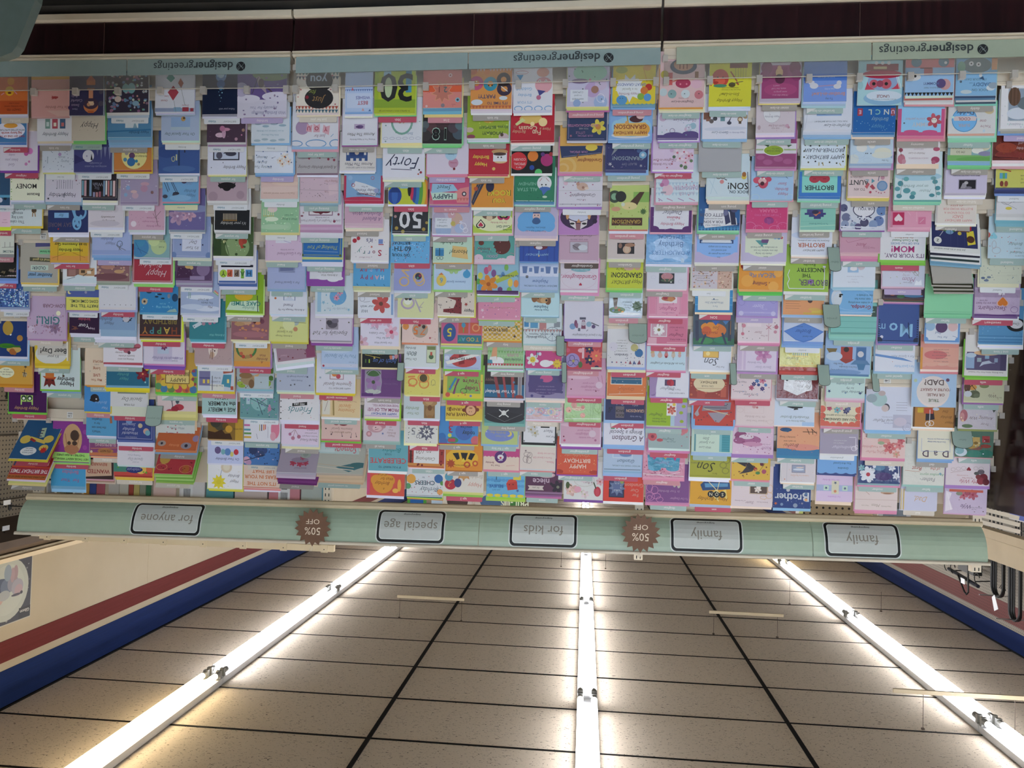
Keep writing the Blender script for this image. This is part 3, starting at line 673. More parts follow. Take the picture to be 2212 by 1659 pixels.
# ---------------------------------------------------------------- the greeting cards
TABLE = r"""
0 3 20962 -6677 616 -6648 0 0|357|edde|w BIRTHDAY|dark blue photo card with white face at rack edge|c 60 30 14 dde/c 30 40 10 123/r 0 45 100 60 6ac
0 4 21183 -5961 699 -5836 0 0|ecd|ede4|r birthday|pale pink card with faint script at rack edge|i 30 22 9 a68 with love/i 30 36 8 a68 wishes
0 5 21238 -5028 784 -4917 0 0|dfe4d8|e999|p birthday|pale green WELCOME card at rack edge|b 28 12 15 466 WELCOME/l 0 34 60 30 1.5 333/l 20 34 20 56 1.5 333/l 45 32 45 56 1.5 333/l 70 30 70 56 1.5 333
0 6 21324 -4188 810 -3999 0 0|222|e79d,e8ae|r for anyone|black card edged with small coloured triangles|z 10 dcc/z 30 867/q 22 34 20 cb9 Just/e 60 24 30 14 111/q 62 26 20 ba8 for
0 7 21190 -3149 1174 -2992 0 0|46a|e9ac,cdde|w BIRTHDAY|blue card with white snowy tree pattern|x 60 3 9ce/x 50 2.4 dee/l 15 5 15 50 2 cde/l 22 8 22 55 2 cde/l 30 6 30 50 2 cde/x 30 3 247
0 9 21660 -1346 1338 -1179 0 0|1e3a78|cdde,eace|m for anyone|navy card with brown horse on a green island|e 40 20 22 10 ca6/e 62 30 25 7 482/c 45 14 9 a63/c 38 10 6 a63/r 20 26 75 31 373/c 22 52 9 b84/c 50 62 3 fff/c 56 68 3 fff/e 58 80 16 20 b94
0 10 21619 -310 1347 -176 0 0|d9a648|ec82,ed93|p birthday|mustard card with white speech bubble and striped cat|e 78 32 24 15 eec/t 78 26 7 553 Some say/t 78 33 7 553 nothing can be/t 78 40 7 553 worse/c 22 28 7 ba8/l 20 20 24 40 1.6 543/l 26 20 22 42 1.6 543/l 16 30 30 34 1.6 543/s 20 50 6 543
0 11 21285 754 1560 834 0 0|4a1a58|e7c4|r birthday|purple card with green big-eyed monster reading Happy Birthday|i 52 9 11 c9a26a Happy Birthday/r 36 26 68 42 bd7/p 36 18 39 18 41 42 36 42 bd7/p 65 18 68 18 68 42 63 42 bd7/c 44 35 6.5 243/c 60 35 6.5 243/c 44 34 3.4 ffe/c 60 34 3.4 ffe/r 51 24 53 44 243/l 26 44 78 44 2 314
0 13 20984 2515 1541 2619 34 0|2f5f8c|edc4|r birthday|blue card with yellow striped cartoon cat talking in bubble|e 58 22 21 12 f0f0f0/t 58 17 6 345 Don't worry/t 58 23 6 345 you aren't/t 58 29 6 345 dead yet/e 22 32 12 10 e8c860/s 20 26 10 c33/e 20 58 13 11 e8c860/e 80 55 14 12 e8c860/l 24 48 70 60 9 e8c860/l 40 62 45 90 12 bca/l 42 66 56 66 3 556/l 42 74 56 74 3 556/l 42 82 56 82 3 556/l 52 50 68 58 6 a33
0 14 21290 3339 1580 3582 30 0|d8603c|cede,cdd8,ced9|g birthday|red newspaper card headed THE BIRTHDAY TIMES|r 0 2 100 12 b86a3a/b 50 7 6 431 LAST LIVING DINOSAUR DEAD AT 60/r 0 13 100 32 b03a44/b 50 22 14 eee THE BIRTHDAY TIMES/r 0 34 40 60 a33/b 20 44 15 eee FIRE/r 44 36 70 58 dcc/c 58 46 5 544/r 74 36 98 58 457
1 0 20064 -9657 1111 -9550 0 0|d8763c|cdde,cccd|c birthday|orange card with winking yellow emoji face|r 0 2 100 42 c4562a/b 45 14 9 6a2a18 CRAZY? YES/t 45 24 8 6a2a18 Your birthday comes/t 45 33 8 6a2a18 once a year/c 60 72 15 e8b830/c 55 74 2.5 432/l 62 74 70 74 1.5 432/e 60 66 6 3 732/l 35 62 45 72 3 d9a/l 78 66 88 60 3 d9a/c 56 102 12 e8a030
1 1 20255 -8764 1077 -8610 0 0|4a86c0|e5a86c8,cdde|r birthday|blue card with white oval reading big funny words|e 55 40 50 28 eef/b 52 20 9 a33 THEY SAY ONE OF THE/b 52 30 11 a33 big funny words/b 52 40 8 567 WITH LETTERS & PICTURES/e 55 54 24 8 e8a848
1 2 20170 -7851 1418 -7776 0 0|e2dcea|e8848a8|r religious|lilac card with small flowers reading God bless you|i 68 14 10 98a God/i 68 26 10 98a bless you/i 68 38 8 98a today/c 30 16 4 c8b/c 22 22 3 c8b/c 30 42 6 c6a/c 20 48 8 d8c
1 3 20042 -6861 1358 -6743 0 0|eef0d8|cdde,cabc|m birthday|green gingham card reading Because MONEY|d 92 9 8ab860/r 0 10 100 19 eef0d8/b 30 15 11 222 Because/r 0 30 100 44 eef0d8/b 50 37 17 222 MONEY/b 35 56 11 222 is money
1 4 20295 -6003 1391 -5916 0 0|d8e2e4|ee2c848|m birthday|white card reading This cake isn't big enough|t 68 10 11 345 This cake/t 68 21 11 345 isn't big/t 68 32 11 345 enough/t 68 43 11 345 for things/c 22 40 7 543/l 18 24 20 36 3 a86/l 26 24 25 36 3 a86/p 8 58 20 58 14 44 567
1 6 20028 -4038 1450 -3904 0 0|b5b0a4|ee8c868,ceed|m for anyone|grey card of torn words reading Another year OLDER|p 15 13 80 10 80 28 15 24 8fb0d0/b 46 19 12 345 Another year/p 25 32 72 30 72 44 25 44 c8dcd0/b 50 37 11 345 OLDER!/p 12 52 75 54 75 64 12 62 554/b 44 58 8 dc8 Well it's good/p 20 72 50 72 50 84 20 84 8c9/b 34 78 8 243 to know/p 10 92 60 90 60 100 10 100 558
1 8 20061 -2075 1513 -1951 0 0|c8b0cc|cc8b0cc,eb78ab8|c birthday|mauve card reading Hey GIRL! with lilac flowers|b 48 26 12 867 Hey,/f 27 24 14 967a9a 867/b 45 42 27 4a8088 GIRL!/x 12 2 967/c 88 20 8 d8c8dc/x 24 2 a8a/b 30 78 12 867 LOW-CARB/c 18 60 6 eec
1 9 19984 -1117 1384 -932 0 0|e0c23c|ed8b830,ee8cc48|m birthday|yellow card with white mug badge reading Beer Day!|e 52 26 46 28 dcdcd8/r 8 22 92 58 ccc8c0/i 46 19 11 333 It's your/b 46 34 19 222 Beer Day!/l 6 8 6 60 3 eee/l 2 8 2 66 3 ba8/r 10 54 88 58 a86
1 10 19803 -146 1574 -13 0 0|cfdede|e8c4,c8ac|m for anyone|pale card with red fox in orange hat reading Happy Birthday|b 33 13 14 222 Happy/b 36 25 13 222 Birthday/l 40 42 44 36 1.5 583/c 42 33 3 543/p 62 8 66 26 88 26 92 6 84 14 72 14 7a2a28/p 60 30 96 32 88 26 64 24 b85028/r 66 28 88 46 d07838/c 70 22 2 222/c 84 22 2 222/p 72 14 84 14 78 4 633
1 13 19809 2666 1508 2753 0 0|8a3a90|e8c8,ea8d060|r birthday|purple card of wrinkly dog face reading THEY'RE LAUGH LINES|r 0 2 100 26 a8e078/b 50 9 7.5 232 HEY! THOSE AREN'T WRINKLES/b 50 19 7.5 232 THEY'RE LAUGH LINES!/e 46 60 26 40 c8a078/e 48 34 20 12 b07858/e 40 70 12 14 4a3830/e 40 50 7 6 4a3830/e 55 50 5 5 4a3830/l 26 74 34 40 2 a87850/l 66 74 60 40 2 a87850/c 12 40 6 a04aa0/c 84 50 6 a04aa0/c 88 80 6 a04aa0/c 12 80 6 a04aa0
1 14 20080 3618 1438 3866 0 0|4aa0d0|c7ac,c9ce|-|bright blue card reading For Your Birthday|t 28 16 14 b0527a For/t 58 16 14 b0527a Your/t 44 38 15 c86a8a Birthday
2 0 18673 -9545 1402 -9521 0 0|dca8a4|cc99|-|dusty pink card with small red bird|i 32 24 9 965 On Your Birthday/e 38 48 9 3 a44/l 30 50 46 44 1.6 a44/l 34 44 46 52 1.6 a44/t 60 66 5 965 wishing you joy/r 0 92 100 112 e0b060/p 0 2 30 2 60 16 0 16 e0bcb4
2 1 18683 -8799 1283 -8668 0 0|e6e8f0|edcd0b8,cccd|g for kids|white Happy Birthday card with three tall picture panels|i 46 18 13 567 Happy Birthday/r 18 34 34 60 468/r 22 40 30 50 c77/r 40 34 56 60 b56/r 44 40 52 50 eed/r 62 34 76 60 78a098/r 65 40 73 52 cdd
2 2 18670 -7850 1228 -7734 0 0|d4dce8|cdde,cdd8|w for him|pale blue dotted card with faint flower stems|x 30 1.4 679/i 30 26 8 89a Birthday/i 40 38 8 89a Wishes/c 46 46 5 b9c/l 46 46 50 58 1 9ab/r 82 20 84 40 9ab
2 3 18631 -6812 1345 -6712 0 0|d8d2e0|e9ab8d0|g for him|lilac card with dark stars reading Happy Birthday|i 32 17 15 556 Happy/i 66 17 15 556 Birthday/s 92 8 4 223/s 70 60 3 845/s 14 56 3 845/l 25 34 25 56 1.2 889/l 31 34 31 58 1.2 889/l 37 34 37 58 1.2 889/l 43 34 43 56 1.2 889/l 49 34 49 58 1.2 889/l 55 34 55 57 1.2 889/l 61 34 61 58 1.2 889/l 67 34 67 55 1.2 889/x 12 1.4 456
2 4 18613 -5778 1528 -5618 0 0|2c3868|cdde,ceef|g for anyone|navy card with looping pale blue ribbon and tag|b 70 18 14 655a6a SAY MORE/o 28 22 9 14 5 7ab0d8/l 24 14 40 60 7 7ab0d8/l 36 16 16 40 6 7ab0d8/o 20 48 14 16 5 7ab0d8/r 48 34 84 46 8ab8e0/q 66 40 11 246 for/c 74 8 2 a33
2 5 18700 -4778 1464 -4704 0 0|dcb438|ed8a048,ea8b8e8|r for him|golden card reading Happy Birthday to an Awesome Guy|r 22 24 78 60 d8cc48/b 46 28 10 442 Happy Birthday/b 46 42 10 442 to an Awesome Guy/r 0 2 100 14 e0a050/l 20 2 24 60 1 863/l 80 2 78 60 1 863/l 8 10 40 22 1 a73/l 60 20 94 8 1 a73/c 90 50 6 e0b050
2 6 18457 -4021 1299 -3944 0 0|e6ecf0|cdde|m birthday|cartoon card of snowy brown house with pink door|r 6 22 60 44 c8a078/r 52 20 88 46 8a6860/r 62 22 84 44 a88078/p 0 2 100 2 100 10 70 18 55 26 40 22 20 16 0 20 d4e4ec/l 88 12 64 18 1.2 567/l 10 40 40 22 3 765/r 16 28 28 36 e8e0d0/r 34 30 46 38 543
2 7 18483 -3081 1271 -2999 0 0|e2dc70|ca8b,eb8b8d8|w BIRTHDAY|yellow card reading PARTY TILL THE COWS COME HOME|b 44 13 12 344 PARTY TILL THE/b 46 26 12 344 COWS COME HOME.../r 0 38 100 60 5868a8/c 90 52 6 e8e0a0/c 86 54 5 5868a8/c 40 52 4 99b
2 8 18561 -2254 1183 -2113 0 0|341c3c|cdde,cdde|m birthday|dark plum card reading Hope Your Birthday|b 26 15 10 cbc Hope/b 52 24 17 ddd Your/b 50 44 12 b56 birthday/l 70 14 92 12 2 8a5a40/l 74 18 90 22 2 8a5a40/s 80 16 8 7a4a40
2 10 18392 -352 860 -278 0 0|e4d0b8|ee0a050,ed89848|m for anyone|orange edged card reading May You LIVE Long|b 45 22 14 a86040 May You/b 45 44 18 a85038 LIVE/t 76 60 8 777 as/b 45 72 17 a86040 Long/t 45 90 7 777 as these/b 40 104 14 a86040 PEOPLE/d 3 5 a65
2 11 18457 655 1049 715 0 0|4a90d0|ed8c048|p birthday|bright blue card of dark cat reading Your Birthday|q 20 14 14 c0c8d8 Your/q 34 34 15 a0b8d8 Birthday/e 60 50 16 14 2a2428/c 50 44 8 2a2428/p 60 34 80 40 70 58 2a2428/c 54 46 3 ddd
2 12 18392 1579 1301 1700 0 0|5aa0cc|cdde,cbcd|m for anyone|light blue card asking What's the best use|b 68 12 9 456 What's/b 60 24 9 456 the best use/b 66 36 9 456 for a/b 66 48 9 456 10-gallon/l 22 38 24 58 7 a86a48/r 4 60 36 66 976
2 13 18441 2386 1250 2453 0 0|8a4a7a|cec8,ce98|c birthday|purple and orange card reading ITS NOT SURPRISING|r 0 2 100 12 c87850/e 48 17 26 8 b07848/b 48 17 9 4a2a30 ITS NOT/b 48 36 13 caa SURPRISING/l 4 28 96 24 2 c86/c 6 14 4 dca/c 94 14 4 dca
2 14 18846 3299 1262 3486 0 0|3c2a2c|cc9a,ca87,ccba|-|dark western WANTED reward card|p 6 12 98 6 92 60 8 62 c8a890/b 50 24 17 8a3030 WANTED/b 48 46 13 a05040 REWARD/c 94 20 3 422
3 0 17398 -9597 1326 -9594 0 0|3c3a5e|c89a|-|midnight purple card with orange perfume bottle|e 34 24 20 18 d88858/e 34 30 20 14 4a3a50/c 30 30 5 e8c8a8/c 40 28 5 d8a078/p 26 36 42 36 34 24 eed0b0/r 26 6 42 12 c86838/r 28 44 40 66 d89878/r 24 64 44 70 a85838/r 22 78 46 90 c87848/p 22 90 46 90 34 104 b86038/b 80 16 7 99b Have a/i 76 26 10 bac Sweet/i 72 38 10 bac Colorful/i 78 50 10 bac Bully/i 74 64 8 bac Birthday/c 6 30 7 556/c 6 60 6 556/c 90 20 6 436
3 1 17449 -8815 1273 -8705 0 0|d2c8b8|e78c878,e88d078|m BIRTHDAY|beige card with brush script Happy|q 42 40 22 444 Happy/l 20 30 26 24 1 654/x 6 .8 876
3 2 17390 -7788 1413 -7735 0 0|4a4e86|c99b,ccdd|w BIRTHDAY|indigo card with white moon and stalactites|c 62 40 15 dcdce6/c 66 40 2 99b/p 50 30 56 30 54 46 223/i 42 14 7 99b wishing you the peace/i 42 22 7 99b of moonlight/p 2 62 10 62 6 30 8a90b8/p 14 62 22 62 18 36 8a90b8/p 24 62 32 62 28 30 7a80a8/p 34 62 42 62 38 40 7a80a8/p 70 30 98 20 98 44 3a3a70
3 3 17335 -6960 1372 -6717 0 0|3a3038|e334,eeae8d0,ceee|m for anyone|card of coloured book spines lettered Wish Big|l 6 4 6 44 6 e8c8c8/l 14 6 14 44 5 8ab/l 21 4 21 44 4 c88/l 27 8 27 44 4 eee/l 33 4 33 44 5 7a9ab8/l 70 4 70 46 6 7a9ab8/l 78 6 78 46 5 222/l 84 4 84 44 6 c8a0a8/l 91 6 91 44 5 7ab/l 97 4 97 40 5 caa/r 36 16 66 46 1a1418/b 50 34 13 889 Wish/b 52 24 11 667 Big/l 44 2 44 16 5 a67/l 52 2 52 14 6 b88/l 60 2 60 14 5 99b
3 4 17214 -5968 1401 -5810 0 0|d8d0d8|cdde,ceee|w BIRTHDAY|pale grey lilac card reading Growing up beautifully|i 40 16 8 655 Growing up/i 42 26 7 655 and beautifully/l 30 40 60 40 .8 a99/e 50 10 40 8 c8c0cc/c 22 46 8 ccc4cc
3 5 17101 -5031 1449 -4849 0 0|aab8e0|e8ab0e0,e7aa8d8|l birthday|periwinkle card with curled bow reading Happy Birthday|q 52 28 11 668 Happy/q 60 40 11 668 Birthday/o 28 28 7 7 1.2 456/l 20 8 38 26 1.2 667/l 32 6 24 30 1.2 667/l 8 10 30 20 1.2 667/r 0 2 100 12 9aaada
3 6 17215 -4129 1347 -3998 0 0|90686c|caab0a0,c99a898|w BIRTHDAY|brown misty mountain card with golden treetops|x 24 4 c8a888/e 30 26 14 5 c8a078/e 62 38 20 6 b88878/r 0 46 100 64 c09488/c 40 44 4 543/c 50 46 4 543/e 55 12 50 9 7a5058
3 7 17174 -3213 1474 -3040 0 0|dcdce4|cdcd8dc,ea8b0dc|r birthday|plain white card with a line of tiny dots|c 12 6 1 334/c 26 6 1 334/c 40 6 1 334/c 54 6 1 334/c 68 6 1 334/c 82 6 1 334
3 8 17380 -2407 1625 -1930 0 0|8aa8cc|c9ab8d4,c9ab8d4,ceef,cdde|m for anyone|blue fanned cards with black flourish reading Happy Birthday|q 62 14 10 556 Happy/q 70 24 11 556 Birthday/l 10 22 34 30 2.5 223/l 14 30 30 20 2.5 223/l 20 18 26 34 2 334/l 8 28 18 18 2 223/c 22 26 8 c8c8d0
3 9 17194 -1218 1537 -1053 0 0|e6e2ea|cb56,cdde|m birthday|white card with rose pink leaf branch|i 42 8 6 655 Wishing you every/i 40 16 6 655 bountiful of smiles/i 50 24 6 655 on your birthday/e 24 34 10 7 c07888/e 40 30 9 7 b86878/e 54 36 10 8 c88090/e 12 40 8 6 b86070/e 66 40 7 6 b87080/l 8 36 70 34 1.6 633/c 34 24 4 534
3 10 17157 -365 1728 -120 0 0|2a6c88|c7ac,ee8d838,ee0d030|-|teal card with red dahlia and yellow blooms|q 56 14 9 6ab0a0 Happy/q 58 24 9 6ab0a0 Birthday/f 14 26 16 7a2434 e8a068/f 14 26 9 9a3040 e8a068/c 48 36 6 e0c038/c 60 38 5 e0c038/c 4 38 5 e0c038/c 8 8 2 9cc
3 11 17230 430 1542 794 0 0|d8d8da|cd8dcc8,cd8dcc8,cd8dcc8|r birthday|grey card with framed garden picture reading Special Day|b 48 5 6 555 IT'S YOUR/q 40 18 13 555 Special Day/r 4 32 78 52 889088/c 24 40 4 b99/c 60 46 6 c9a/c 70 40 4 99a/l 20 48 60 36 1.2 654
3 12 17069 1710 1491 1947 0 0|3a4a88|c5a6aa8,cdde,cdde|r birthday|navy card reading Wonderful Birthday Surprises with little cupcakes|B 4 a8a8c8/q 62 18 11 ccd Wonderful/q 66 28 11 ccd Birthday/q 66 40 11 ccd Surprises/t 60 8 5 aab WISHING YOU/c 20 24 8 c8a090/c 16 20 7 7ab/c 36 38 6 c8b898/c 66 50 9 7a9ac8
3 13 17151 2691 1504 2758 0 0|dcd8e0|ccdd|-|white card with small scripted Special Day leaning out|q 50 16 10 889 Special Day/i 50 8 6 99a on your/i 54 26 6 99a Thinking of you/r 40 34 70 50 c8d0c8/c 56 40 5 b8b0c8
3 14 17513 3114 1704 3301 0 0|c85048|ca33,ce8c060,ee8c848|c for anyone|red card with yellow sun and blue oval reading celebrate|e 42 14 22 8 2a3a78/q 42 14 10 99c celebrate/r 60 8 92 28 4a8878/c 26 18 14 e8c060/c 6 16 8 d87048/e 42 14 20 7 2a3a78/q 42 14 10 aac celebrate/x 8 3 6a3
4 0 15871 -9688 1523 -9523 0 0|3a3446|cddd,cbcd|w BIRTHDAY|dark card crowded with blue and pink butterflies|x 30 4 6a8ab0/x 30 3.5 9a6a8a/x 24 3 b8c8c8/x 20 2.5 c89a88/e 40 54 9 12 7ab0b8/e 54 54 8 10 7ab0b8/e 30 20 8 6 8ab0c8/e 72 30 8 7 d8c8c0/x 12 2 8c8/b 12 6 6 8c8 35
4 1 15921 -8932 1580 -8597 0 0|5a90b8|c7ab0d0,c8ac,c8ab8d8,c9bd|g for anyone|blue fanned cards with white shirt and tie design|r 30 20 60 44 d8e0e4/p 32 20 42 20 38 34 8ab/r 8 30 24 46 3a70a0/r 74 32 90 46 3a70a0/i 28 10 8 246 Happy Birthday/l 0 16 100 12 3 3a78a8/b 16 50 12 334 FW
4 2 15933 -7870 1378 -7756 0 0|d08848|ca54,ee0c048|w BIRTHDAY|orange card with balloons on a lemon circle|c 46 36 34 e8e098/c 52 36 8 6a4a70/c 54 20 11 3a70a8/c 70 26 5 5a98c0/c 66 42 5 a8a0a0/c 40 22 4 3a90b8/c 34 14 3.5 a86/i 28 34 7 664 Birthdays are/i 30 42 6 664 Happy Days
4 3 15815 -6822 1357 -6705 0 0|a89cb8|c98a,eb4a8bc|w BIRTHDAY|mauve sky card with pink butterflies|e 34 46 12 5 c8a0b0/e 36 34 10 9 b890a8/e 60 16 9 8 c8a8b8/e 64 26 9 4 d8b8b8/c 80 36 6 8aa8d0/c 86 18 5 8ab0d0/c 14 24 4 866/x 8 1.6 d8d0dc
4 4 15657 -5888 1330 -5731 0 0|d0a8bc|ccdd8d8,cdde|g for anyone|rose card with white moon and bare twigs|c 86 16 8 e8dce4/i 30 10 7 a06080 Happy Birthday/i 38 22 6 a06080 with Warm thoughts/i 36 32 6 a06080 and Wishes/l 18 12 28 56 1.4 766/l 24 34 10 50 1.2 766/l 22 28 32 44 1 766/x 14 1 867/c 50 50 5 e0c8d4
4 5 15569 -4956 1340 -4902 0 0|88b0b4|cccd,c8ab|w BIRTHDAY|watercolour card fading from blue to green|c 84 26 26 4a88b8/c 88 46 20 4a90b8/c 30 30 22 b8cc98/c 44 46 16 c8d8a0/i 22 28 6 455 A wish/i 20 42 6 455 for you/l 78 10 96 40 1 358/l 60 10 90 24 1 358
4 6 15673 -4113 1505 -3945 0 0|a83848|cddd,e98d878,e98e078|r birthday|crimson card with white brush script Happy Birthday|q 38 20 22 d8c8cc Happy/q 52 42 20 d8c8cc Birthday/B 2 d8c8c8
4 7 15545 -3037 1458 -2974 0 0|3a88c0|c6ac|w BIRTHDAY|blue underwater card with seahorse and fish|c 88 28 8 c8b090/c 88 28 3 433/i 36 14 7 8cd A Birthday Wish/i 40 22 6 8cd for you/e 24 42 4 6 8a8a98/e 48 46 6 2 234/e 56 40 5 2 234/e 40 36 5 2 234/e 76 54 8 6 245/p 2 2 30 2 22 8 6 10 98b8b0/x 14 1.6 8cd/e 8 38 8 10 246
4 8 15605 -2144 1587 -2003 0 0|403034|ca85,ce8e0b0,ede4|r birthday|dark card with coloured capitals HAPPY BIRTHDAY|b 16 17 22 8a4a30 H/b 34 17 22 c8a850 A/b 52 17 22 5a9060 P/b 70 17 22 4a90a0 P/b 87 17 22 b07840 Y/b 50 38 17 8a7a40 BIRTHDAY/l 0 6 100 6 3 b85838
4 9 15574 -1198 1580 -997 0 0|dcd6e6|cc8b,e8050b0,e8858b8|r birthday|white card with square of purple daisy on violet envelope|q 34 14 9 659 Wonderful Birthday/t 34 8 5 668 WISHING YOU A/r 30 6 76 46 c8c0d8/r 38 24 66 46 b8c8dc/f 50 40 8 7a3a6a c86/q 46 14 9 659 Wonderful Birthday
4 10 15192 -151 1588 -20 0 0|c8a048|e6c4,e98d068|m birthday|swirling psychedelic card with yellow HAPPY BIRTHDAY sign|c 8 8 9 4a7aa8/c 26 8 9 c86a40/c 44 8 9 c04a60/c 62 8 9 6a8a50/c 80 8 9 4a80a8/c 94 14 8 5a9060/c 4 28 9 6a9a58/c 4 48 9 4a78a8/c 96 36 9 c87a40/c 96 56 9 4a88a8/x 14 4 a04a58/c 14 22 8 d8b848/c 80 22 8 d8b848/c 30 16 7 d8b848/c 50 14 7 d8b848/c 66 16 7 d8b848/c 18 40 8 d8b848/c 80 42 8 d8b848/r 18 22 76 54 e0cc80/l 18 22 76 22 1.5 532/l 18 22 18 54 1.5 532/l 76 22 76 54 1.5 532/b 46 30 13 764 HAPPY/b 46 44 12 764 BIRTHDAY
4 11 15312 547 1523 890 0 0|dcc8c8|cd8d090,ce0d890,cd0c880|m for anyone|pale pink card with red poppies overhanging|e 44 10 13 8 b03a48/e 66 -2 12 7 b04050/e 54 6 10 7 9a2a3a/l 60 10 64 34 2 445/l 48 18 52 36 2 445/e 62 30 10 5 4a5860/e 48 26 5 8 4a5860/p 10 -8 50 -10 64 -8 56 -2 20 -2 e0c8c8
4 12 15471 1507 1557 1646 0 0|ccd0cc|ce8d8c0,ee0c8a8|m birthday|grey green card headed On This Journey|l 4 5 96 4 1 b07078/x 16 2 b86068/q 44 20 8 678 When White/q 44 30 8 678 On This Journey/q 50 40 8 678 Not Alone/e 16 6 8 2.5 b04858/e 60 6 12 2.5 a85060
4 13 15321 2023 1622 2182 20 0|c86a40|cd85,e8ab0d0|g birthday|orange card with grey poppies tipped forward|e 26 12 13 8 98909a/c 26 12 4 334/e 86 16 10 7 a89890/c 86 16 3 334/c 6 30 8 98a/i 55 12 8 e8a070 Birthday
4 14 15466 2930 1511 3301 25 0|b84048|c9c6,cbd8,c8b5,cbd8,c8b5,ca8c868|c for anyone|red watermelon card with stack of green edges|o 20 14 16 10 1.4 d89060/o 84 18 14 8 1.4 d89068/c 20 14 10 b86838/c 80 40 14 c8a050/x 12 2 7a2a30
5 0 14156 -9656 1401 -9593 0 0|dce0ec|ccce,cbcd|-|white card of red and green kites on strings|r 0 3 100 12 9aa8c8/r 14 4 30 14 a84050/r 2 4 10 12 a84050/r 34 4 52 14 8ab0d0/p 54 38 66 50 54 62 42 50 a83848/p 54 30 68 50 54 66 40 50 b04858/p 34 60 42 72 36 84 28 72 a05038/p 60 74 72 84 62 98 50 84 5a9a90/p 46 98 54 104 48 110 40 104 a84050/p 30 98 38 102 32 108 26 102 5a80a8/l 52 30 46 2 .8 788/l 34 60 24 20 .8 788/i 76 30 6 a56 Cherish/i 70 40 6 a56 Love/i 22 18 6 a56 Dreams
5 1 14080 -8802 1370 -8693 0 0|b4c4e0|cced,ce0d8c4|w Birthday|pale blue card reading On Your Special Day|i 50 16 10 567 On Your Special Day/r 24 26 74 58 9ab8e0/r 24 26 74 34 b8ccdc/c 42 54 6 c8a060/c 40 56 3 543
5 2 14237 -7747 1490 -7653 0 0|44609c|cdde,cabc|w BIRTHDAY|deep blue card with a single hanging rope swing|l 50 8 50 60 4 334468/l 56 30 56 44 3 cc9/o 64 34 4 6 1.5 cc9/c 52 14 3 cb9/l 36 48 36 60 3 334/e 50 10 40 8 5070a8/e 80 50 24 14 3a5490
5 3 14289 -6827 1325 -6728 0 0|78aad4|eca8a9c,e48a8a8|y birthday|sky blue card with fairground chair swings|l 80 30 90 56 1.4 334/l 84 26 96 54 1.4 334/l 62 24 78 56 1.4 334/l 58 26 74 56 1.4 334/e 62 22 9 4 334/e 66 18 6 5 445/e 92 14 7 5 445/e 40 52 7 4 435/l 40 54 56 58 1.4 334/q 20 16 11 568 Happy/q 22 28 11 568 Birthday/q 24 48 9 88a OLD/e 50 10 30 8 8ab8dc
5 4 14156 -5898 1335 -5777 0 0|70689c|c89a,cccc|w BIRTHDAY|purple card with pink dahlia flower heads|f 76 36 24 b898b4 a88/f 76 36 14 a888a8 dcd/f 44 42 20 c8a0b4 a88/f 44 42 11 b08aa4 dcd/e 40 56 60 10 8890b8/c 14 32 3 aac/x 8 1 aac
5 5 14095 -4970 1421 -4863 0 0|94a4cc|cc8d0c8,ed8dcc8|m for anyone|blue card with white plaque reading It's Your Day!|r 24 16 74 50 d8dcec/B 3 b8c0dc/q 46 24 11 445 It's Your/q 44 38 12 445 Day!/c 20 32 2 224/c 78 32 2 224/c 4 6 8 7088b8/c 96 6 8 7088b8/c 96 58 8 7088b8
5 6 14121 -4187 1376 -3966 0 0|5c4468|c98a,caab,c98a|w BIRTHDAY|plum card with starry purple gift box|p 52 8 98 6 92 40 60 34 4a2c4c/p 56 36 80 42 100 36 78 34 6a4a60/e 64 36 10 5 d8b070/e 56 34 5 5 d8b878/c 24 30 18 8a7498/r 20 2 60 12 9a88ac/x 30 .9 b898b8
5 7 13979 -3045 1443 -2909 0 0|a8b8d8|cc8d0e0,cdde|w BIRTHDAY|cloud card with rainbow corner reading May You Always|l 2 50 12 58 3 d88/l 2 47 14 56 2 dc8/l 2 44 16 54 2 8b8/e 30 12 34 7 d4dcec/e 70 16 30 7 c8d4e8/e 50 40 36 6 dce4f0/q 22 16 9 446 May/q 30 26 8 446 You always/q 40 34 8 446 Be Loved/r 78 36 80 56 8aa/r 74 38 76 52 8aa
5 8 13804 -2124 1358 -1984 0 0|3a8490|c5ab,c6ab8c8,cdde|r birthday|teal card with white gift tag|p 64 40 86 28 92 36 70 48 c8d4dc/c 86 34 1.5 456/i 22 12 8 8cc A Birthday Wish/c 42 44 5 b88098/c 60 42 5 a88898/c 30 46 4 b8a
5 9 13674 -1241 1426 -1153 0 0|b8a0a0|cc8bcc0,cdde|w BIRTHDAY|taupe card with white horse head|e 50 38 13 20 e0d4cc/e 52 24 6 8 c8a890/p 38 54 44 42 46 56 c8b0a8/p 62 54 56 42 54 56 c8b0a8/l 52 40 52 12 2 7a5a48/l 56 36 58 14 1.6 8a6a50/c 46 34 2 433/x 20 1.2 a08a8a
5 10 13662 -247 1418 -154 0 0|c8d0dc|ee0c838|p birthday|watercolour card of a purple and brick village street|r 66 14 96 56 7a78a0/r 80 20 86 30 e0c860/r 68 20 74 30 e0c860/r 66 32 96 36 5a5888/p 10 10 36 14 30 44 8 44 4a90a8/r 14 22 20 32 e8d888/p 4 50 30 46 32 58 4 58 a85a48/r 28 2 66 18 e0e0d8/i 48 14 7 556 Your Birthday/i 50 24 7 556 is coming/i 46 34 7 556 by ship/r 2 4 10 14 b85a48/l 60 2 60 40 2 556
5 11 13653 613 1331 747 0 0|a8cac8|cdde,ceef|r birthday|aqua card lettered AGE is MERELY the NUMBER|b 42 13 16 222 AGE is MERELY/b 42 30 16 222 the NUMBER/b 40 46 12 222 of YEARS
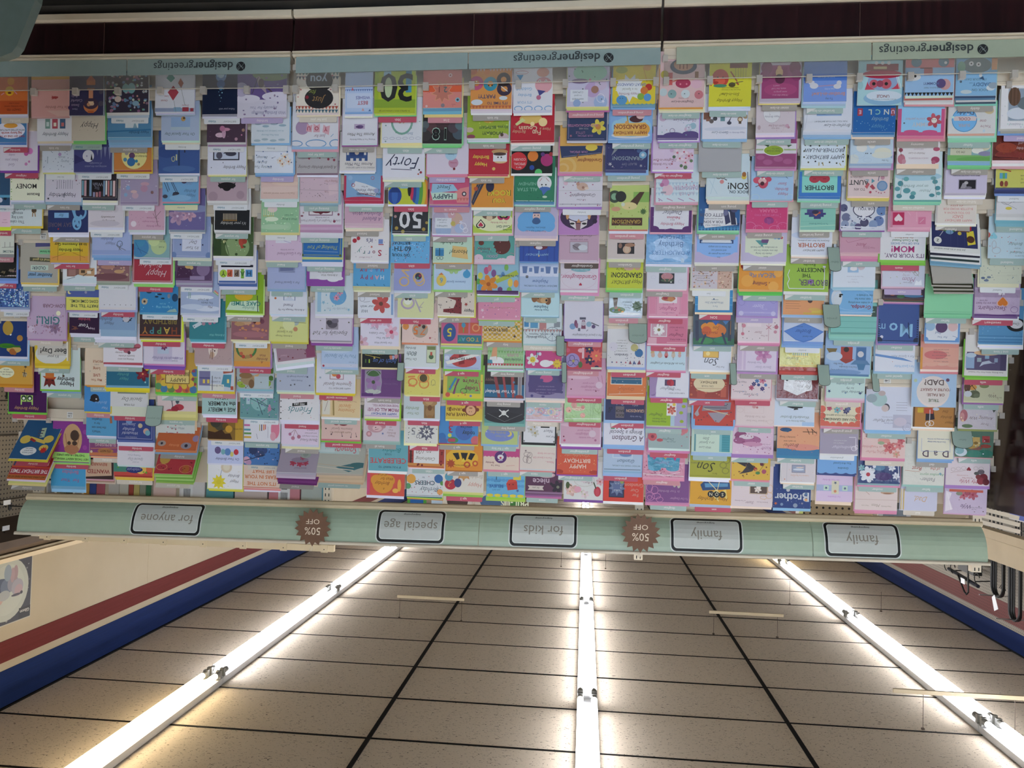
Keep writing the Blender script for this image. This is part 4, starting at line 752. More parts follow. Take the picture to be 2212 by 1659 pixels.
5 12 13491 1578 1380 1622 0 0|8a6a30|cca8|w BIRTHDAY|amber sunset card of dark trees|r 0 0 22 58 c09838/c 64 42 18 4a4838/c 78 48 15 3a3a30/c 50 38 9 6a5020/p 30 2 100 2 100 24 80 20 60 28 50 16 36 18 402818/c 40 30 10 c89838/t 14 30 6 443 happy birthday
5 13 13585 2491 1392 2557 0 0|c4ccec|cdde,cdde|-|pale blue card with a row of painted balloons|i 44 12 10 558 On Your Birthday/e 20 32 7 8 c03a48/e 32 26 5 7 d0c878/e 44 32 9 10 6088c0/e 57 32 6 8 7ab0b8/e 72 36 9 10 6a5a88/x 10 .8 99b
5 14 13687 3478 1383 3586 0 0|e6e6ea|ed8d880,ee0d838|-|white card with gold sparkler burst reading Happy Birthday|l 58 60 66 26 1.2 579/s 68 18 22 e0d040/c 68 18 7 d8c838/x 12 1 c8b060/q 22 20 11 445 Happy/q 24 36 11 445 Birthday/c 46 60 16 d8c8b0/c 46 60 10 e0d8c4
6 0 12461 -9603 1446 -9480 0 0|16223e|c99a,cdde|w BIRTHDAY|midnight blue card with glowing cascade of light|i 40 12 6 aab Follow your wish/c 55 88 13 6a90c0/c 55 92 8 b8d4e8/c 55 70 10 2e5890/c 55 60 5 4a80b0/c 52 50 1.6 9cd/c 58 44 1.4 9cd/c 54 38 1.2 9cd/c 56 30 1 8bd/c 60 52 1 8bd/c 48 58 1 8bd/l 44 86 40 98 1.4 adf/l 62 86 68 98 1.4 adf/l 52 90 50 102 1.4 adf
6 1 12432 -8735 1375 -8607 0 0|4e3a4c|cccc,ca8a|w BIRTHDAY|plum card with pale pink petals|e 66 18 12 6 d8b8c8/e 56 22 5 12 c8a0b8/e 50 32 10 4 c890a8/e 60 34 7 7 b87898/c 24 8 4 b890a0/c 6 30 4 a87/c 10 18 2 c8a/x 12 1 8a6a80
6 2 12501 -7726 1388 -7654 0 0|dde0f0|ce8e4d8,cdd8|m for anyone|white card with stamp framed butterfly|i 30 16 11 556 Happy Birthday/r 18 34 86 60 334/r 21 37 83 60 c4cce0/e 70 46 8 9 556/e 40 50 14 6 445/p 36 54 60 50 50 60 334/c 4 12 1.2 334/c 60 28 1.2 334/c 90 16 1.2 334
6 3 12597 -6868 1456 -6735 0 0|b8a0ac|cddd,cccc|w BIRTHDAY|dusty rose card with black bow tie silhouette|e 50 36 22 8 1c181c/e 50 30 10 7 1c181c/p 28 44 40 36 34 28 1c181c/p 72 44 60 36 66 28 1c181c/c 16 14 10 a8909c/c 84 10 12 a8909c/r 0 50 8 70 9a7a8a
6 4 12485 -5874 1320 -5790 0 0|dcdce0|cddd,cbbb|m for anyone|white bordered black candle card reading It's your birthday|r 2 2 98 56 1e2024/i 46 20 11 bbb It's your birthday/k 10 38 30 c8b8a0
6 5 12544 -5040 1480 -4897 0 0|4a6038|ce4e4e4,cdde|w BIRTHDAY|dark green card with red butterfly and moon|c 40 22 30 88a070/p 22 20 38 40 30 18 a84030/e 30 34 7 10 b04838/e 22 36 6 7 a03c30/c 72 34 4 c8c890/l 60 2 78 58 1.4 344028/x 18 1.4 b8c8a0/r 80 2 100 60 324828/x 10 3 3a5028
6 6 12504 -4118 1418 -3898 0 0|e4e4ea|c5a70a8,c4a68a8,cdde,cdde|m birthday|white card of letter tiles spelling HAPPY|r 2 1 98 6 4a68a8/r 10 16 28 34 4a88c0/b 19 25 17 246 H/r 32 12 40 36 7ab048/b 36 24 17 363 A/r 44 16 58 34 8a7868/b 51 25 17 322 P/r 62 16 76 34 d06848/b 69 25 17 732 P/c 86 24 10 a8c848/b 86 24 17 453 Y/r 8 40 92 46 223
6 7 12298 -3073 1409 -2956 0 0|8ab02c|cce8,ceee|g for anyone|lime green card with cake sign reading CAKE TIME|p 10 6 98 8 92 20 88 28 14 34 c8e0c8/q 38 14 11 4a9080 Birthday/b 46 25 15 2a8078 CAKE TIME!/e 52 44 24 12 d8b030/k 5 48 46 e08838/l 14 4 16 46 2 343
6 8 12176 -2138 1419 -2017 0 0|94646c|ce0dcb0,ceed|w BIRTHDAY|rose brown lake card with orange autumn trees|x 26 3.5 c88860/e 30 44 8 5 d89060/e 66 44 20 6 c8a080/e 78 40 14 5 b89068/e 34 28 12 4 c08070/e 50 14 46 8 a87078/c 38 46 4 522/c 18 48 6 745
6 9 12193 -1182 1374 -1113 0 0|c8a060|cb8a,eb088c0|r for anyone|yellow orange card with berry wreath reading A Birthday Wish|r 0 0 100 14 d89848/i 22 12 9 744 A/i 22 20 10 744 Birthday/i 20 30 9 744 Wish/o 66 48 26 24 6 4a7848/c 54 28 5 b85848/c 74 26 5 b85040/c 80 34 5 c06848/e 62 26 8 5 a85/c 44 40 2 4a5
6 10 12166 -360 1385 -212 0 0|a8b4b8|c8bc,ca8b8cc|w BIRTHDAY|sandy rock card with leaping fish and green moss|e 66 24 24 14 a08868/e 60 14 8 12 7a5c40/e 76 36 18 8 8a6c48/p 36 44 56 34 50 22 c8a070/e 92 14 9 6 98b040/e 14 16 8 8 88a838/c 6 30 7 4a7030/c 4 50 8 587a30/r 12 2 52 34 b4c4cc/e 86 8 10 5 88a838/x 10 2 765
6 11 12080 699 1454 777 0 0|6a9a9c|c9bb,c8ab|w BIRTHDAY|turquoise misty forest card with a pink bird|c 50 40 22 8ab8b8/l 8 20 60 50 1.4 345/l 30 30 90 56 1.4 345/l 40 8 56 48 1.6 345/l 50 36 20 58 1.2 345/e 22 24 5 7 b0809c/c 22 32 3 b8a/x 24 2 4a7880/x 14 2 b8a0b8/r 74 34 84 58 b0c8d0/x 12 2 88b
6 12 12056 1590 1407 1671 0 0|dcdce4|cccc,e7a9898|m for anyone|white card with pink wash and rainbow stripes|e 14 34 12 26 d88098/e 20 14 8 12 d8a0b0/r 50 28 53 54 6a5a70/r 56 28 58 54 a8a848/r 44 30 47 54 d87838/r 40 32 42 54 c04a48/r 84 40 100 45 c868a0/r 82 28 100 33 5a98a8/r 80 18 100 23 6a9a58/r 80 8 100 13 d8b048/l 62 6 66 20 1 778/l 34 10 34 40 1 99a
6 13 12148 2499 1399 2526 0 0|4a78b4|c89a|c BIRTHDAY|blue sky card of dark blossom branches|c 60 34 14 3a4e7c/c 44 40 10 3a4e7c/c 74 40 12 2e3c64/c 50 30 8 34486e/x 20 2 2a3a60/c 92 12 10 c8a0b8/c 86 6 8 b890b0/x 8 2 c8a8c0/l 40 28 98 10 2 2a2a40/i 18 30 8 234 love
6 14 12230 3424 1451 3551 0 0|dcc4b4|cd88,cdde|-|tan card brush lettered ITS NOT THE YEARS IN YOUR LIFE|b 50 13 13 c8703c IT'S NOT THE/b 50 31 13 c8703c YEARS IN YOUR/b 46 46 13 c8703c LIFE THAT/r 0 2 100 4 c87060/c 4 30 6 b84838
7 0 11088 -9494 1719 -9491 0 0|d4d0e0|ccbc|l birthday|lilac card of a hummingbird over purple flowers|r 0 34 100 86 6a5890/e 30 84 40 14 8a9878/p 40 44 58 62 62 78 56 80 44 60 a898a0/e 52 66 6 9 6a5a60/p 48 60 24 44 36 56 544/l 58 78 70 46 1 443/e 20 40 30 9 d8d4e4/e 80 36 26 8 d8d4e4/x 24 2.4 8a7aa0/e 92 54 14 14 b8b0cc/i 36 8 9 88a With Birthday Blessings/i 46 18 8 88a Especially For You
7 1 10875 -8709 1340 -8642 0 0|d4dce4|e8ab8e0|w Birthday|pale card with willow leaf borders|e 20 8 9 3 a8bcc8/e 42 6 9 3 a8bcc8/e 64 9 9 3 a8bcc8/e 84 6 9 3 a8bcc8/i 50 20 6 8ab With Many Blessings/i 50 30 6 8ab As you Celebrate your Birthday/e 18 44 10 3 9ab4c4/e 40 48 10 3 a8bcc8/e 62 42 9 3 9ab4c4/e 82 48 9 3 a8bcc8/e 70 54 9 3 9ab4c4/p 16 56 32 56 34 48 20 50 3a68b0
7 2 10818 -7767 1372 -7655 0 0|dfe4f0|e8ab8e0,e7aa4d8|l Birthday|white card with daisy posy reading Wishing You Birthday Blessings|q 76 14 10 567 Wishing You/q 80 26 9 567 Birthday/q 80 38 9 567 Blessings/f 22 40 11 e8e4e0 c87838/f 34 30 9 e8e0d8 c87838/f 12 28 9 e8e0dc b86838/f 28 22 8 e8e0d8 b86838/x 12 2 4a6a98/l 46 40 56 36 1 889
7 3 10719 -6944 1329 -6848 0 0|dcc0b8|ccdd,ccde0e0|w Birthday|peach card reading You're a very special person|i 50 14 8 a87 You're a very special person/e 50 24 60 8 e0c8c0/e 30 40 40 6 e0c8b8
7 4 10761 -5833 1359 -5749 0 0|98c49c|ed8d090|w Birthday|soft green card with angel candles reading Let It Bring|e 70 60 13 9 dcc8cc/k 6 68 44 e0dcb0/e 72 34 18 6 dce8d0/c 30 16 10 a8ccaa/i 24 34 8 465 Wish It Bring/i 26 44 6 465 your heart/x 24 1.6 d8e8d0/e 66 14 40 7 b0d0b0
7 5 10708 -4898 1334 -4845 0 0|d4bcd4|ce0d8c0|m friend|lilac card reading For a Good Friend|i 34 18 11 868 For a Good Friend/i 40 28 6 868 on your birthday/c 6 50 1 a4a/c 80 40 1 a4a/r 30 46 72 56 dcdce8/l 30 46 50 52 1 98b/l 96 2 96 58 .8 b9b
7 6 10679 -3944 1364 -3851 0 0|a8b2d8|c98b0d0,e88b0d8|m friend|blue lilac card reading For a Special Friend|i 46 16 9 668 For a Special Friend/r 26 42 70 58 8890b4/r 30 46 66 58 7078a0/l 0 50 100 40 .6 b8c0e0
7 7 10689 -3063 1357 -2984 0 0|dde0ea|ccde,cdde|m friend|white card reading A Birthday Message For My Friend|i 40 12 7 446 A Birthday Message For My/i 48 24 11 446 Friend/r 30 36 62 54 6078a0/r 32 38 60 54 dde0ea/e 46 48 6 4 c07850/c 84 42 3 c8784a/l 84 46 78 56 1 875/p 30 36 46 48 62 36 c8d0e0
7 8 10726 -2166 1406 -2028 0 0|d4d890|ed8d888,ed0c84c|g friend|lemon card reading For a Special Friend with a bird cage|i 62 10 6 775 A Birthday Message/i 60 20 9 775 for a Special/i 62 30 9 775 Friend/c 32 28 6 c89878/c 32 28 3.6 e0c8b0/c 32 46 9 a8b8b8/l 4 44 90 48 1 776/e 22 50 8 3 98a8a8/e 42 50 6 3 98a8a8/c 50 40 16 dce0a8/c 32 28 5 c8906a
7 9 10759 -1454 1437 -1128 0 -8|a08090|cdddae0,ccdd,ceef|m friend|mauve card of crimson flowers tilted over white envelope|c 34 34 10 8a3040/c 48 40 9 983848/c 22 40 9 a8a0a0/e 60 42 12 5 c8a0a8/l 24 18 40 38 1 6a4a50/i 82 14 7 c8a8b8 Friend/x 12 2 7a2a38/r 0 2 24 50 8a4868
7 10 10623 -344 1429 -216 0 0|b0b8cc|cc4d8d4,cdce0b8|p friend|grey blue card of scattered stars about friends and journeys|i 46 26 6 557 Friends make/i 46 36 6 557 our journey through life/i 50 45 6 557 more enjoyable/s 12 14 3 335/s 52 16 3 444/s 62 14 3 444/s 90 24 3 875/s 32 52 3 334/s 18 36 3 335
7 11 10544 748 1497 900 0 0|dcdce0|cdde,cdde|r friend|white card with teal script Friends ARE LIKE|q 46 25 24 3a7c84 Friends/p 30 38 68 34 68 42 30 46 222/b 50 40 7 ddd ARE LIKE/q 62 54 17 223 extra/d 97 4 233/c 20 8 1 c56/x 14 1 866
7 12 10594 1656 1432 1831 0 0|dccce0|cccd,ee0dcb0|g friend|pinkish card with cherries reading For a Special Friend|q 24 12 10 656 Special Friend/t 8 10 5 656 For a/i 22 22 5 656 You have a loving spirit/i 20 30 5 656 and a good heart/i 20 38 5 656 It shows in/c 52 20 5 b0708a/c 68 16 5 b87890/c 76 26 4 b8789a/l 52 20 62 38 1 977/l 68 16 62 38 1 977/l 76 26 64 38 1 977
7 14 10653 2697 1501 3155 28 0|b0a4b4|cc0b8c8,ccbc,cdcd,e7a3878,e8a4888,e7a3878|g friend|grey card with pink blossom mushroom above plum envelopes|i 40 12 6 767 Special Friend/f 44 24 9 b84860 a44/f 62 26 9 b84860 a44/f 30 26 8 b85068 a44/e 46 34 22 7 988a9c/f 40 40 7 b06078 a44/e 34 48 14 9 a8b0a8/c 34 50 7 98a098
8 0 9162 -9620 1453 -9519 0 0|e0d8cc|cdcc,ee8dcc0|c just for you|black and triangle patterned card lettered Just for you|z 4 467/z 12 a54/z 90 688/z 80 456/z 98 a76/x 30 2 b66/e 46 34 34 24 2c2a2c/e 46 74 32 26 2c2a2c/q 46 30 21 b08858 Just/q 60 48 15 98a848 for/b 48 76 27 a8b8c8 you/l 30 60 62 58 1.2 889/c 74 36 4 8a2a38
8 1 9303 -8583 1590 -8416 0 0|dcdce4|c9bd,edaa0b0|m just for you|white card with pink bunting YOU and mauve balloon|o 6 6 12 8 2 6a9ac8/o 48 6 22 8 2 6a9ac8/o 92 6 14 6 2 6a9ac8/i 40 22 9 867 Just for/c 78 40 15 a890b0/p 20 24 34 30 32 46 26 42 18 44 d8a8b4/p 40 30 54 30 54 48 47 44 40 48 d8a8b4/p 58 30 70 32 68 48 62 44 56 46 d8a8b4/b 27 36 12 a45 Y/b 47 38 12 a45 O/b 64 38 12 a45 U/l 10 26 16 20 1 59b
8 2 9308 -7767 1440 -7635 0 0|b4b0b4|c867080,ceef|-|grey card with red blossom garland reading A Special Birthday Greeting|q 48 13 10 544 A Special Birthday Greeting/f 14 44 9 8a3a4c c87/f 30 46 7 8a3a4c c87/f 44 40 7 984458 c87/f 58 46 7 8a3a4c c87/f 70 38 7 984458 c87/f 84 44 7 8a3a4c c87/c 22 32 3 8a3a4c/c 8 30 3 8a3a4c/e 84 36 14 4 98939a/r 0 52 100 60 a86a80
8 3 9295 -6861 1370 -6713 0 0|d0b8c4|ccba,e98b8c8,e8aaab8|m thinking of you|dusty lilac fanned pair headed Thinking of You|q 18 24 8 965 Thinking of You/x 30 1 666/p 2 20 24 14 26 40 4 44 d8c0c8/l 46 12 50 16 1.4 543/q 18 50 8 965 Thinking of You/l 0 26 100 29 .8 a8909c
8 4 9337 -6124 1544 -5672 0 0|dcd8e0|cc098b8,cc8a8c4,cb890b0,cdcdce4,cd8d8e0|m thinking of you|white card of framed crimson flower heart reading Loving Thoughts|q 48 8 8 767 Loving Thoughts of a Special Friend/t 44 15 5 767 on your birthday/r 20 20 76 50 88647a/r 22 22 74 50 e0dadf/e 36 34 14 9 6a2a38/e 56 34 14 9 7a3440/p 24 36 70 36 48 22 6a2a38/x 8 3 8a4858/s 14 30 3 a88/s 82 40 3 a88/s 88 26 3 a88/l 95 2 100 56 4 b8a8b0
8 5 9321 -5036 1485 -4717 0 0|2c6cb0|cc0cc88,c4a88c0,cdde,cdde|m thinking of you|blue pinstriped card lettered Thinking of You Birthday|B 4 a8b070/q 46 22 13 b8c048 Thinking of You/q 56 38 12 a8b048 Birthday/c 4 4 3 5a6a30/c 96 4 3 5a6a30/l 10 12 92 14 1 9ab8d8
8 6 9252 -4053 1387 -4032 0 0|8a48a0||m especially for you|violet envelope card with scalloped white birthday wish insert|r 8 18 92 60 d8d8e0/e 30 18 16 7 dcdce4/e 14 20 10 5 dcdce4/e 56 22 18 6 dcdce4/i 40 28 7 666 A Birthday Wish/i 50 35 6 666 Especially for You/o 40 50 8 6 1 999/r 70 56 100 60 d8d8e0
8 7 8998 -3092 1397 -2959 0 0|ccd8e0|cdde,cdcdce0|-|pale card with two pink butterflies on blue circle|c 40 46 22 6aa4d0/f 44 42 8 d898b0 a45/f 36 56 9 d898b0 a45/i 42 14 8 9ab Especially for You/s 12 12 5 8ab8d0/s 78 30 6 8ab8d0/r 84 6 94 60 9ac0d8/x 14 1.6 7ab0d0/s 74 10 3 7ab
8 8 9168 -2179 1522 -1987 0 0|cec8d8|c9a94a0,ccbc,e8a4a98,e984fa8|m especially for you|lilac card with grey lavender picture reading Especially for You|q 50 17 13 444 Especially for You/r 32 26 62 52 98909c/e 46 38 12 9 5a5460/e 40 46 9 5 787080/e 54 42 7 6 46424c/x 6 2 665
8 9 8897 -1222 1364 -1153 0 0|b0c4e0|ca8c0e0|m someone special|powder blue card reading You're So Special|q 46 30 14 6a88b0 You're So Special/r 0 1 100 10 c8cce0/x 6 1.4 8aa/c 94 4 3 a34/t 18 14 5 78a for you/e 60 46 40 8 c0d0e4
8 10 9094 -292 1471 -200 0 0|d8d8e2|ee0cc38,ed8c030|r someone special|white card with framed roses reading Happy Birthday Someone Special|t 40 12 6 556 HAPPY BIRTHDAY TO/q 44 22 12 655 Someone Special/r 30 34 66 58 a88a98/r 32 36 64 58 e0d8dc/c 44 42 6 c05060/c 54 48 7 d88848/c 48 50 4 889858/s 14 28 4 b9a/s 90 38 4 9ab
8 11 8953 590 1463 685 0 0|dcc498|cddd,ceee|m someone special|tan card with ribbon reading Someone Special in orange|q 34 17 13 c87848 Someone/q 38 28 13 c87848 Special/i 34 40 5 a86 This is Wonderful Birthday/l 68 4 70 56 3 988048/l 72 4 72 56 1.2 b8a060/r 78 6 98 50 d8d4c8/l 84 40 92 14 1.2 988/e 90 46 8 6 b88858
8 12 9021 1419 1495 1555 0 0|d8b8b0|cc87880,e78c040|r someone special|salmon card of red rose and music notes for Someone Special|i 50 18 6 864 HAPPY BIRTHDAY TO/q 46 26 9 865 Someone Special/e 44 40 12 6 7a2830/e 62 40 8 5 8a3038/p 36 44 66 44 50 56 6a2028/c 10 8 1.6 544/l 10 8 12 18 1 544/c 24 6 1.6 544/l 24 6 22 16 1 544/c 46 8 1.6 544/l 46 8 48 18 1 544/c 74 12 2 544/l 74 12 70 18 1 544/c 88 26 2 544
8 13 9172 2377 1548 2650 0 0|a8bcbc|cc8d0cc,c88a8a8,ce8d8cc,cdcc|-|sea green card with script Someone lettered in red|q 36 36 24 c03848 Someone/q 36 22 12 355 for/e 50 8 30 5 3a6a58/e 60 14 26 4 5a8888/p 0 2 100 4 60 12 10 10 88a8b0/r 60 30 100 50 b8c8c8/i 70 40 10 7aa Special
8 14 9016 2684 1758 3066 24 0|c0c0b4|cc8b8a8,ce0c8a8,cd8c0a0,ee0c8a8,ed8b898|m for someone special|tan stack with teal flourish leaning below the rack top|p 0 16 30 4 60 14 30 22 4a7880/l 20 8 100 14 2 d8d0c0/l 20 14 100 20 1.6 c8b8a0/e 10 20 20 6 4a7478
9 0 7744 -9570 939 -9469 0 0|b4c8e8|cdde,ceed|-|narrow sky blue card lettered BEST WISHES with bunting|b 40 38 18 b85060 BEST/b 36 60 16 6a70b0 WISHES/r 6 22 94 74 c8d4ec/b 36 40 18 b05868 BEST/b 36 58 15 6a70b0 WISHES/p 30 12 40 12 36 22 d8a0a0/z 84 6a80b8/p 6 10 16 10 10 18 5878a8/t 26 102 10 b8a0c8 C/t 46 102 10 b8a0c8 L/t 66 102 10 b8a0c8 A/r 0 0 100 8 8ab0e0/p 70 84 78 84 74 96 c06070
9 1 7764 -8678 1210 -8592 0 0|dcdce6|ccdd,e9a5a98|g across the miles|white card with small lilac flower picture reading Across The Miles|t 42 11 6 667 Wishing You A Happy Birthday/i 46 25 12 444 Across The Miles/r 36 40 66 54 b8a8c4/e 50 46 10 5 6a5080/e 56 46 6 3 5a4470
9 2 7888 -7847 1243 -7757 0 0|d8d4d2|cdde,ceee|-|white card of blue checked flower picture Across The Miles|t 42 8 6 667 WISHING YOU A HAPPY BIRTHDAY/i 46 17 12 445 Across The Miles/r 22 26 82 54 3a5488/r 34 38 72 54 2e4478/r 30 26 38 33 d8d4d2/r 46 26 54 33 d8d4d2/r 62 26 70 33 d8d4d2/r 26 42 32 49 d8d4d2/r 74 42 80 49 d8d4d2/c 52 48 6 c8b8a8
9 3 7739 -6901 1355 -6702 0 0|84aad0|cb83858,cb83858,cdde,ccdd|m belated|blue card framed crimson with luggage tag reading Sending Belated Birthday Wishes|r 0 0 5 62 b83858/r 94 0 100 62 b83858/e 50 0 60 9 b83858/p 18 10 58 18 80 34 70 48 46 42 14 30 d8dce4/l 18 10 58 18 1.2 a34/b 34 16 8 445 SENDING BELATED/i 38 25 10 446 Birthday Wishes/t 46 34 6 446 to You/o 76 38 4 4 1.2 a34/c 84 56 6 98b8d8/c 16 24 6 98a0c8/o 26 56 4 4 1 b56
9 4 7772 -6082 1332 -5912 0 0|cda8bc|cd8b8c8,cdddcc8,ceeddc8|g belated|plain mauve card reading A Belated Birthday Wish|q 26 18 14 657 A Belated/q 40 32 15 657 Birthday Wish/r 0 1 100 7 d4b8c4
9 5 7588 -4930 1324 -4843 0 0|e2dfe2|ceee,cdde|g belated|white card with patterned letters Sorry it's|b 24 20 22 a83048 S/b 40 21 15 8a4a60 o/b 53 20 16 6a80a8 r/b 66 20 16 4a7878 r/q 78 24 22 4a9088 y/b 52 52 16 668 it's/r 16 44 28 56 7a90c8/l 14 42 28 42 2 a34/s 46 36 4 c06860/c 82 58 5 b03040/c 92 52 6 b03040/i 64 8 6 b9a Since belated/x 10 1 567
9 6 7561 -3987 1336 -3877 0 0|5aa4d4|cc8d0a0,ce8e8c8|g belated|blue card of printed bunting letters HAPPY HAPPY|r 0 0 100 6 c8c898/b 22 30 16 d0e0ec H/b 36 30 16 e0a8b0 A/b 50 30 16 c05870 P/b 64 30 16 a04868 P/b 76 31 16 a83850 Y/b 22 50 14 c84858 H/b 37 50 14 6a78b8 A/b 52 50 14 a8b8d8 P/b 66 50 14 c05868 P/b 78 50 14 a83850 Y/l 14 8 18 12 1.4 368/l 40 8 44 12 1.4 368/l 62 8 66 12 1.4 368/l 86 8 90 12 1.4 368
9 7 7478 -3046 1310 -2985 0 0|dce0ea|cdde|r our wish|white card with large coral flower reading Will our wish|f 36 34 25 c85a58 6a4038/i 80 14 12 567 Will/i 74 26 11 567 our wish/o 88 48 7 8 1 889/l 66 40 84 38 1 889/r 2 4 8 60 8aa8d0
9 8 7362 -2017 1412 -1898 0 0|dcd8e8|ee8d8c0|m from both|white card of pink gerbera daisies with Our Special Wish|i 40 8 7 667 Our Special Wish/i 40 20 8 667 just for You/i 52 32 8 667 on Your Celebra/q 62 44 12 768 Your/q 70 56 12 768 Birthday/f 20 36 18 e4bcd0 c04868/c 20 36 5 c84868/f 60 60 16 dcb0cc c890b0/f 96 8 18 d8b4c8 b88/f 30 62 14 dcb8d0 b88
9 9 7400 -1256 1332 -1188 0 0|16161c|ee0d0a0|-|black card chalk lettered both of us|q 36 17 18 5a7ac0 both of us/t 20 30 9 c8b048 are/i 60 36 10 b8b058 wishing you/l 50 26 92 34 1.4 b8a850/s 66 26 4 c8b048/l 80 12 80 22 3 a8c840/l 90 12 90 22 3 4a6838/e 6 32 5 8 c88890/e 14 28 4 6 a0a8c8/e 20 28 4 6 c87860
9 10 7402 -208 1455 -153 0 0|6c447c|ea880b0|g from both|purple card with scalloped window of lilac daisy|r 50 10 92 66 988ca4/e 70 12 20 6 b8c0b8/f 70 36 20 a07cac 4a5a40/e 70 58 18 8 4a6a40/o 70 36 21 30 1.4 a8a0b0/t 26 32 6 7a6088 Happy Birthday/i 28 44 9 5a4070 Both of Us/r 70 0 100 8 5a3470
9 11 7411 546 1317 677 0 0|dcd4dc|cdcdcb8,e9acc38|r from all|card reading Happy Birthday FROM ALL OF US in bold capitals|r 0 50 100 62 d8b0c4/b 44 10 9 3858a0 HAPPY BIRTHDAY/b 46 21 13 8a3a60 FROM ALL OF US!/b 40 33 9 8a4870 THOSE WHO KNOW YOU.../b 40 42 7 8a4870 THOSE WHO LOVE YOU/r 2 2 98 5 c8b0d0
9 12 7473 1426 1367 1561 0 0|d0c4cc|ca0bcb4,e98b8b0|g from all|pinkish card with teddy bear face reading Happy Birthday|i 22 14 8 977 Happy/i 22 22 8 977 Birthday/i 24 30 7 977 from/i 24 38 7 977 All/e 66 36 22 14 c098a0/e 62 34 13 8 d8b8bc/c 44 40 6 b88890/c 84 18 8 b88890/c 84 18 4 d8a8b0/c 66 36 1.6 433/s 46 20 4 6878a8/l 58 32 68 30 1 633
9 13 7260 2555 1491 2657 0 0|6aa8b4|ceee|-|aqua card reading IF YOU WANT TO CELEBRATE Birthday|b 46 10 7 356 IF YOU WANT TO/b 50 26 18 c84848 CELEBRATE/t 50 42 7 356 YOUR/q 40 52 16 2a7870 Birthday/l 0 30 100 30 .3 8bc/l 30 0 30 60 .3 8bc/l 66 0 66 60 .3 8bc
9 14 7385 3508 1446 3614 0 0|d05848|cdde|-|orange red card of gold badge reading A Birthday Wish|e 58 32 28 26 d8983c/c 40 40 14 d8983c/c 76 40 14 d8983c/q 54 18 8 6a3018 A/q 58 32 13 6a3018 Birthday/q 46 44 11 6a3018 Wish for/q 58 54 9 6a3018 all of us/r 92 2 100 58 c84a78/e 14 28 5 16 e0a848/e 24 14 8 6 e8b858
10 0 6522 -9581 1387 -9501 0 0|b0c038|cc8d850,e78c890|r 30th|yellow green card with huge black 30|r 0 14 100 34 8aa838/r 60 60 78 104 98c0d0/r 10 50 24 104 4a90b0/q 50 6 5 443 for dazzling at thirty or whatever your age/b 26 62 92 1c1c1c 3/b 66 62 92 2a2a2a 0/r 90 34 100 104 a0b838/e 66 62 9 24 b8c8a0
10 1 6330 -8693 1378 -8548 0 0|dadde4|cece0a0,ee4e4b0|m 40th|white card with green wreath round a Sixty numeral|o 50 52 25 30 5 7aa898/c 50 56 20 dadde4/i 30 22 9 6a8aa8 Sixty/b 50 54 20 c0a080 60/o 10 11 6 3 .6 88a/o 26 11 6 3 .6 88a/o 42 11 6 3 .6 88a/o 58 11 6 3 .6 88a/o 74 11 6 3 .6 88a/o 90 11 6 3 .6 88a/x 6 2 7a9a8a
10 2 6300 -7607 1430 -7476 0 0|e0e0ea|cddd,ce8e8c8|m 50th|white card with navy brush script Forty|q 48 34 40 2c3450 Forty/l 30 18 80 20 1.4 2c3450/c 8 12 3 a03848/c 12 18 2 222/c 14 8 2 b54
10 3 6184 -6768 1341 -6708 0 0|c0c83c|ceef|r 50th|photo card of rainbow and navy hot air balloons|e 18 34 28 36 3a78b0/e 6 30 10 34 d88838/e 12 32 9 36 c8c040/e 19 33 8 37 5aa048/e 27 34 7 36 3a7ab0/e 34 36 6 32 3a4890/e 40 38 5 28 c83858/e 46 42 5 22 222/e 84 22 18 22 2c4c98/e 84 22 8 22 3a64b0/p 68 30 98 30 84 50 223a78/r 50 40 70 56 98c8e0/t 60 50 10 456 sky
10 4 6121 -5831 1247 -5749 0 0|2e3036|cddd,cceb|m 50th|charcoal card with chalk white 50 and gold dots|b 31 38 66 d8d8dc 5/b 66 38 66 d8d8dc 0/c 12 12 5 a89048/c 70 5 5 a89848/c 88 14 5 a89048/c 92 46 4 a88/c 4 30 4 a89048/r 0 4 100 5 a8a8ac
10 5 6152 -4858 1364 -4858 0 0|6aaede|c98cce8|r 60th|sky blue card with confetti reading ON YOUR 60TH BIRTHDAY|x 40 1.2 346/x 20 1.4 d8d8e8/x 14 1.4 b45870/b 74 20 10 345 ON YOUR/b 70 36 17 345 60 TH/b 74 50 10 345 BIRTHDAY
10 6 6122 -3936 1323 -3862 0 0|98a0d0|cbcd,cdde|m 65th|periwinkle card with beaded gold 65|o 34 34 13 13 4 d0b078/o 30 26 12 12 3 d0b078/c 34 38 9 3a3a48/c 30 40 3 a34/c 36 34 3 587/o 72 24 12 11 4 d0b078/l 60 36 78 54 4 d0b078/l 58 54 80 54 4 d0b078/x 16 1 b88ab0
10 7 6027 -3017 1297 -2974 0 0|d4d8a4|cdde|r 70th|pale lime card with lilac 70 and dark jewels|o 72 40 17 15 5 b0a0b8/l 52 50 36 16 4 b0a8b8/l 34 54 54 54 4 b0a8b8/q 30 36 24 a8a0b0 7/c 72 46 11 e0e4d8/c 66 52 5 2c3458/c 76 52 5 4a4030/c 70 54 2.4 d89048/x 12 1 c8c890
10 8 5896 -2154 1308 -2090 0 0|e0c8c0|cd88a68|-|peach card with orange 75 and shiny balloon|c 50 36 22 b0a090/q 34 34 36 d87838 7/b 62 34 32 d87838 5/c 90 44 9 d89048/c 40 44 5 3a3430/c 52 48 4 a83028/x 14 1.4 a76/s 22 14 4 a45
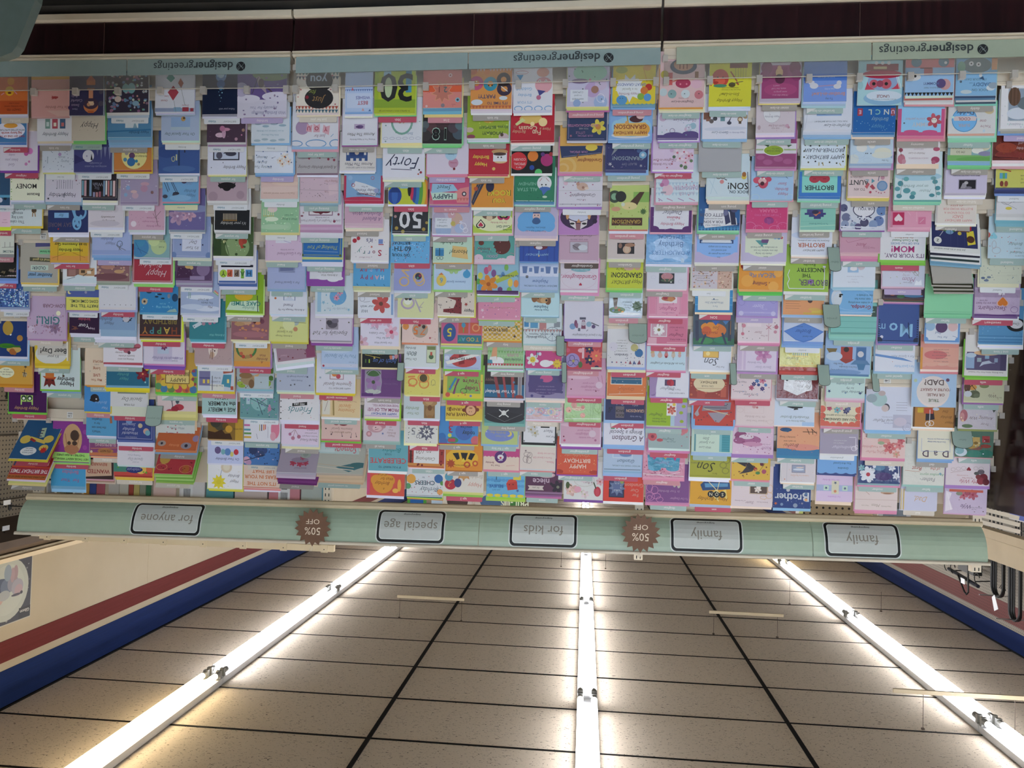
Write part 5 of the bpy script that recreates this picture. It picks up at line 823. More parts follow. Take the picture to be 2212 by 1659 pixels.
10 9 5881 -1309 1246 -1241 0 0|d4dcde|cdde,cdde|r 80th|white card On Your 80th Birthday with green plant picture|r 8 12 36 62 556/r 9 13 35 61 c8d4b4/c 22 30 7 4a6848/r 19 34 25 44 b85848/r 10 50 34 60 7a8858/i 80 22 10 566 On Your/i 78 38 18 566 80th/i 82 54 10 566 Birthday
10 10 5889 -302 1293 -249 0 0|d8d070|cdcdca0,ce8e0a0|r 85th|yellow card with orange 85 and gold sparkles|o 44 32 13 12 4 d8904c/o 46 48 15 12 4 d89850/c 46 48 11 5a5030/x 20 1.2 a85/l 70 24 88 26 4 d8844c/o 76 36 12 10 4 d8844c/l 70 52 90 50 4 d8844c/o 18 36 6 8 1 886
10 11 5939 558 1342 634 0 0|c4d0d4|cdde,cdde|r 90th|pale card with carved wooden clock reading On Your Birthday|r 14 2 44 50 8a6a44/e 28 44 20 10 a88458/c 30 50 12 b89868/e 28 18 12 14 a07c50/e 28 30 6 8 765030/r 22 2 34 10 986c40/i 74 14 10 897 On Your/i 76 28 12 897 Birthday
10 12 5986 1471 1241 1569 0 0|d8d8d2|ceeb|r 95th|white card with silver 95 and black firework burst|s 34 34 26 667/s 34 34 14 d8d8d2/s 34 34 8 556/q 54 26 32 98989c 9/b 74 36 30 98989c 5/x 20 1.6 333/x 10 1 a95
10 13 5827 2355 1364 2438 0 0|a03c38|cd89058,cede|m 100th|crimson card of autumn leaves with white panel Celebrating 100|r 0 2 100 10 c88848/x 24 3 7a2a28/x 12 3 d08850/r 14 10 84 60 dcdcdc/q 50 22 13 654 Celebrating/q 54 42 18 765 to 100/l 92 10 92 50 5 4a2a28
10 14 5905 3489 1376 3614 0 0|d0d4d8|c2a6a68,ca8d048,cc84|-|dotted white card lettered Birthday CHEERS with balloons|l 0 3 100 3 1 244/q 36 20 17 2a4a58 Birthday/b 50 38 16 2a4a58 CHEERS/t 54 52 8 245 to/c 12 50 12 3a68a0/c 88 48 13 d8a048/c 96 28 8 5a9a68/c 8 14 8 d89858/x 20 1.4 a56/c 2 38 6 5a9048
11 0 4932 -9765 1293 -9470 0 0|d88880|c6a9ab8,c78b8d0,ce8d088|p 21st|coral card with orange ribbon and star numbered 21|r 0 40 100 56 d8603c/s 50 40 30 d89878/s 50 40 26 c07868/b 42 46 20 4a6a70 2/b 58 46 20 884a44 1/c 10 20 6 8ab8c8/c 10 20 3 345/c 48 6 5 8a8088/c 90 4 3 dbb/c 30 82 5 dbb/c 30 82 2 a54/x 10 1 a45/t 20 8 3 745 celebrate
11 1 4939 -8668 1325 -8544 0 0|2a2426|e88cc90,e78d080|m 18th|black card with overlapping circles and bold 18|c 8 26 16 4a5864/c 22 40 14 50444c/c 80 40 16 5a3c40/c 92 20 14 3a3434/c 6 46 12 5a7078/c 50 50 16 4a3438/c 94 46 10 5a6468/b 42 24 44 a8c8b8 1/b 66 24 44 a8c8b8 8/b 42 24 38 0c0c0c 1/b 66 24 38 0c0c0c 8/c 96 34 6 485458
11 2 4801 -7727 1415 -7637 0 0|d8cede|cd8a,ed888a0,ed88898|l sweet birthday|pale lilac card with tiny pink balloon and cherry|c 36 26 12 c090a8/c 42 46 14 a8c8dc/l 36 14 36 8 .6 a67/c 34 12 3 7a2028/t 36 26 5 a45 birthday/t 42 46 6 68a Sweet
11 3 4755 -6774 1345 -6696 0 0|c8587c|cc098a0,e8a68b0|p sweet 16|pink card with ribbon banners HAPPY Sweet|p 0 4 30 4 36 30 22 40 0 44 d88888/z 12 c87068/p 30 12 92 10 98 32 30 28 c0d8c8/b 66 20 17 345 HAPPY/p 28 34 96 28 94 52 40 50 98c0d8/q 62 42 16 345 Sweet/c 12 26 6 4a3a48/c 12 26 3 ddd/r 90 0 100 10 c87088
11 4 4687 -5824 1356 -5742 0 0|bcb8cc|cdde,ec890c0|g teen|blurred lilac photo card of cupcake with white plaque|c 40 36 18 c8a898/c 30 14 12 a8b8d8/c 70 10 20 a0b4d4/c 82 40 16 b0a8c0/c 50 48 10 c8a0a8/r 50 14 92 40 d8dce4/t 74 20 6 567 HAPPINESS/t 72 28 5 567 is a good/t 74 35 6 567 CUPCAKE/o 20 20 8 8 1.4 e0e0e8/o 14 10 6 6 1.2 e0e0e8/s 26 30 6 dde/o 48 52 3 4 1.4 eee/c 46 26 6 c0b060
11 5 4690 -4925 1368 -4857 0 0|bcd8c4|cc0d8c4,ed8a058|g teen|mint card with blue gift reading Hooray! Somebody|p 10 6 52 12 50 40 14 36 d8b878/i 34 24 15 343 Hooray!/i 50 48 15 343 Somebody/r 72 14 94 32 3a80b0/r 72 30 94 34 5aa0c8/l 83 14 83 34 2 245/o 78 9 4 4 1 345/o 86 9 4 4 1 345
11 6 4690 -3992 1345 -3918 0 0|b8d0e8|c9c8,e98d070|g age 6|pale blue card with green frog and 6 balloon|c 14 40 10 4a98c8/p 6 44 20 44 14 56 4a98c8/e 50 58 28 12 98c078/c 42 46 5 98c078/c 54 46 5 98c078/c 42 45 2.4 c0d8a8/c 54 45 2.4 c0d8a8/c 42 45 1 332/c 54 45 1 332/i 44 20 8 4a68a0 Someone Special is/e 80 24 13 15 d8c060/b 80 24 19 5a98c8 6/p 74 38 88 38 80 44 c87848
11 7 4595 -3130 1303 -3053 0 0|d8ccc0|ceed,ed8d068|g age 6|cream card with dotted maroon numeral 4 reading Happy|p 34 4 84 8 84 16 50 20 50 34 34 34 7a2c30/p 36 22 50 18 50 56 36 56 7a2c30/p 50 40 94 54 88 60 50 58 7a2c30/b 14 12 11 444 Happy/t 92 26 10 444 th/s 22 30 6 a04038/x 24 1.6 2a1414
11 8 4402 -2078 1474 -1960 0 0|c87088|cb8c8b0,e90d060|m age 5|colourful blocks card with a 5 TODAY|r 62 4 100 56 c06088/e 80 32 16 22 3a5890/b 80 32 28 d8c848 5/r 2 6 60 26 3a7888/b 12 16 13 d8a048 T/b 24 16 13 a8c858 O/b 34 16 13 d89048 D/b 46 16 13 68a8b8 A/b 54 16 13 5ab070 Y/r 2 30 30 56 c86048/o 16 44 8 8 3 d89868/r 34 30 58 56 c05c48/l 46 32 46 48 2 5ab058/e 46 50 5 6 4a90b0/r 0 1 100 5 e0d878
11 9 4384 -1254 1342 -1186 0 0|b0bcd8|e80c840|r age 5|blue card with red numeral behind HAPPY BIRTHDAY ribbon|e 48 26 36 20 b84848/p 44 16 60 12 60 46 48 46 8a2c30/p 6 38 90 12 96 20 10 46 e0e0dc/p 2 30 10 46 4 48 ccc/b 50 29 9 344 HAPPY BIRTHDAY/l 6 4 94 6 2 98a8cc/e 92 30 7 6 ccd4e4
11 10 4388 -233 1445 -143 0 0|88b058|ca8c840,e88c850|r age 4|green and yellow card lettered Today You're|r 0 0 100 12 d8c840/r 90 0 100 60 d0b850/r 0 0 6 60 d8c850/b 28 24 14 7a2848 Today/b 32 42 14 7a2848 You're/p 70 10 76 10 58 48 64 48 8a4878/l 84 20 68 50 5 3a80b0/o 48 18 8 6 1.2 243/c 88 8 6 c85848/c 30 6 3 6880c0/x 16 2 c86858/l 10 40 6 20 2 c85858
11 11 4370 549 1347 606 0 0|d8bc48|cdd8|r age 4|yellow card with brown monkey reading HAVE FUN TURNING 3|r 0 30 46 56 d89c50/c 32 28 17 7a3a24/c 32 26 13 d8a880/c 14 28 5 7a3a24/c 50 26 5 7a3a24/c 30 22 1 321/c 36 22 1 321/e 32 32 5 2 a06848/b 70 14 12 5a3018 HAVE FUN/b 72 28 11 6a3418 TURNING/b 88 28 16 5a3018 3/l 52 38 86 42 1.4 6a3418
11 12 4601 1427 1454 1506 0 0|4c8cc8|ca45,ed8c850|g age 3|blue circles card with cake reading today you're 3|c 36 30 22 4a6cb0/c 6 8 12 c86870/e 64 8 14 8 4a8860/r 58 4 76 12 b84860/c 92 16 10 3a70b0/c 88 4 10 4a6aa8/b 24 26 14 344 today/b 30 42 12 345 you're/b 70 36 26 a83040 3/c 72 20 5 c8d058
11 13 4400 2435 1370 2481 0 0|d88c30|ca62|g age 3|orange card of yellow and black flame spokes|e 56 34 44 26 e0b038/p 40 48 60 48 54 28 46 28 222/p 20 46 34 48 40 32 30 28 222/p 66 48 82 46 70 28 62 32 222/p 46 24 58 24 52 34 e0c848/c 20 20 8 c05830/c 20 20 4 e0b040/c 42 16 9 b85028/c 42 16 5 e0a838/s 86 18 13 a84828/i 54 14 6 6a3010 HAPPY BIRTHDAY
11 14 4465 3266 1553 3445 0 0|d8d2c8|ed0d080,e90c050|r age 2|white card with red number 2 balloon and crayon Happy Birthday|i 20 17 14 c88878 Happy/i 18 38 14 b8a898 Birthday/e 80 18 14 13 b03040/q 80 18 18 d09858 2/e 62 22 9 11 3a4478/c 84 36 10 5a9ab0/s 48 48 22 c08858/c 48 46 14 c89860
12 0 3314 -9714 1355 -9538 0 0|d8924c|cd8c8d4,cdcd4dc,ceee|g for kids|orange card of smiling donuts reading IT'S TIME TO PARTY!|b 34 14 9 446 IT'S TIME TO/b 60 30 13 446 PARTY!/e 84 16 14 7 d0d8e0/e 20 26 10 5 d0d8e0/o 86 62 12 12 10 b8547c/o 52 60 12 12 10 3a90a8/o 18 48 13 12 10 3a2c40/l 10 42 26 54 2 ddd/o 20 70 12 12 10 302424/c 86 66 1.6 eee/c 48 56 1.8 222/c 56 56 1.8 222/z 100 a84858/z 94 d8c8c8/c 94 92 10 c87848/c 60 88 8 d88848/z 4 c06848
12 1 3430 -8839 1389 -8697 0 0|98b038|cd8d8d8,cc8d4d8,cdde,e80c898|g for kids|green card with cartoon faces reading HOORAY! It's your BIRTHDAY!|b 38 12 11 343 HOORAY!/b 36 26 10 354 It's your BIRTHDAY!/e 12 4 12 8 c8b0b8/c 16 8 4 543/e 48 44 14 8 c8a048/x 16 2 b8c860/e 94 20 10 6 c8b8a8/e 90 4 10 5 8a4858
12 2 3392 -7708 1362 -7618 0 0|b82c3c|cc85868,ee0d898|g for kids|red card with smore character reading Happy Birthday|b 70 24 12 d8c048 Happy/b 70 42 12 d8c048 Birthday/e 22 34 17 7 d8b888/r 6 32 40 56 dcdce0/c 20 42 2 222/c 28 42 2 222/e 24 56 20 6 c09868/e 24 50 16 4 4a3430/c 38 14 4 d8b868
12 3 3286 -6677 1416 -6583 0 0|d89038|ceed,ceee|m for kids|orange card with guitar neck lettered YOU ROCK!|b 34 16 15 222 YOU/b 34 16 14 d8c838 YOU/b 34 34 19 222 ROCK!/b 34 34 18 d8c838 ROCK!/p 100 12 88 54 70 56 96 4 3a3848/l 96 12 78 54 .6 999/l 100 20 82 56 .6 999/c 90 44 5 b85838/e 56 50 10 14 2a2440
12 4 3287 -5869 1343 -5787 0 0|b4cc50|cd8d8c8,ed8a8c0|m girl|lime card with hearts and monkey reading For a Really Cool Girl|e 50 30 52 26 dce0b8/b 12 8 6 354 For a Really/b 22 16 9 354 Cool Girl/t 34 26 6 a45 On Your Birthday/h 80 22 12 222/h 80 22 9 e0e0c0/h 80 21 6 c03050/h 22 46 16 c03060/h 22 46 11 222/h 22 46 7 c0d070/e 58 42 18 8 7a6050/c 58 38 8 d8c0a0
12 5 3215 -4941 1372 -4855 0 0|5aa098|cd8c0d0,ed0b0c0|-|teal card of bitten chocolate cookie reading COOL! It's Your Birthday!|e 8 8 12 8 d8c0d0/e 30 4 14 5 d8c8d4/e 90 8 12 10 d8c0d0/r 0 0 100 5 d8c4d0/b 56 13 9 b890b8 COOL!/b 66 23 9 5a6a78 It's Your/b 78 31 9 6a4a50 Birthday!/c 32 40 22 5a2a24/c 52 28 6 5aa098/c 54 38 4 5aa098/x 14 1.6 c88890/e 84 46 7 6 6a3428
12 6 3112 -3909 1453 -3765 0 0|90b8cc|c5a3068,cdde,e98c850|m girl|flip flop pattern card with orange flower and green ribbon|e 20 24 6 10 d8c050/e 38 40 5 10 5a88b8/e 60 46 6 9 7a5088/e 78 52 6 9 b85880/e 92 40 6 8 c8c858/e 6 22 6 9 d88848/e 22 6 6 8 7ab048/e 44 8 6 6 6a4070/e 92 12 6 8 5a90b8/e 96 26 5 7 58a048/e 30 60 5 8 7ab058/e 52 34 6 8 d8c858/p 0 44 6 54 56 30 52 22 a8b848/b 26 40 7 554 For The Birthday Girl/f 72 20 22 d88830 a85820/r 0 0 100 5 4a2058/e 70 58 5 8 c87888
12 7 3073 -3032 1484 -2955 0 0|d48ca8|cd8a0b4,e98c048|m girl|pink card with white stars and party squiggles|s 90 20 5 e0c8d4/s 88 4 3 e8d0dc/s 12 44 4 e8d0dc/t 44 26 5 a86 YOU ARE CUTE & CUPCAKES/x 16 1.4 e0c0d0/x 12 1.4 8a6090/e 44 40 3 3 d8c868/e 66 40 4 3 c8a888/s 10 6 3 e8d0dc
12 8 2968 -2338 1407 -2239 0 0|c89c30|cd8c050,ed88838|g boy|mustard gingham card reading BIRTHDAY with dragonfly|G d0a840/t 68 14 6 543 SOMEBODY'S/b 66 24 12 543 BIRTHDAY!/b 64 36 9 654 SPECIAL/l 10 24 16 36 2.4 4a7848/l 10 34 20 30 1.4 5a8858/c 34 32 3 543/c 18 8 3 543/x 10 1 654
12 9 2860 -1325 1275 -1204 0 0|98c08c|c99a,cdde,ea0d8b8|g young boy|green triangle pattern card of sneaker stepping on cloud|z 22 88b078/z 34 a8c898/z 46 7aa868/z 58 a0c490/b 30 26 8 5a6068 YOU'RE ONE/b 30 38 12 b88898 SUPER/b 30 52 11 a8b0a8 BIRTHDAY/e 72 20 18 12 e0e4e4/e 84 16 10 8 e0e4e4/p 74 24 92 22 86 58 74 60 d8a078/p 74 22 96 18 94 32 76 34 dcdcdc/p 86 14 100 14 100 24 88 24 4a90a8/z 10 c04858/r 0 2 100 8 c8d0c8
12 10 2895 -273 1431 -129 0 0|3a2a2c|cccd,cdcc|g young boy|dark rays card with guitar reading It's Your Birthday!|r 0 2 100 34 2c6488/p 26 56 34 56 30 2 24 2 a04848/p 50 56 56 56 48 2 42 2 984448/p 70 56 78 56 66 2 58 2 8a4044/b 60 16 11 dcdce0 It's Your Birthday!/r 6 2 16 60 b0b0b0/r 8 2 14 60 8a8088/e 12 4 10 5 8a3c38/b 86 44 10 7a6058 happy/s 26 40 4 58a
12 11 2880 633 1444 744 0 0|5f9490|e7ab0a8|g young boy|black pirate hat card with skull and crossbones|p 0 20 100 20 88 6 66 2 50 0 34 2 12 6 2c2a2e/r 0 20 100 60 323036/e 50 14 50 14 2c2a2e/c 52 26 6 dcdcd8/c 50 26 1.6 222/c 54 26 1.6 222/l 40 34 64 16 2.4 dcdcd8/l 40 16 64 34 2.4 dcdcd8/l 6 24 50 4 .6 888/l 94 24 50 4 .6 888
12 12 3079 1415 1329 1493 0 0|b4c480|e88b0d8|m age 1 for boy|sage card with blue night cloud and crescent moon|e 50 26 40 18 7888c4/c 24 26 12 7888c4/c 76 28 14 7888c4/c 24 30 8 d8c868/c 28 31 6.5 7888c4/i 46 22 7 a8a878 To a Happy/i 54 32 9 b0a870 Birthday Boy/s 86 34 2.4 ccd
12 13 3017 2368 1321 2451 0 0|dcc8b8|cd88098,ed8889c|m age 1|cream and magenta card with rocking horse medallion for 1st Birthday|r 0 34 100 60 c04c84/w 34 dcc8b8/c 52 36 17 5a3070/e 52 36 9 7 dcd8dc/l 46 28 58 26 2 dcd8dc/l 48 44 44 50 2 d8d8d8/c 52 34 3 c03050/b 66 12 7 855 Your 1st/b 82 20 7 855 Birthday/l 12 14 36 12 1 c88
12 14 2858 3391 1425 3552 0 0|68acd4|c9c3,ea8c850|-|blue scalloped card with smiling red gift reading JUST CAN'T BELIEVE|w 30 5898c8/w 44 5898c8/e 10 4 9 4 d8c840/e 30 4 9 4 d8c840/e 50 4 9 4 d8c840/e 70 4 9 4 d8c840/e 90 4 9 4 d8c840/p 18 22 44 18 48 36 20 42 b83a30/p 20 42 48 36 42 46 26 48 c84a3c/c 30 34 1.6 422/c 40 33 1.6 422/s 18 18 5 4a6098/t 74 18 6 3a6898 just can't/b 74 28 11 2a5898 BELIEVE/i 72 40 7 2a5898 you're/b 74 50 14 245 1/r 10 46 30 60 d8c848
13 0 1955 -9665 1265 -9509 0 0|dcdce4|cccd,ceee|-|white card with striped cat in party hat reading Birthday Godchild!|o 8 4 10 6 2 6aa0d0/o 34 4 10 6 2 6aa0d0/o 60 4 10 6 2 6aa0d0/o 86 4 10 6 2 6aa0d0/t 70 20 9 6aa0c8 IT'S YOUR/t 70 38 11 6aa0c8 Birthday/t 72 54 11 6aa0c8 Godchild!/e 22 64 22 20 d8a0a8/p 6 56 12 44 16 58 d8a0a8/p 30 56 38 48 40 62 d8a0a8/p 16 48 38 52 32 36 4a4a88/c 34 32 6 b86888/c 16 74 3 fff/c 32 74 3 fff/c 16 74 1.4 222/c 32 74 1.4 222/e 24 96 16 12 d8a090/c 84 76 6 dcdcdc/p 74 90 92 90 82 76 4a98c8/o 78 96 16 4 1.2 c89090
13 1 1949 -8755 1432 -8613 0 0|b82434|ca02030,ceed8cc,ceee|m young cousin|red card with yellow kitten reading Have a Fun Cousin|b 40 18 14 d8c8a8 Fun/i 20 26 10 c8a888 Have a/i 80 20 10 c8a888 Birthday/b 60 28 15 d8c8a8 Cousin/e 54 50 26 12 d8b868/c 26 42 10 e8d098/c 50 38 5 eed8a0/p 66 46 86 34 90 38 74 52 c8d090/c 90 32 4 a84848
13 2 1960 -7747 1368 -7678 0 0|121214|ceee|-|black card of coloured spots reading for a SPECIAL COUSIN|c 84 30 22 c83038/t 82 14 7 ddd for a/b 80 23 8 d8b8b8 SPECIAL/b 80 34 8 d8b8b8 COUSIN/c 48 42 13 d87c30/c 50 14 6 2a4898/c 14 32 15 a83070/c 34 2 9 5ac070/c 24 46 5 5a3878/c 4 46 5 a03030
13 3 1855 -6819 1351 -6725 0 0|2e7c5c|c4a88b8,ccdd,e88d0b8|g young nephew|grassy green card with baseball face reading ALL STAR NEPHEW|l 4 6 96 6 1.4 c0d8d0/r 0 0 100 4 4888b0/c 26 50 18 dcdce0/c 22 46 2 222/c 32 46 2 222/l 14 54 22 62 1 a34/l 38 54 32 62 1 a34/e 24 36 14 5 4a6cb0/p 14 36 34 36 28 20 4a6cb0/e 24 16 6 3 b8d0b8/b 68 34 12 7ab098 ALL STAR/b 68 48 11 7ab098 NEPHEW/x 20 1.2 245a48
13 4 1785 -5777 1448 -5627 0 0|bcb0cc|ccbc,ceed8cc|g nephew|lilac card with blue bearded face reading Your beard says a lot|e 50 36 44 26 6aa8dc/c 20 24 14 6aa8dc/c 80 24 14 6aa8dc/i 50 11 6 3a5a88 Your beard says a lot/i 52 19 6 3a5a88 about you, Nephew.../e 50 34 10 7 3a5a88/e 50 46 9 11 d8b8b0/e 50 38 8 5 3a5a88/r 42 52 58 60 3a6098/c 46 48 1.4 223/c 54 48 1.4 223
13 5 1694 -4957 1323 -4889 0 0|3050a4|c5a8ac8,c8ac|-|royal blue striped card of iced cupcake reading HAPPY BIRTHDAY|r 8 2 12 60 2a4694/r 26 2 30 60 2a4694/r 74 2 78 60 2a4694/r 88 2 92 60 2a4694/e 46 38 18 8 6a2838/p 40 44 56 44 62 54 36 54 c8d0e0/c 54 42 4 b83050/e 50 36 9 5 d8d0d8/l 50 18 50 28 2 78b0d8/e 50 15 1.6 3 e0c068/i 36 18 8 9ac0e0 HAPPY/i 66 18 8 9ac0e0 BIRTHDAY
13 6 1685 -4033 1335 -3944 0 0|a8bcdc|c98b4d0,c90b0d0|m nephew|light blue card with row of blue shirts reading Nephew|r 0 34 100 62 ccd4e8/t 46 10 6 346 BIRTHDAY WISHES TO A SPECIAL/i 46 21 13 4a6098 Nephew/x 10 .8 57a/r 78 30 84 36 223/r 80 32 82 34 ddd/p 4 42 12 42 14 58 2 58 6078a8/p 22 42 32 42 34 60 20 60 6078a8/r 38 46 46 56 6880b0/p 52 42 62 42 64 60 50 60 6078a8/r 68 46 76 56 6880b0/p 82 42 92 42 94 60 80 60 6078a8/l 0 60 100 60 .6 57a
13 7 1626 -3180 1312 -3104 0 0|b8d8e0|cbde,c8ab0c0|m nephew|pale aqua card with golden puppy reading Happy Birthday Nephew|b 46 14 6 4a6880 Happy Birthday/b 48 22 11 4a6880 Nephew/e 44 46 22 14 a87c50/e 30 38 8 10 7a5030/e 66 46 8 12 8a5c38/e 40 40 10 8 c8a070/c 34 40 3 222/c 56 44 1.6 222/e 74 54 8 8 7a5030
13 8 1554 -2207 1341 -2144 0 0|ccd8dc|ca8c8c8|c nephew birthday|line drawn ferris wheel card reading Happy Birthday to You Nephew|i 66 17 9 445 Happy Birthday/i 60 25 8 445 to You, Nephew/o 24 26 19 18 1 346/l 24 8 24 44 .6 346/l 6 26 42 26 .6 346/l 11 13 37 39 .6 346/l 11 39 37 13 .6 346/c 24 26 2 346/o 72 30 24 12 .8 345/r 40 36 58 58 b88080/r 62 42 82 58 5a98c0/r 86 44 98 58 4a88b8/c 44 38 4 c89890/r 4 44 20 58 889098/z 34 a88
13 9 1493 -1357 1281 -1290 0 0|c04880|c98c8d8|m young niece|magenta card of smiling daisy cloud and sun|f 80 24 17 e0e0e0 d8c040/c 80 24 8 d8c040/c 78 22 1.2 543/c 83 22 1.2 543/e 44 14 16 10 e0e0e4/e 30 16 8 6 e0e0e4/s 12 14 15 d8b840/c 12 14 9 e0c040/c 10 14 1.2 543/c 15 14 1.2 543/e 60 40 4 5 d8d8e4/e 66 40 3 4 8aa8c8/i 14 46 10 b0a060 Niece/l 70 30 70 58 1.4 385838
13 10 1417 -312 1417 -151 0 0|8a80a4|cd8d0cc,ceed8cc|m niece|dark violet card with heart sky reading Niece may you dance|e 50 34 44 26 524678/r 8 14 92 60 524678/i 48 13 5 98a Niece, may you always light/i 48 21 5 98a sunlit smiles, rainbows and/i 48 29 5 98a stories from the heart/e 48 50 16 10 c05888/x 8 4 524678
13 11 1455 464 1304 538 0 0|c4a8b0|cdde,ed89ca8|c niece birthday|foil rainbow scribble card in pastel arcs|o 20 20 12 10 4 c890a0/o 44 22 14 10 4 90b0c8/o 70 20 14 10 4 c8a090/o 90 24 12 10 4 a8b8c8/o 30 22 10 8 3 d8c8a0/o 58 24 8 8 3 b888a0/o 12 34 12 8 3 a8a890/x 20 2 d8dce0/x 14 2.4 7a98b8/e 50 42 20 7 8a6850
13 12 1629 1332 1243 1464 0 0|dcdce0|c222,ccdc|-|black edged lace card of daisies reading For you Niece|r 0 0 4 60 222/r 96 0 100 60 222/r 0 0 100 2 222/i 16 20 9 556 For you/q 22 36 13 445 Niece/f 62 30 12 c8c8c0 a89048/f 74 40 12 c8c8c4 a89048/f 64 48 10 c8c8c8 a89048/r 20 46 46 52 222/c 94 6 3 888/c 6 6 3 888
13 13 1666 2284 1310 2403 0 0|d8ccc4|cccc,cd88a8a|m niece|beige card with drawn dragonfly flower reading Niece|i 16 20 9 c87888 Niece.../i 36 32 7 c87888 You're a Special Gift/i 26 44 7 c87888 You are our family/o 84 26 7 9 1 766/o 74 24 7 9 1 766/o 80 40 9 6 1 766/o 72 38 6 8 1 766/s 84 50 4 877/l 80 14 80 40 1 766
13 14 1433 3244 1356 3385 0 0|58304c|c8a5888,cb86898|m niece|dark purple card with flower reading for you niece|p 50 12 94 12 90 18 94 24 50 24 54 18 ccc0b8/i 72 18 7 433 for you/b 58 36 22 c0a8b8 niece/f 12 22 18 2c2030 776/c 30 30 4 2c2030/e 44 54 24 8 c0a0a8/e 44 54 20 5 d8b8c0/r 0 2 100 8 8a6888
14 0 149 -9766 1362 -9612 0 0|c4c0d8|cd8d488,cc8d080,eb868a0|p young great-granddaughter|blurred photo card of cupcake in spotted green wrapper|c 20 10 16 a0b4d8/c 40 40 18 b8a0c8/c 20 52 14 c8b8d0/e 46 80 40 22 98c4b0/x 16 1.6 354/c 34 40 9 a07868/r 50 12 92 40 d8dce4/t 74 18 6 567 HAPPINESS/t 74 26 5 567 is a good/t 74 34 6 567 CUPCAKE/o 20 20 9 10 1.2 e0e0e8/s 14 12 5 dde/e 46 62 3 4 c8a/e 70 60 20 6 8a7898/c 76 8 9 90a8d0
14 1 161 -8748 1299 -8685 0 0|2e3c60|cbbc,cccc|-|navy dotted card with sunflower reading OUR SPECIAL GRANDDAUGHTER|l 6 4 94 4 1 88a/l 96 4 96 56 1 88a/f 22 34 19 d8c850 c08838/c 22 34 7 c88840/t 54 12 7 a878a0 OUR SPECIAL/b 66 20 8 98708c LITTLE/t 58 30 6 aaa YOU ARE/b 60 38 9 b07898 GRANDDAUGHTER/s 90 12 4 a86878
14 2 339 -7806 1410 -7679 0 0|d8a858|ccb98a8,ed880b0|m young granddaughter|orange card reading Granddaughter behind tilted navy dotted sheet|o 86 12 22 20 7 dcb870/o 92 8 12 10 5 dcb878/c 40 42 4 8a5c30/b 30 26 11 8a4a30 Granddaughter/t 24 38 8 8a5a38 you're/p 2 42 96 32 100 60 0 60 2e3c60/l 4 44 92 35 1 889/b 56 46 7 a878a0 OUR SPECIAL/e 26 56 14 8 d8c050/l 60 32 56 42 3 7a4c30
14 3 332 -6706 1454 -6630 0 0|d6d2dc|ea078c0|w birthday|white card with brown mouse reading For a Dear Granddaughter|l 2 6 98 6 1.2 889/s 10 6 1.8 778/s 30 6 1.8 778/s 50 6 1.8 778/s 70 6 1.8 778/s 90 6 1.8 778/t 48 16 5 656 For a Dear/q 44 26 11 656 Granddaughter/l 0 37 100 37 .5 aaa/e 46 46 13 9 c8a898/c 56 52 4 b89080/c 44 44 3 a07868/x 12 1.6 a86888/c 84 54 5 d8b8c8/e 36 42 5 3 dcc8b8
14 4 370 -5822 1350 -5809 0 0|b884c0||-|pink purple card with dark feathered mask|e 50 44 46 30 3a2248/e 50 58 34 24 c4c8dc/p 46 12 58 12 66 28 38 28 8a6068/p 30 24 46 14 44 32 28 38 d8d0d4/p 70 24 56 14 58 32 74 38 d8d0d4/e 36 28 6 2.6 222/e 66 28 6 2.6 222/p 44 30 56 30 50 40 c88858/c 10 34 6 2c1838/e 24 50 4 12 c89868/e 78 50 4 12 c89868
14 5 343 -4988 1345 -4921 0 0|c0a0b4|ccbc,cdcc|k Granddaughter|dusty mauve card with sleeping baby picture reading Granddaughter's|r 26 20 74 50 a88a98/r 28 22 72 48 b8b4c0/e 54 36 12 9 8a8088/e 40 34 12 7 c8ccd4/l 50 30 66 40 2 6a6068/t 50 54 5 656 WHY GOD CREATED/q 48 64 11 656 Granddaughters/l 4 1 96 2 1 e4e0e4
14 6 304 -4018 1288 -3859 0 0|d4ccd8|cdddce0,cd898b8,ed898c0|m granddaughter|white card with red lettered Granddaughter under mint ribbon|i 50 36 17 b03868 Granddaughter,/h 46 17 4 b82848/e 46 56 26 6 7ab0bc/t 46 56 6 a8d8dc MAY ALL YOUR/o 50 30 46 26 .6 c8a8b8/r 0 2 100 4 c8a8c0
14 8 127 -2412 1346 -2314 0 0|d0cedc|e7a48a8,e8850b0|p granddaughter|white card with drawn purple handbags reading For a Special Granddaughter|q 40 10 8 556 For a Special Granddaughter/c 78 32 8 7a98c0/e 70 40 4 9 7a4868/p 44 26 56 26 54 48 46 48 7a4860/c 50 40 6 b8b0bc/c 36 38 7 8aa8c0/l 10 34 30 42 2 445/c 24 32 5 5a4870/r 58 20 64 28 667/r 44 50 60 56 556/l 38 24 42 20 1.6 778/r 64 28 70 40 8a5a78
14 9 66 -1372 1252 -1306 0 0|c04848|ca05870|p granddaughter|bright floral card of purple and red flowers|r 0 0 100 60 b84450/c 82 24 20 9888bc/o 84 30 7 8 1.4 4a3870/o 72 18 7 8 1.4 4a3870/o 88 16 7 7 1.4 4a3870/c 80 22 4 a89858/f 34 26 14 3a2450 d8b850/s 16 38 20 d86858/c 16 38 3 d8c060/f 36 56 12 3a2450 c8b058/r 50 30 56 60 d8b8c0/e 60 12 6 9 4a6838/c 14 4 7 3a2450/e 60 52 8 6 d8a8b0/c 96 52 6 c85870/r 0 0 30 6 c8c8b8
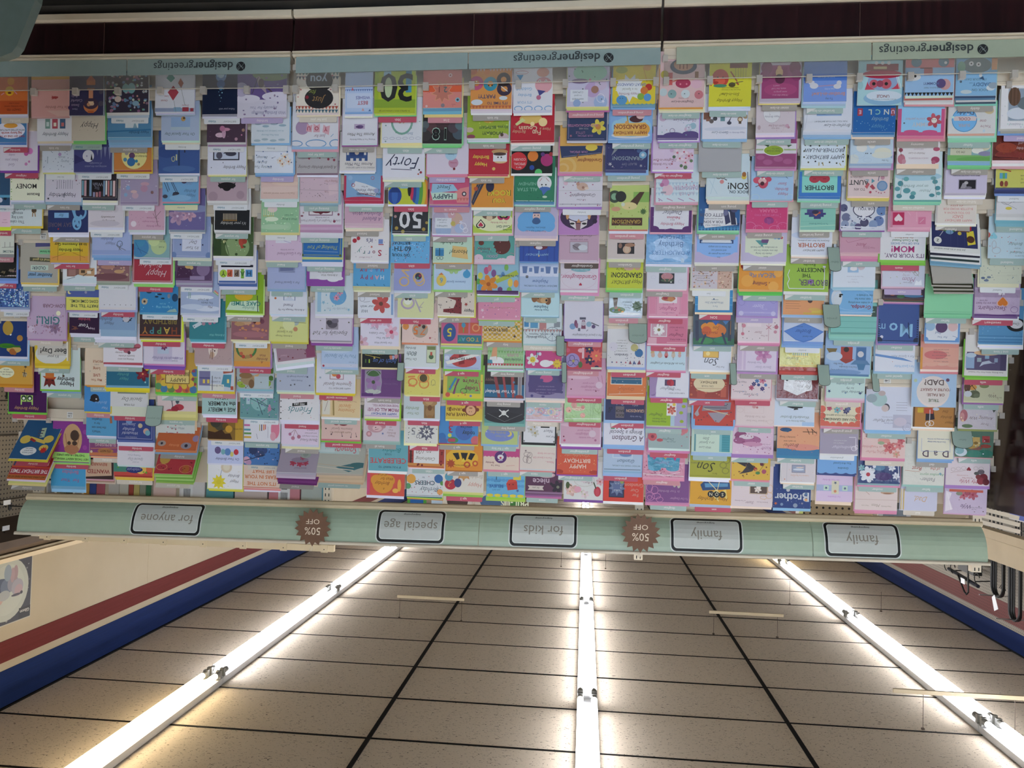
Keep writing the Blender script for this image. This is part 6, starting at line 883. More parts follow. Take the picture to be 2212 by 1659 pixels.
14 10 -27 -476 1333 -352 0 0|cca0b8|cc898b0,ed890b8|r granddaughter|pink card with silver balloon for Granddaughter under the bright floral card|i 34 12 6 a06080 On your birthday/q 40 20 9 a06080 Granddaughter/i 44 30 6 a06080 you're special/c 16 26 9 d4bccc/l 16 36 20 48 1 867/c 90 14 2 734/c 88 40 2 734/c 24 10 2 734/e 70 46 30 5 d8b8c8/l 6 30 10 52 1 a67
14 11 66 478 1328 515 0 0|98bc78|c8ab070|r granddaughter|green wood grain card with butterfly tag and foil edge|o 12 40 12 20 1 7a9c5c/o 12 40 7 12 1 7a9c5c/l 30 4 28 60 1 7a9c5c/l 24 4 20 60 1 7a9c5c/e 62 34 18 6 d8c0a0/c 88 30 8 d8a080/c 74 44 8 c88878/c 50 16 7 d89880/c 50 38 5 b86858/c 86 28 2 843/i 60 30 6 a64 For You/i 62 36 6 a64 Granddaughter/l 2 8 96 6 2 d8e8c8
14 12 146 1303 1431 1507 0 0|cca4b8|cddd,ceee,e9a58b0,e8a48a0|m granddaughter|pink card with silver balloon for Granddaughter on a thick violet stack|i 34 16 6 a06080 On your birthday/q 38 25 9 a06080 Granddaughter/i 42 34 6 a06080 you're special/c 20 26 9 d4c0cc/l 20 36 24 48 1 867/c 92 18 2 734/c 90 8 3 c05878/c 12 10 3 a86888/e 70 48 30 5 d8b8c8
14 13 239 2399 1462 2499 0 0|d0583c|cc04830,e8a48a8|m granddaughter|orange red card reading HAPPY BIRTHDAY with confetti|b 48 18 14 dcc8b8 HAPPY/b 50 32 14 dcc8b8 BIRTHDAY/q 50 46 13 c89878 Granddaught/e 96 4 12 6 a83828/e 8 4 12 5 a83828/x 24 1 d8b870
14 14 -23 3373 1435 3477 0 0|d4d4d2|e7a4898|-|white card of pink peonies and tulip|f 80 24 16 d8b0a8 c8a070/f 84 20 10 e0c0b8 c8a070/f 46 14 11 dcc8cc b8b090/f 54 20 8 d8d0cc b8b090/e 14 22 9 13 b83848/e 14 20 5 10 c84858/l 24 46 18 30 3 3a4830/l 92 42 80 34 2.4 4a5838/e 90 36 5 9 4a5830/e 64 26 9 8 d8a0b0/o 48 50 26 16 .6 a98/i 38 44 9 8a5868 is Rose/c 50 54 10 d8c8cc/f 8 48 10 d8a8b0 a54
15 0 -1328 -9774 1366 -9678 0 0|d8c438|c6898b8,e8ab0dc|p young great-grandson|yellow card with blue bird and balloons reading GREAT-GRANDSON|r 0 0 100 8 6898a8/w 8 d8c438/p 36 22 84 22 92 40 86 62 40 64 30 42 dce0e4/s 60 42 34 dce0e4/t 62 28 8 98687a Happy Birthday/t 60 39 8 887 to a Special/b 60 50 9 6a78a8 GREAT-GRANDSON/c 18 20 9 5a98d0/c 16 44 8 b83028/c 26 36 9 d07838/c 34 22 8 88b048/e 78 14 13 11 5a98c8/c 76 18 1 234/c 82 18 1 234/l 20 56 30 90 .8 c05838/e 20 90 9 8 d8a050/e 80 84 14 8 a0a848
15 1 -1264 -8781 1361 -8680 0 0|86b0e0|c7aa8d8,e8ab0dc|m young grandson|blue cloud card with signboard reading HAPPY BIRTHDAY GRANDSON|e 50 10 46 8 d0d4dc/e 14 30 12 16 98c4dc/e 84 30 12 16 98c4dc/e 50 30 42 24 98c4dc/p 10 8 88 8 92 14 86 38 16 40 8 30 e0b05c/c 18 24 13 d8a048/b 52 16 10 843 HAPPY BIRTHDAY/b 52 30 14 8a4030 GRANDSON/e 38 48 16 8 4a2028/l 56 36 60 58 3 c8a040/c 60 40 4 d8a060/e 28 56 10 8 d8b8b8
15 2 -1177 -7864 1357 -7699 0 0|343868|c4a4a78,e90b8e4|m young grandson|navy space card with planets reading GRANDSON!|t 44 14 8 889 BLAST OFF/b 48 28 13 8a98a0 GRANDSON!/c 12 36 9 78a8c8/c 12 36 4 c8d0d8/c 22 46 5 4a6090/p 66 56 78 58 88 34 8a9098/s 16 10 4 a8a8b0/s 90 14 5 b8b8c0/s 84 8 3 a8a8b0/c 10 58 12 8a98c0/x 16 1 98a
15 4 -1311 -6020 1301 -5890 0 0|b8c878|cc87060,cdddeea,cdde|p teen grandson|leafy green card of dark beast scribbles reading GRANDSON|r 16 10 94 30 4a2a20/b 56 20 13 b89848 GRANDSON/t 56 13 4 a86 HAPPY BIRTHDAY/s 14 46 9 4a6838/r 0 70 40 96 88b058/p 12 96 24 96 52 66 30 62 4a3020/c 88 84 16 3a4838/c 88 84 9 80a888/c 72 84 14 2a2a28/e 50 60 20 10 d8c890/c 66 64 5 c8d0c0/c 94 60 6 a8b860/x 14 2 98a850/e 84 52 12 6 c89878
15 5 -1248 -5073 1246 -4973 0 0|ccc0bc|cd8dcb0|g Grandson|beige card with black photo of baseball in a glove|r 28 14 74 44 2a2426/c 48 26 11 c8b098/o 48 26 8 10 .7 a54/e 40 38 14 5 a07860/e 66 36 5 7 8a6858/t 46 54 5 655 WHY GOD CREATED/r 0 0 100 3 d8d0cc
15 6 -1259 -4126 1207 -3986 0 0|c0c838|ca8d060,e70c868|m grandson|acid yellow card brush lettered Happy Birthday GRANDSON!|q 44 17 16 222 Happy BIRTHDAY/b 46 37 20 222 GRANDSON!/q 60 53 12 222 You're/e 40 56 14 6 c8a090/e 16 56 8 5 c8a088
15 7 -1319 -3230 1132 -3137 0 0|c4d4e0|cdde,cabc|p grandson|treehouse card with foil trees reading Happy Birthday Grandson|i 44 22 8 456 Happy/i 44 30 8 456 Birthday/i 46 39 8 456 Grandson/s 16 28 18 4a5c40/e 16 28 13 14 48603e/e 76 16 24 10 5a7848/c 70 16 4 c87848/c 80 24 5 a86a50/c 60 10 4 d8a050/c 88 14 4 7890a8/p 74 58 90 58 86 24 78 24 6a5a4c/e 40 5 36 4 e8ecf0/l 10 44 24 40 .8 886
15 9 -1394 -1476 1316 -1287 0 0|d4d4d8|e98acdc,cdcdcb0|r grandson|white card of spotted balloons and pennants reading Grandson|b 62 32 9 556 Grandson/t 62 42 5 777 your birthday is/t 62 49 5 777 the perfect day/t 62 56 5 777 to wish you/t 62 63 5 777 all the happiness/t 62 70 5 777 you deserve/c 16 38 11 3a6ea0/c 28 52 10 b8b078/c 84 54 12 d0ccd8/p 10 8 20 8 14 20 8a4a58/p 22 8 32 8 28 18 5a6898/p 34 8 42 8 38 18 8a4858/s 50 12 3 a35/s 62 12 3 347/s 74 12 3 a35/s 86 12 3 347/x 24 1.2 346/l 16 48 18 90 .6 556/l 28 62 30 90 .6 556
15 10 -1453 -460 1356 -337 0 0|d47840|ce0c8a0|r grandson|orange card with navy bunting panel reading Grandson|q 50 18 12 a85c38 Grandson/r 10 30 92 60 e0d8c8/r 12 32 90 60 2c6080/l 12 44 90 44 .8 c8c8b0/p 20 50 28 50 24 58 a84848/p 36 52 44 52 40 60 5a90a8/p 52 52 60 52 56 60 a84848/p 68 50 76 50 72 58 5a90a8/x 14 1 c0d0d0/l 6 8 96 4 2 e0b898
15 11 -1425 398 1386 507 0 0|2c3058|e98b8e0|r grandson|navy card lettered KICK BACK GRANDSON & Relax|t 22 10 6 99b To our truly/r 2 18 44 34 2c3058/b 24 25 11 c8a080 GRANDSON/t 24 38 7 99a and a/r 52 6 74 36 6a6068/b 63 13 9 222 KICK/b 63 24 9 222 BACK/q 66 44 17 7ab0d8 Relax/q 86 26 22 141830 &
15 12 -1415 1289 1452 1456 0 0|d8d8e4|c8ab0e0,e8ab0dc|r grandson|white card lettered A Grandson Brings a Special LOVE|i 40 16 20 4a3048 A Grandson/i 44 31 14 445 Brings a Special/b 30 47 22 8a3a48 L/b 46 47 22 883848 O/b 62 47 22 a04838 V/b 77 47 22 4a8858 E/h 46 46 4 c03848
15 13 -1405 2250 1375 2458 0 0|acc0d8|c8ab0d0,c9cb8dc,e98b4e0|r grandson|blue card with misty picture reading Grandson|l 2 4 98 4 1.6 567/t 40 14 5 567 BIRTHDAY WISHES FOR A SPECIAL/q 40 26 13 346 Grandson/r 24 34 76 60 c8d4e0/r 26 36 74 60 a8bcd8/e 42 44 16 6 6a84b0/e 58 52 12 6 c8d0dc
15 14 -1482 3390 1459 3494 0 0|d04030|ceee|-|red card with navy framed starburst reading For Our Grandson|b 20 17 11 c89080 For/b 22 29 12 c88878 Our/b 24 42 13 c88878 Grandson/r 48 10 86 60 20242c/r 50 12 84 60 343c64/s 66 36 22 6a7898/s 66 36 12 a0a8b8/r 58 30 76 44 5a6890/c 54 50 5 8a9858
16 0 -2846 -9724 1407 -9571 0 0|d8b8b8|cd89848,ce0dca8,ee0dcc8|m daughter-in-law|pink card of smiling vegetable faces reading Daughter-in-Law|i 48 12 8 655 Daughter-in-Law/t 46 20 4 866 happy birthday/c 12 28 10 c87880/c 42 30 10 c8d4d8/c 72 30 10 88a8a8/c 92 34 9 b8c8cc/e 18 52 13 10 d8b0c0/e 48 54 17 11 a83858/c 40 52 2 d89/c 54 52 2 d89/r 72 50 84 78 c85858/l 60 62 74 56 2 c86858/r 14 66 22 80 8a6040/e 48 92 30 18 4a5668/e 48 96 22 14 c89878/l 40 86 40 104 2.4 7a4a38/l 48 86 48 106 2.4 7a4a38/l 56 86 56 104 2.4 7a4a38/c 90 74 9 b8a850/c 12 30 1.4 544/c 74 30 1.4 344/c 44 30 1.2 344
16 1 -2786 -8813 1309 -8694 0 0|d4d4e2|c6a5a90,ce0dce8,eb088d0|m daughter-in-law|pale floral card with indigo wave edge reading Daughter-in-Law|r 0 0 100 8 5a4a80/e 20 10 20 8 5a4a80/e 60 6 26 9 5a4a80/o 64 18 6 6 1 4a3c70/i 34 44 9 768 Daughter-in-Law/c 24 26 9 a8c0cc/c 14 30 8 98b8c8/c 30 22 5 c8b0c8/f 24 26 7 d0d0e0 98a/c 88 50 9 c8b0c8/x 14 1.4 88a8a8/x 8 1.4 b88898
16 2 -2669 -7863 1323 -7777 0 0|d8c4dc|ceee,eb888d0|r daughter-in-law|lilac card with white and pink blossom spray for Daughter-in-Law|i 76 14 8 856 On Your Birthday/i 70 24 9 856 Daughter-in-Law/f 20 18 10 e0c8d4 c86078/f 34 28 10 e4d0dc c86078/f 12 34 11 dcb8c8 b85068/f 40 42 12 e0d0dc c86880/f 24 44 10 e4d4e0 c86078/c 48 32 4 5a7058/c 20 6 5 6a8060/c 30 10 4 5a6e54/c 6 22 4 6a8060/x 8 2 a84860/c 54 48 5 c8a8c8
16 3 -2845 -6886 1389 -6795 0 0|ccdce4|cd0b0c0,ed89cb0|g young daughter|pale blue chevron card of pink bird reading DAUGHTER|z 18 b0c8d8/z 30 b0c8d8/z 42 b0c8d8/t 28 20 9 b8a0b8 JUST FOR/b 30 33 14 b898b8 DAUGHTER!/c 72 28 13 dcc0cc/c 78 46 9 c890b8/c 86 40 5 b878a0/x 10 1.6 c07898/l 8 2 22 8 2 c090b0/l 34 2 48 8 2 a890b8/l 60 2 74 8 2 c090b0/l 84 2 94 8 2 a890b8/r 76 20 88 24 99a
16 4 -2707 -5928 1354 -5883 0 0|dcdce4|ce8b0c0,ed8a0b8|-|purple dotted frame card reading Happy Birthday Fabulous Daughter|r 0 0 100 8 5a2c6c/r 0 0 7 62 5a2c6c/r 92 0 100 62 5a2c6c/e 8 8 14 8 5a2c6c/e 92 8 14 8 5a2c6c/p 30 6 70 6 50 10 5a2c6c/i 46 20 10 b05070 Happy Birthday/i 46 30 7 867 to a/b 44 36 9 b86078 Fabulous/q 46 48 14 445 Daughter/x 24 .8 b8b8d0
16 5 -2684 -4918 1517 -4834 0 0|76a8d8|cdde|m daughter|glossy blue card lettered A DAUGHTER'S Birthday IS MAGICAL|e 50 36 40 24 a8c8ec/e 26 16 18 8 a8c8ec/e 76 16 18 8 a8c8ec/e 14 36 8 12 88b4e0/e 88 36 8 12 88b4e0/t 46 25 13 5a80b8 A DAUGHTER'S/t 46 43 17 5a78a8 Birthday/t 46 60 12 4a6a98 IS MAGICAL/e 20 8 4 6 b8d0e8/l 0 3 100 3 2 98b8dc
16 6 -2671 -4111 1346 -4040 0 0|d4d4e0|ceed8dc,ed898b0|g Daughter|pale card with dark photo of a held jewel heart|r 32 14 70 40 2c2e34/e 50 32 15 9 b88088/e 50 22 16 4 4a5a48/l 38 36 46 20 2 a87870/l 62 36 54 20 2 a87870/c 40 18 2 c8c8c0/x 14 .9 c8c8d8/o 16 20 6 4 .6 c0c0d0/o 84 30 6 4 .6 c0c0d0/i 50 48 4 889 WHY GOD CREATED
16 7 -2753 -3220 1324 -3145 0 0|dc9cb4|ceedce4,ed08cb0|r daughter|rose pink card with framed coral bouquet reading Daughter|r 28 34 74 56 e0d8dc/e 50 46 18 7 b87058/e 44 44 8 6 c88858/e 58 48 6 5 a83848/q 50 19 13 a84068 Daughter,/t 50 9 5 a06080 A Note For You/t 50 30 4 a06080 On Your Birthday/x 14 2 c87898/l 20 4 20 60 1 c88098/l 80 4 80 60 1 c88098/r 82 6 98 58 d88ca8/r 2 6 18 58 d88ca8
16 8 -2768 -2294 1337 -2215 0 0|cc7490|ce8d0d8,ed080a0|r daughter|rose card with white daisy photo reading To A Beautiful Daughter|t 22 12 6 735 TO A BEAUTIFUL/q 26 23 11 5a2440 Daughter/t 26 36 5 735 ON/t 26 43 5 735 YOUR BIRTHDAY/r 50 18 92 54 d8d4d8/r 52 20 90 52 c8a0b0/f 71 36 15 e4e4e4 98885a/s 71 36 15 e8e8e8/c 71 36 4 88784a/l 71 44 70 52 1 5a7048/r 0 2 50 5 d898ac/r 76 0 98 16 d8a8b8
16 9 -2781 -1403 1349 -1320 0 0|c0d8e4|cd8a8c0,ed080a8|r daughter|pale blue card with a row of little capped gnomes|i 46 17 8 334 Turn on All Kinds of Laughter/p 12 42 20 42 18 52 14 52 c8b088/p 28 42 36 42 34 52 30 52 c0a888/p 46 42 54 42 52 52 48 52 a88888/p 62 42 70 42 68 52 64 52 a0a898/p 80 42 90 42 88 52 82 52 c8a878/e 16 38 4 5 c8a0a0/e 32 38 5 6 c8b8a8/e 50 38 5 6 c87878/e 66 38 6 7 c8a8a0/e 84 38 5 6 c8a898/c 50 34 3 8a2838/l 32 34 32 26 1 754
16 10 -2943 -464 1342 -430 0 0|dcdce6|cb8a0c0,ea878c0|r daughter|white tilted card with red tulip stamp over violet circles|r 84 0 100 60 a890bc/c 94 30 9 6a4a80/c 92 10 8 8a70a0/p 86 8 100 4 100 50 80 56 a088b4/r 34 30 62 46 5a4868/e 46 38 7 9 b02840/e 52 38 5 7 982038/e 42 37 4 7 c03848/i 36 20 6 667 Your a Special/q 54 22 11 667 Daughter/t 30 11 5 667 A BIRTHDAY WISH
16 11 -2897 551 1407 660 0 0|94b428|cb8c0a8,ea080b8|m daughter|lime green card with rose stamp and lilac stripe for Daughter|r 0 0 30 60 a8a0c4/r 30 0 40 60 a8c0d0/t 68 10 6 453 Happy Birthday/t 68 17 6 453 to my Dearest/q 76 27 10 443 Daughter/r 26 26 50 58 dcd8d4/f 38 40 11 c05848 8a3030/f 38 38 7 d88070 a04848/c 32 54 4 d8c050/c 46 52 3 88a868/e 14 34 5 4 98b030/e 8 50 5 4 98b030/e 12 12 5 4 98b030
16 12 -3031 1363 1454 1529 0 0|9cb0b0|ccce0dc,ed080b0|r daughter|grey green card with coral poppies and bird for Daughter|i 44 16 5 566 you are the/q 52 22 9 566 Daughter/c 90 28 11 c05860/c 90 28 4 8a3848/x 6 2 c06870/f 20 44 11 d08890 a04858/f 34 48 9 d8a0a0 a04858/e 54 44 8 5 e0d0cc/c 48 46 2 322/c 12 46 8 c87880/e 72 20 8 4 b85860
16 13 -2877 2433 1451 2551 0 0|cc88a0|cd898b0,ed888a8|p daughter|pink leopard print card in crinkled foil with blue plaque Daughter|x 60 2 8a3a58/x 40 1.6 a04868/p 12 24 88 24 90 56 10 56 3a8cac/e 28 22 16 6 3a8cac/e 72 22 16 6 3a8cac/q 54 36 11 6a5a8a Daughter/t 34 28 5 bcc to my/p 16 56 30 56 22 42 c83878/p 36 56 56 56 46 46 c8b848/p 60 56 84 56 74 44 9a3070/l 0 4 100 8 3 d8b8c4/l 10 14 40 6 1 e8d0d8
16 14 -3069 3347 1534 3486 0 0|7a4a84|cc080a8,ed088a8|m daughter|purple card with pink outlined flower reading To Our Daughter|i 22 9 8 b890b8 To Our Daughter/i 46 26 8 b090b0 In Your Birthday/o 92 10 5 5 1 d088b8/o 92 12 12 10 1 d088b8/o 76 14 10 7 1 d088b8/o 80 28 8 9 1 d088b8/o 92 34 7 10 1 d088b8/o 68 6 8 6 1 d088b8/e 24 42 4 8 b8b0a8/e 34 44 4 8 b0a8a0
17 0 -4355 -9731 1318 -9617 0 0|d4d038|ccdddf0,cd8dcf0|m son-in-law|yellow card with red monkey reading Happy Birthday Son-in-Law!|q 50 14 11 3a3810 Happy Birthday/q 50 29 11 3a3810 Son-in-Law!/t 48 40 4 553 Enjoy your day in retirement/l 30 45 70 45 .8 553/e 74 68 20 22 c04838/e 74 62 12 10 d86048/c 80 70 2 222/c 68 70 2 222/e 84 58 6 3 a83028/e 74 50 16 4 488868/l 92 60 96 50 3 c05038/l 50 84 34 60 3 a85838/l 36 58 30 52 4 a85838/r 10 92 52 104 7a4028/l 14 70 14 92 .8 775/l 20 66 20 92 .8 775/l 26 68 26 92 .8 775/l 32 66 32 92 .8 775/l 38 64 38 92 .8 775/e 46 52 8 6 544a20/l 20 60 50 54 1.6 554
17 1 -4256 -8788 1406 -8708 0 0|dcdce8|e8ab4dc,e98bcdc|m son-in-law|white card with watches and wallet row for Son-in-Law|i 30 14 5 88a Happy Birthday to a Special/i 60 14 9 789 Son-in-Law/e 30 24 30 4 ccd0e0/e 70 22 26 4 ccd0e0/c 16 44 6 8a6a50/c 16 44 4 d8c8b0/r 13 34 19 40 543/p 40 36 44 36 34 54 445/e 40 36 5 4 445/r 50 40 60 52 6a9098/c 72 46 5 4a4850/c 80 40 5 6a6060/r 82 44 98 60 7a5040/r 84 40 92 46 8a6050/c 4 50 5 b09878
17 2 -4164 -7805 1365 -7816 0 0|aaaaae||m son-in-law|plain grey turned card in son-in-law pocket|r 0 0 100 1.4 98989c
17 3 -4490 -7057 1356 -6834 0 0|ccdce4|cc8dcd8,cccd8d8,ceed8c0,cecd4b8|g young son|pale blue card with robot face reading Rock on SON!|b 24 12 10 345 ROCK ON,/b 26 26 22 333 SON!/c 62 48 6 aaa/c 72 48 6 aaa/o 62 48 6 5 1 333/o 72 48 6 5 1 333/c 62 48 2 222/c 72 48 2 222/e 64 36 5 5 c88/c 12 48 6 d8c050/e 12 54 5 6 a06838/l 90 6 80 50 .6 9bc/l 94 40 74 6 .6 9bc/l 52 40 58 42 2 334/l 0 4 4 60 1.6 445
17 4 -4266 -6007 1339 -5895 0 0|2a5c94|c98d8b0,e78c090|g teen son|blue mosaic card with sneakers reading PRETTY COOL|z 6 3a80b0/z 14 22406c/z 2 4a90c0/x 10 3 4a88b8/p 6 14 84 6 88 14 84 54 40 58 8 30 e0e0e4/t 64 13 6 556 THANKS, YOU/b 64 21 9 556 FOR A SON/t 64 29 5 556 WHO ALWAYS BEEN/b 64 38 11 556 PRETTY COOL/p 8 14 20 14 26 54 14 58 2a2c48/p 22 20 34 14 40 54 30 56 3a3c60/e 14 50 8 6 4a4c70/e 34 44 6 8 6a6c90
17 5 -4282 -4986 1451 -4886 0 0|bab0d4|cddd,cddc|g son|lilac card with blue wash reading Son since you've grown up|e 50 36 46 24 8ab4ec/r 4 24 96 60 8ab4ec/i 46 12 5 457 Son,/i 44 20 6 457 since you've grown up/i 46 28 6 457 and moved out,/i 44 36 6 457 the house is not empty/r 14 44 90 52 1e3468/r 17 45 87 50 a8c0e0/r 20 46 84 54 d8dce4
17 6 -4161 -4148 1333 -4078 0 0|ccc4cc|cddc|w Son|pale card of pink pebble mosaic beside small poem for Son|i 60 12 7 644 Son,/i 70 20 4 544 your spirit is filled with/i 72 26 4 544 the strength of summer/i 72 32 4 544 you have walked on the sands/i 72 38 4 544 and know the joy/r 0 0 36 50 c8a898/x 40 2.4 a88070/x 40 2.2 d8c0b0/x 20 2 8a6858
17 7 -4279 -3383 1260 -3309 0 0|dcdcd4|ceed8b8|r SON|cream card framed by blue striped border for a Wonderful Son|r 0 0 100 6 3a88c0/r 0 0 8 60 3a88c0/r 92 0 100 60 3a88c0/l 0 20 8 20 .8 8cd/l 0 40 8 40 .8 8cd/l 92 20 100 20 .8 8cd/l 92 40 100 40 .8 8cd/t 46 16 6 5a7898 For a/q 48 26 9 5a7898 Wonderful Son/l 38 34 56 34 1 4a6888/c 50 36 2 4a6888
17 8 -4353 -2292 1390 -2248 0 0|485868|c688098|m son|enchanted forest card with orange sunset clearing reading Son|r 0 0 100 16 3a6a54/e 30 12 20 8 3a8060/e 70 10 18 8 488a58/e 50 36 30 18 d0783c/e 60 44 22 12 d88a38/e 68 34 12 12 c86038/q 44 42 12 6a3a30 Son/i 60 30 8 8a4838 Make a Wish/l 20 2 30 30 5 3a4458/l 80 2 70 26 5 3a4458/l 12 10 12 60 8 3c4050/l 90 10 92 60 8 3c4058/l 10 26 10 60 2 8a6848/p 14 60 30 60 22 50 4a78b0/p 36 60 56 60 46 48 3a60a8/p 58 60 80 60 68 52 345078
17 9 -4303 -1439 1421 -1304 0 0|d8dce8|ceee,ceed4a8|m son|white card lettered For our Son with yellow sunset window|q 46 20 26 3a3c48 Son/t 26 8 6 667 For Our/r 30 30 68 46 886848/r 31 31 67 46 d8a850/r 32 32 66 46 e0b860/c 56 40 5 ecd898
17 10 -4322 -483 1347 -379 0 0|984038|ca84840,e90b0d8|r son|rust red distressed card with cream plaque ON YOUR BIRTHDAY|x 30 3 b86848/r 60 0 80 16 a84a40/r 6 2 20 30 b85a48/x 14 2 c89068/e 50 36 40 22 dccca8/e 30 26 14 8 dccca8/e 70 26 14 8 dccca8/p 40 22 60 22 50 14 dccca8/t 54 30 7 655 ON YOUR/b 52 40 9 654 BIRTHDAY,/q 46 52 12 766 Son/l 14 24 86 24 .8 965
17 11 -4550 502 1444 646 0 0|b84038|e88b0dc,e90b4e0|m son|red card with cut out knitted hat and drum stick|p 0 20 100 18 92 4 70 2 30 2 8 4 c04438/r 0 0 4 16 88b0dc/r 96 0 100 16 88b0dc/p 16 34 66 32 48 10 38 8 98909c/p 12 40 80 36 76 58 10 58 8a8490/l 20 50 74 50 1.4 445/l 20 44 74 44 1.4 445/l 14 28 76 42 2 c8b890/p 80 54 90 40 86 26 92 22 98 28 88 44 a098a0/c 84 54 6 545/x 14 1.6 544
17 12 -4543 1456 1422 1587 0 0|c4d8c8|ea0bcdc|m son|pale mint card with teal ribbed panel reading Son on Your Birthday|r 6 2 28 56 4a98a4/l 8 8 26 8 .8 3a7c8a/l 8 14 26 14 .8 3a7c8a/l 8 20 26 20 .8 3a7c8a/l 8 26 26 26 .8 3a7c8a/l 8 32 26 32 .8 3a7c8a/l 8 38 26 38 .8 3a7c8a/l 8 44 26 44 .8 3a7c8a/r 26 2 32 56 7ab8c0/r 90 2 94 56 5a9098/q 66 12 8 566 With Love/q 62 24 9 566 to a Special/q 64 34 12 566 Son/q 64 46 8 566 Birthday
17 13 -4534 2374 1435 2527 0 0|a4a438|ceee,ceef|-|olive card with carved scroll panel and large script Son|q 58 26 34 2a2a14 Son/t 38 10 6 4a4a20 for a/t 84 36 5 554 WONDERFUL/t 84 44 5 554 WARMTH/t 84 50 5 554 SON/o 12 18 8 7 2 84843a/o 18 32 8 7 2 84843a/o 10 44 8 7 2 84843a/o 20 50 8 6 2 84843a/l 0 4 100 4 .8 84843a
17 14 -4633 3377 1483 3479 0 0|d8a030|ca8b8d0|r son|amber card of blue racing car with rays spelling Happy Birthday SON|p 30 8 50 26 36 40 e0d088/p 10 14 30 30 14 40 e0c870/p 60 50 80 60 50 60 e0d088/q 44 14 13 5a3c10 Happy Birthday/c 50 26 8 222/c 36 26 8 222/c 22 26 8 222/b 50 26 11 c8c0a8 N/b 36 26 11 c8c0a8 O/b 22 26 11 c8c0a8 S/p 4 40 70 34 76 48 68 56 6 56 2a4a78/p 10 46 64 42 66 52 10 54 5a90b8/l 30 30 60 60 1.4 e8d898/l 36 30 30 60 1.4 e8d898
18 0 -5912 -9875 1275 -9799 0 0|bcb0c0|cc8bccc,ced8|g sister-in-law|lilac card with woman on a magenta sofa and white script|r 6 8 96 90 984070/e 16 84 14 16 7a3058/e 84 84 14 16 7a3058/e 12 64 12 14 8a3868/e 88 64 12 14 8a3868/e 50 30 40 16 a84878/i 50 16 6 c8a0b4 I'll bear this on a/i 50 24 6 c8a0b4 never going to/i 54 32 6 c8a0b4 waste, but I still/i 60 39 6 c8a0b4 need it/e 52 56 12 12 582440/r 34 60 72 84 8c3464/e 54 72 9 12 d8b080/e 54 64 7 4 4a2838/c 54 84 5 d8b080
18 1 -5845 -8976 1214 -8797 0 0|d0c4cc|cdcd4e4,ceed8e8,ea080c0|m sister-in-law|pinkish grey card with plaque reading Happy Birthday Sister-in-Law|t 50 12 5 867 FOR YOU/q 44 18 10 967 Sister-in-Law/c 20 18 5 c8a0b4/c 16 14 3 b88898/e 60 50 22 24 dcdce0/o 60 50 22 24 1 bab0b8/i 58 42 7 889 Happy Birthday/x 10 1.2 b8a0b0/e 92 14 4 6 b8a0a8
18 2 -5947 -7958 1263 -7852 0 0|984a78|cb07898,ec888b8|m sister-in-law|plum leaf patterned card with lime oval label for Sister-in-Law|r 0 34 100 60 d8d4dc/r 0 42 100 46 a8b888/e 56 42 26 14 e0e0d8/e 56 42 24 12 90a830/i 56 40 7 453 Sister-in-Law/i 50 46 5 453 Thank You/e 20 14 12 7 a85c88/e 44 20 12 7 a85c88/e 70 12 12 7 a85c88/e 88 24 10 6 a85c88/p 70 50 80 56 66 58 4a6848/p 20 50 10 56 24 58 4a6848
18 3 -5906 -6979 1343 -6906 0 0|a4c4e4|c98b8d0,ee0a0b0|m sister|sky blue card with pink dog reading Happy Birthday Sister|i 24 12 10 b06080 Happy/i 28 24 10 b06080 Birthday,/i 26 37 10 b06080 Sister/e 72 40 12 14 c04860/e 86 46 10 8 c85068/e 60 48 8 6 c04860/e 74 44 10 7 d8b0b0/c 74 38 5 4a2028/c 70 50 2 eee/c 78 50 2 eee/l 80 34 90 30 1.4 733/o 8 4 10 8 1 b8d0d8/o 90 4 10 8 1 b8d0d8/l 14 50 20 56 1 445
18 4 -5816 -6050 1308 -5956 0 0|cc4078|ed890a8|g young sister|magenta card with purple lotus reading TO MY SISTER DRAMA|t 50 36 7 d070a0 TO MY SISTER TWO/b 46 47 13 d87098 DRAMA/e 44 25 11 6 8a3078/e 38 22 6 7 9a3a80/e 50 22 6 7 9a3a80/e 44 20 5 8 a04888/o 10 6 14 12 1 d880a8/o 90 6 14 12 1 d880a8/o 30 2 12 8 1 d880a8/o 70 2 12 8 1 d880a8/x 24 1 d888b0
18 5 -5806 -5036 1468 -4920 0 0|c0b8d4|cdcd8e0,ceed|g sister|lavender card with teal horn on cream wash reading Sister thanks|e 50 34 42 24 d4dcc8/r 8 20 92 58 d4dcc8/i 46 11 5 566 Sister,/i 50 18 6 566 thanks for being/i 46 25 6 566 the one relative I'm not/i 50 32 6 566 to introduce to my friends/p 44 38 60 38 70 48 40 48 5a9898/p 42 42 58 42 56 50 40 50 6a4a78/p 52 34 58 34 56 46 5a9898/c 18 54 4 6a98c8/c 26 54 4 98b8d8/c 12 54 3 c85868
18 6 -5777 -4137 1433 -3948 0 0|e09838|ce0a868,e58c050,e60c858|m sister|orange circles card reading I'm Smiling BECAUSE|b 42 14 12 744 I'm Smiling/b 46 34 15 7080a0 BECAUSE/c 80 20 14 e4a448/c 20 8 12 e4a850/c 60 50 14 e4a448/c 10 40 10 e4a850/c 90 54 6 a83028
18 7 -5744 -3288 1331 -3231 0 0|a49cd4|ca490c0,eb088d0|l sister|lavender lace card reading For my Sister|r 8 6 92 10 b0a8d8/t 50 8 4 c8c4e0 Happy Birthday Special/q 46 24 14 d0cce4 Sister/t 32 17 4 c8c4e0 For You/c 90 6 6 c4c0e0/c 10 6 6 c4c0e0/o 10 40 8 8 1 9088c4/o 90 34 8 8 1 9088c4/x 10 1 b8b0dc/p 48 44 54 44 51 40 445
